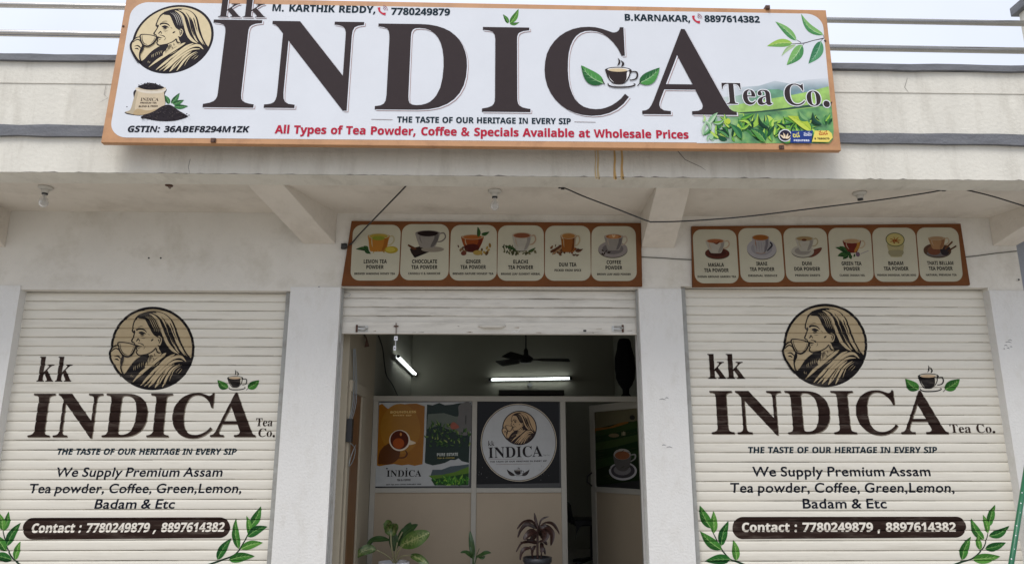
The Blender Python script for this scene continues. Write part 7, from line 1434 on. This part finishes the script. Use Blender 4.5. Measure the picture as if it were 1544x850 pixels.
p = Plane((0, 9.6, 0)).hit(897, 800)
ch = thing('office_chair', 'black round backed chair in the dark room behind the partition', 'chair', (p.x, p.y, .3))
M_CHAIR = mat('black chair fabric', (.014, .014, .015), .6)
b = MB(); N = 14; vs, fs = [], []
top = Plane((0, 9.6, 0)).hit(897, 783).z
for i in range(N + 1):
    a = math.pi * i / N
    for w, y in ((1, 0), (1, .05)): vs += [(p.x - .24 * math.cos(a), 9.6 + y, top - .24 + .24 * math.sin(a) * .98)]
base = len(vs); vs += [(p.x - .22, 9.6, .85), (p.x - .22, 9.65, .85), (p.x + .22, 9.6, .85), (p.x + .22, 9.65, .85)]
fs = [(2 * i, 2 * i + 2, 2 * i + 3, 2 * i + 1) for i in range(N)] + [tuple([2 * i for i in range(N + 1)][::-1] + [base, base + 2]), tuple([2 * i + 1 for i in range(N + 1)] + [base + 3, base + 1]), (0, 1, base + 1, base), (2 * N, base + 2, base + 3, 2 * N + 1), (base, base + 1, base + 3, base + 2)]
b.add(vs, fs, M_CHAIR); b.build('backrest', ch, bevel=.01)
b = MB(); b.box((p.x - .25, 9.62, .78), (p.x + .25, 10.1, .86), M_CHAIR); b.build('seat', ch, bevel=.02)
for s in (-1, 1):
    b = MB(); b.tube([(p.x + s * .27, 9.70, .80), (p.x + s * .30, 9.70, 1.02), (p.x + s * .30, 9.95, 1.04), (p.x + s * .27, 10.0, .80)], .02, M_CHAIR, 8); b.build('armrest', ch)
b = MB(); b.tube([(p.x, 9.86, .36), (p.x, 9.86, .78)], .03, M_BLACK, 10); b.build('column', ch)
for k in range(5):
    a = k * 2 * math.pi / 5; b = MB(); b.tube([(p.x, 9.86, .38), (p.x + .28 * math.cos(a), 9.86 + .28 * math.sin(a), .33)], .02, M_BLACK, 8); b.build('leg', ch)

# ================================================================== BULBS UNDER THE CANOPY
M_CERAM = mat('aged white holder', (.50, .48, .43), .5, var=.08)
M_BULB = bpy.data.materials.new('frosted bulb glass'); M_BULB.use_nodes = True
q_ = M_BULB.node_tree.nodes['Principled BSDF']; q_.inputs['Base Color'].default_value = (.60, .58, .54, 1); q_.inputs['Roughness'].default_value = .25; q_.inputs['Transmission Weight'].default_value = .35
def bulb(label, px, py, Y, with_bulb=True, tilt=0):
    p = Plane((0, Y, 0)).hit(px, py); p.z = ZC
    nm = 'light_bulb' if with_bulb else 'bulb_holder'
    t = thing(nm, label, 'light bulb' if with_bulb else 'bulb holder', p, None)
    b = MB(); b.lathe([(0, 0), (.055, 0), (.055, -.012), (.042, -.022), (.030, -.024)], p, M_CERAM, 22); b.build('ceiling_rose', t)
    b = MB(); b.lathe([(.028, -.0235), (.027, -.05), (.022, -.055)], p, M_CERAM, 18); b.lathe([(.023, -.0545), (.022, -.066), (0, -.066)], p, M_BLACK, 18); b.build('socket', t)
    if with_bulb:
        b = MB(); b.lathe([(.014, -.0655), (.016, -.085), (.030, -.105), (.036, -.13), (.033, -.152), (.018, -.168), (0, -.172)], p, M_BULB, 24); b.build('glass', t)
    return t
bulb('frosted light bulb in a round holder under the canopy left of the first beam', 67, 296, 5.72)
bulb('frosted light bulb under the canopy above the open doorway', 746, 300, 5.72)
bulb('empty bulb holder under the canopy above the right menu board', 1296, 290, 5.70, False)
hk = Plane((0, 5.66, 0)).hit(255, 279)
t = thing('ceiling_hook', 'small rusty ceiling hook plate under the canopy above the left shutter', 'hook', (hk.x, hk.y, ZC))
b = MB(); b.lathe([(0, 0), (.03, 0), (.03, -.006), (.012, -.012), (0, -.014)], (hk.x, hk.y, ZC), M_BROWNHOOK, 16); b.tube([(hk.x, hk.y, ZC - .01), (hk.x, hk.y, ZC - .02), (hk.x + .01, hk.y, ZC - .028), (hk.x + .018, hk.y, ZC - .02)], .004, M_BROWNHOOK, 6); b.build('plate', t)

# ================================================================== CABLES
M_CABLE = mat('black cable', (.018, .016, .015), .5)
def cable(label, pts, r=.007, name='electric_cable', m=None):
    P = [tuple(Plane((0, Y, 0)).hit(x, y)) for x, y, Y in pts]
    P = catmull(P, False, 8); b = MB(); b.tube(P, r, m or M_CABLE, 8)
    return b, P
b, P = cable('', [(613, 279, 5.60), (606, 287, 5.66), (572, 322, 5.98), (545, 350, 6.24), (536, 360, 6.285), (531, 366, 6.285), (525, 371, 6.32)], .0065)
t = thing('electric_cable', 'black cable slanting from canopy edge to a wall plug beside the menu board', 'cable', P[0]); b.build('wire', t)
p = Plane((0, 6.30, 0)).hit(520, 371); b = MB(); b.lathe([(0, .0), (.022, .0), (.026, .02), (.02, .045), (.010, .05)], p + Vector((.02, 0, 0)), M_BLACK, 12, (-1, -.2, 0)); b.box((p.x - .035, 6.30, p.z - .022), (p.x - .004, YW, p.z + .026), M_BLACK); b.build('plug', t, bevel=.003)
b, P = cable('', [(842, 283.5, 5.60), (852, 284, 5.585), (880, 296, 5.57), (930, 315, 5.56), (975, 332.5, 5.56), (988, 334.5, 5.56), (1040, 333, 5.56), (1120, 327, 5.56), (1220, 315, 5.56), (1330, 301, 5.56), (1400, 290.5, 5.57), (1424, 286, 5.585), (1436, 286, 5.59), (1450, 285.5, 5.585), (1466, 288.5, 5.57), (1500, 297, 5.56), (1560, 315, 5.56), (1640, 334, 5.56)], .0058)
t = thing('electric_cable', 'long black cable sagging under the canopy above the right menu board', 'cable', P[0]); b.build('wire', t)
for px, py in ((848, 284), (1423, 286.5)):
    p = Plane((0, 5.59, 0)).hit(px, py); b = MB(); b.box((p.x - .012, 5.575, p.z - .008), (p.x + .016, 5.60, ZF + .004), M_BLACK); b.build('cable_clip', t)
b, P = cable('', [(960, 387, YW - .006), (1000, 389, YW - .006), (1045, 391.5, YW - .006), (1200, 395, YW - .006), (1400, 391, YW - .006), (1460, 387, YW - .006), (1500, 382, YW - .006), (1533, 378.5, YW - .006)], .0045, m=mat('grey wire', (.11, .11, .09), .6))
t = thing('wall_wire', 'thin grey wire running flat along the wall behind the right menu board', 'wire', P[0]); b.build('wire', t)
# wires and switch box on the left inner wall
PLI = Plane((XL + .012, 0, 0), (0, 1, 0))
def wall_wire(pts, r, nm, parent, m=M_CABLE):
    b = MB(); b.tube(catmull([tuple(PLI.hit(*p)) for p in pts], False, 6), r, m, 7); return b.build(nm, parent)
PJ = Plane((0, YW + .236, 0))
p = Plane((0, YW + .20, 0)).hit(518, 646)
pj = Plane((XL + .02, 0, 0), (0, 1, 0))
a = pj.hit(515.5, 628); a = Vector((XL + .001, max(a.y, YW + .24), a.z)); zlo = pj.hit(515.5, 665).z
swb = thing('switch_box', 'narrow black switch box with loose grey wires on the inner wall left of the doorway', 'switch box', (XL, YW + .29, zlo))
b = MB(); b.box((XL + .001, YW + .25, zlo), (XL + .05, YW + .33, a.z), M_BLACK); b.build('box', swb, bevel=.004)
gw = mat('grey flex', (.20, .22, .23), .5)
for k in range(3):
    b = MB(); x = XL + .02 + .008 * k
    pts = [(x, YW + .27 + .02 * k, a.z - .002), (x + .02, YW + .30 + .03 * k, a.z + .15), (x, YW + .36 + .03 * k, a.z + .42), (x, YW + .30, a.z + .62)]
    b.tube(catmull(pts, False, 6), .004, gw, 6); b.build('wire', swb)
b = MB(); pts = [(XL + .03, YW + .29, zlo), (XL + .06, YW + .40, zlo - .06), (XL + .05, YW + .37, zlo - .16), (XL + .04, YW + .26, zlo - .20), (XL + .05, YW + .28, zlo - .12), (XL + .07, YW + .36, zlo - .02)]
b.tube(catmull(pts, False, 6), .004, gw, 6); b.build('wire', swb)
t = thing('hanging_wire', 'dark wire hanging down the left inner wall to the partition top', 'wire', (XL, 7.4, ZC))
wall_wire([(571, 506), (577, 525), (580, 550), (583, 566), (592, 580), (600, 597)], .007, 'wire', t)
p = PLI.hit(549, 512)
t = thing('wall_hook', 'rusty brown hook bundle high on the left inner wall', 'hook', p)
b = MB()
for k in range(5): b.tube([p + Vector((0, .02 * k, .05)), p + Vector((.03, .03 * k - .03, -.01 * k)), p + Vector((.02, .05 * k - .05, -.08 + .01 * k))], .006, M_BROWNHOOK, 6)
b.build('hook', t)

# ================================================================== PLANTS
def leaf_mat(name, c1, c2, pale, amt):
    m = bpy.data.materials.new(name); m.use_nodes = True
    n, l = m.node_tree.nodes, m.node_tree.links; b_ = n['Principled BSDF']; b_.inputs['Roughness'].default_value = .38
    t = n.new('ShaderNodeTexCoord'); s = n.new('ShaderNodeSeparateXYZ'); l.new(t.outputs['UV'], s.inputs[0])
    x = n.new('ShaderNodeTexNoise'); x.inputs['Scale'].default_value = 26; x.inputs['Detail'].default_value = 3; l.new(t.outputs['Object'], x.inputs['Vector'])
    r = n.new('ShaderNodeValToRGB'); r.color_ramp.elements[0].position, r.color_ramp.elements[1].position = .35, .65
    r.color_ramp.elements[0].color, r.color_ramp.elements[1].color = (*c1, 1), (*c2, 1); l.new(x.outputs['Fac'], r.inputs[0])
    # pale flecks either side of the midrib (leaf variegation), and the midrib itself
    d = n.new('ShaderNodeMath'); d.operation = 'ABSOLUTE'; l.new(s.outputs['Y'], d.inputs[0])
    mr_ = n.new('ShaderNodeMapRange'); mr_.inputs[1].default_value, mr_.inputs[2].default_value, mr_.inputs[3].default_value, mr_.inputs[4].default_value = .1, .75, amt, 0; l.new(d.outputs[0], mr_.inputs[0])
    w = n.new('ShaderNodeTexNoise'); w.inputs['Scale'].default_value = 60; w.inputs['Detail'].default_value = 2; l.new(t.outputs['Object'], w.inputs['Vector'])
    w2 = n.new('ShaderNodeMapRange'); w2.inputs[1].default_value, w2.inputs[2].default_value = .46, .56; l.new(w.outputs['Fac'], w2.inputs[0])
    mu = n.new('ShaderNodeMath'); mu.operation = 'MULTIPLY'; l.new(mr_.outputs[0], mu.inputs[0]); l.new(w2.outputs[0], mu.inputs[1])
    k = n.new('ShaderNodeMixRGB'); l.new(mu.outputs[0], k.inputs[0]); l.new(r.outputs[0], k.inputs[1]); k.inputs[2].default_value = (*pale, 1)
    v = n.new('ShaderNodeMapRange'); v.inputs[1].default_value, v.inputs[2].default_value, v.inputs[3].default_value, v.inputs[4].default_value = .05, .09, .85, 0; l.new(d.outputs[0], v.inputs[0])
    k2 = n.new('ShaderNodeMixRGB'); l.new(v.outputs[0], k2.inputs[0]); l.new(k.outputs[0], k2.inputs[1]); k2.inputs[2].default_value = (*pale, 1)
    l.new(k2.outputs[0], b_.inputs['Base Color']); return m
LM_DIEF = leaf_mat('dumb cane leaf', (.045, .09, .018), (.085, .15, .03), (.28, .30, .12), .85)
LM_DARK = leaf_mat('dark green leaf', (.022, .06, .016), (.04, .09, .022), (.08, .13, .04), .2)
LM_MAROON = leaf_mat('maroon leaf', (.026, .012, .009), (.042, .018, .013), (.07, .03, .025), .2)
M_STALK = mat('pale leaf stalk', (.28, .26, .14), .5, var=.1); M_GSTEM = mat('green stem', (.05, .09, .03), .5); M_MSTEM = mat('maroon stem', (.045, .018, .014), .5)
def blade(pts, w, m, face=(0, -1, .5), fold=.18, point=.75, N=14, peak=.45):
    """leaf blade along a 3D path; w = full width; face = side it shows"""
    P = catmull([tuple(p) for p in pts], False, 8); P = [Vector(p) for p in P]; L = len(P)
    vs, fs, uvs = [], [], []; face = Vector(face)
    cols = (-1, -.55, 0, .55, 1)
    for i, p in enumerate(P):
        t = i / (L - 1); tg = (P[min(i + 1, L - 1)] - P[max(i - 1, 0)]).normalized()
        sd = tg.cross(face); sd = sd.normalized() if sd.length > 1e-4 else Vector((1, 0, 0)); nn = sd.cross(tg).normalized()
        x = t ** (math.log(.5) / math.log(peak)); hw = w / 2 * max(.02, math.sin(math.pi * min(1, x)) ** point)
        for c_ in cols: vs.append(p + sd * c_ * hw + nn * (abs(c_) * hw * fold + .004 * math.sin(9 * t + 5 * c_)))
    for i in range(L - 1):
        for j in range(4):
            fs.append((i * 5 + j, i * 5 + j + 1, i * 5 + 6 + j, i * 5 + 5 + j))
            a, c2 = i / (L - 1), (i + 1) / (L - 1); uvs.append([(a, cols[j]), (a, cols[j + 1]), (c2, cols[j + 1]), (c2, cols[j])])
    b = MB(); b.add(vs, fs, m, True, uvs); return b
def pot(t, px0, px1, py, Y, m, rim, body, soil=True):
    a, c = Plane((0, Y, 0)).hit(px0, py), Plane((0, Y, 0)).hit(px1, py); r = (c.x - a.x) / 2; ctr = Vector(((a.x + c.x) / 2, Y, .3)); H = a.z - .3
    b = MB(); b.lathe([(0, .012), (r * .62, 0), (r * .68, .01), (r * body, H - .05), (r * rim, H - .045), (r, H - .04), (r, H), (r * .90, H), (r * .88, H - .03), (r * .86, H - .06)], ctr, m, 40); b.build('pot', t)
    b = MB(); b.lathe([(r * .865, H - .05), (r * .5, H - .04), (0, H - .035)], ctr, M_SOIL, 30); b.build('soil', t); return ctr, r, H
U = lambda x, y, Y: Plane((0, Y, 0)).hit(525 + x / 10.63, 770 + y / 10.63)
U2 = lambda x, y, Y: Plane((0, Y, 0)).hit(680 + x / 9.08, 770 + y / 9.08)
YPL = 7.45; mpp = 7.3 / 1115
t = thing('potted_plant', 'broad leaved green and cream plant in a white pot at left before the partition', 'plant', (U(735, 820, YPL).x, YPL, .3))
pot(t, 570.6, 617.8, 846.2, YPL, M_WHITEPOT, .97, .93)
def stalk(pts, r, m): b = MB(); b.tube(catmull([tuple(U(*p)) for p in pts], False, 6), r, m, 7); b.build('stalk', t)
def dl(pts, w, m=LM_DIEF, face=(0, -1, .5), **k): blade([U(*p) for p in pts], w / 10.63 * mpp, m, face, **k).build('leaf', t)
y = YPL
stalk([(735, 850, y), (690, 780, y), (600, 700, y - .03), (450, 620, y - .06)], .006, M_STALK)
stalk([(740, 850, y), (720, 720, y), (690, 520, y - .02), (680, 360, y - .03)], .008, M_STALK)
stalk([(742, 850, y), (752, 720, y + .02), (790, 500, y + .05), (870, 330, y + .07)], .008, M_STALK)
stalk([(750, 850, y), (775, 720, y - .03), (820, 620, y - .06), (880, 555, y - .08)], .009, M_STALK)
stalk([(760, 850, y), (800, 780, y - .02), (870, 720, y - .05), (1000, 708, y - .07)], .006, M_STALK)
dl([(740, 640, y + .06), (735, 520, y + .05), (720, 400, y + .04), (700, 320, y + .03)], 150, LM_DARK)
dl([(800, 560, y + .08), (880, 420, y + .09), (960, 320, y + .09), (1120, 215, y + .06)], 190, LM_DARK, (-.3, -1, .4), fold=.3)
dl([(870, 420, y + .1), (940, 300, y + .11), (1005, 180, y + .10)], 130, LM_DARK, (.2, -1, .2))
dl([(690, 400, y - .03), (660, 300, y - .02), (640, 220, y - .07), (700, 190, y - .14)], 190, LM_DIEF, (.4, -1, .3), fold=.25)
dl([(700, 400, y - .02), (740, 300, y - .02), (760, 240, y - .06), (720, 200, y - .11)], 150, LM_DIEF, (-.3, -1, .3), fold=.2)
dl([(670, 470, y), (520, 455, y - .03), (380, 480, y - .06), (295, 600, y - .08)], 130, LM_DARK, (0, -.7, 1), fold=.25)
dl([(445, 618, y - .06), (330, 610, y - .09), (210, 660, y - .12), (128, 745, y - .12)], 150, LM_DIEF, (0, -1, .35))
dl([(830, 560, y - .07), (950, 500, y - .11), (1120, 430, y - .15), (1312, 345, y - .17)], 255, LM_DIEF, (-.15, -1, .25), fold=.12, peak=.55)
dl([(1000, 710, y - .07), (1100, 740, y - .11), (1200, 800, y - .15), (1300, 870, y - .17)], 125, LM_DIEF, (.1, -1, .5))

t = thing('potted_plant', 'small green seedling plant in the middle before the partition post', 'plant', (U2(305, 740, 7.6).x, 7.6, .3))
pot(t, 699, 728, 856, 7.6, M_BLACKPOT, .97, .9)
def b2(pts, w, m, face=(0, -1, .4), **k): blade([U2(*p) for p in pts], w / 9.08 * 7.4 / 1115, m, face, **k).build('leaf', t)
def s2(pts, r, m): b = MB(); b.tube(catmull([tuple(U2(*p)) for p in pts], False, 6), r, m, 7); b.build('stem', t)
y = 7.6
s2([(300, 840, y), (303, 740, y), (305, 640, y)], .009, M_GSTEM); s2([(318, 840, y), (325, 720, y), (350, 640, y)], .005, M_GSTEM); s2([(312, 800, y), (340, 640, y), (388, 510, y)], .0035, M_GSTEM)
b2([(305, 660, y), (290, 520, y - .01), (275, 400, y - .02), (258, 272, y)], 78, LM_DARK, fold=.3); b2([(288, 640, y), (275, 560, y - .03), (262, 470, y - .02)], 40, LM_DARK)
b2([(298, 650, y), (250, 590, y - .04), (190, 560, y - .06), (130, 568, y - .07)], 66, LM_DARK, (0, -1, .9)); b2([(345, 635, y), (410, 600, y - .04), (480, 570, y - .06), (550, 572, y - .08)], 66, LM_DARK, (0, -1, .9)); b2([(370, 620, y - .03), (430, 640, y - .05), (470, 610, y - .06)], 40, LM_DARK)

y = 7.5
t = thing('potted_plant', 'dark maroon leaved plant in a black plastic pot at right before the partition', 'plant', (U2(1185, 620, y).x, y, .3))
pot(t, 788.5, 832, 839.2, y, M_BLACKPOT, .96, .92)
s2([(1185, 660, y), (1183, 480, y), (1185, 300, y), (1185, 200, y)], .011, M_MSTEM); s2([(1120, 660, y - .03), (1108, 560, y - .05), (1080, 480, y - .05)], .007, M_MSTEM); s2([(1230, 660, y + .03), (1240, 540, y + .03), (1235, 430, y + .02)], .007, M_MSTEM)
for pts, w, fc in (
    ([(1185, 250, 0), (1165, 150, 0), (1140, 22, 0)], 42, (0, -1, .2)), ([(1200, 235, .02), (1240, 115, .02), (1345, 74, .02)], 26, (0, -1, .5)),
    ([(1182, 255, 0), (1110, 150, -.03), (1000, 150, -.06), (905, 245, -.08)], 62, (0, -.6, 1)), ([(1172, 240, .02), (1050, 180, .04), (965, 250, .05), (915, 362, .05)], 60, (-.6, -1, .4)),
    ([(1200, 250, 0), (1290, 165, -.04), (1400, 185, -.06), (1487, 318, -.07)], 62, (.1, -.6, 1)), ([(1210, 262, -.02), (1300, 225, -.06), (1380, 310, -.1), (1365, 475, -.12)], 92, (.7, -1, .3)),
    ([(1200, 275, -.03), (1260, 255, -.08), (1295, 330, -.12), (1250, 425, -.13)], 115, (.5, -1, .2)), ([(1180, 290, -.02), (1110, 290, -.07), (1050, 330, -.1), (995, 395, -.11)], 100, (-.3, -1, .5)),
    ([(1110, 440, -.05), (1040, 425, -.07), (960, 450, -.09), (893, 560, -.10)], 46, (0, -.6, 1)), ([(1090, 505, -.06), (1010, 520, -.09), (965, 580, -.1), (948, 672, -.1)], 56, (-.6, -1, .4)),
    ([(1180, 435, 0), (1120, 420, -.02), (1030, 385, -.03)], 56, (0, -1, .6)), ([(1200, 425, -.02), (1270, 415, -.05), (1318, 468, -.06)], 52, (0, -.8, .8)),
    ([(1225, 450, .02), (1265, 510, 0), (1292, 600, -.01)], 42, (.5, -1, .2)), ([(1160, 470, 0), (1120, 530, -.02), (1110, 610, -.03)], 48, (-.5, -1, .2)), ([(1235, 430, 0), (1245, 500, -.03), (1235, 575, -.04)], 60, (.2, -1, .1)),
    ([(1100, 430, -.02), (1000, 425, -.02), (950, 425, -.01)], 26, (0, -.8, .6)), ([(1185, 300, .04), (1240, 330, .08), (1300, 420, .1)], 70, (.3, -1, .3)), ([(1180, 330, .03), (1120, 370, .07), (1080, 440, .09)], 70, (-.3, -1, .3))):
    blade([U2(px, py, y + d) for px, py, d in pts], w / 9.08 * 7.4 / 1115, LM_MAROON, fc, fold=.25, point=.6).build('leaf', t)

# ================================================================== GREEN POLE AND THE BUNDLE AT THE RIGHT EDGE
M_GREEN = mat('green painted pole', (.012, .12, .055), .4, var=.12, vscale=10)
pa_, pb_ = Plane((0, 6.0, 0)).hit(1543, 735), Plane((0, 5.85, 0)).hit(1523, 860)
d = (pb_ - pa_).normalized(); k = pb_.z / -d.z
t = thing('green_pole', 'thin green painted pole with white flecks leaning at the right edge', 'pole', pb_ + d * k)
q = pa_ - d * .55
b = MB(); b.tube([pb_ + d * k, q], .019, M_GREEN, 14); b.build('shaft', t)
cv = MB()
for i, s_ in enumerate((.05, .14, .22, .33, .41, .52, .6, .72, .8)):
    p = pa_ + d * (s_ * 1.0); n_ = (CAM - p).normalized(); n_ = (n_ - d * n_.dot(d)).normalized(); cv.lathe([(0, .0205), (.004, .0200), (.005, .0185)], p + Vector((.004 * ((i * 7) % 3 - 1), 0, 0)), M_TAG, 8, n_)
cv.build('fleck', t)
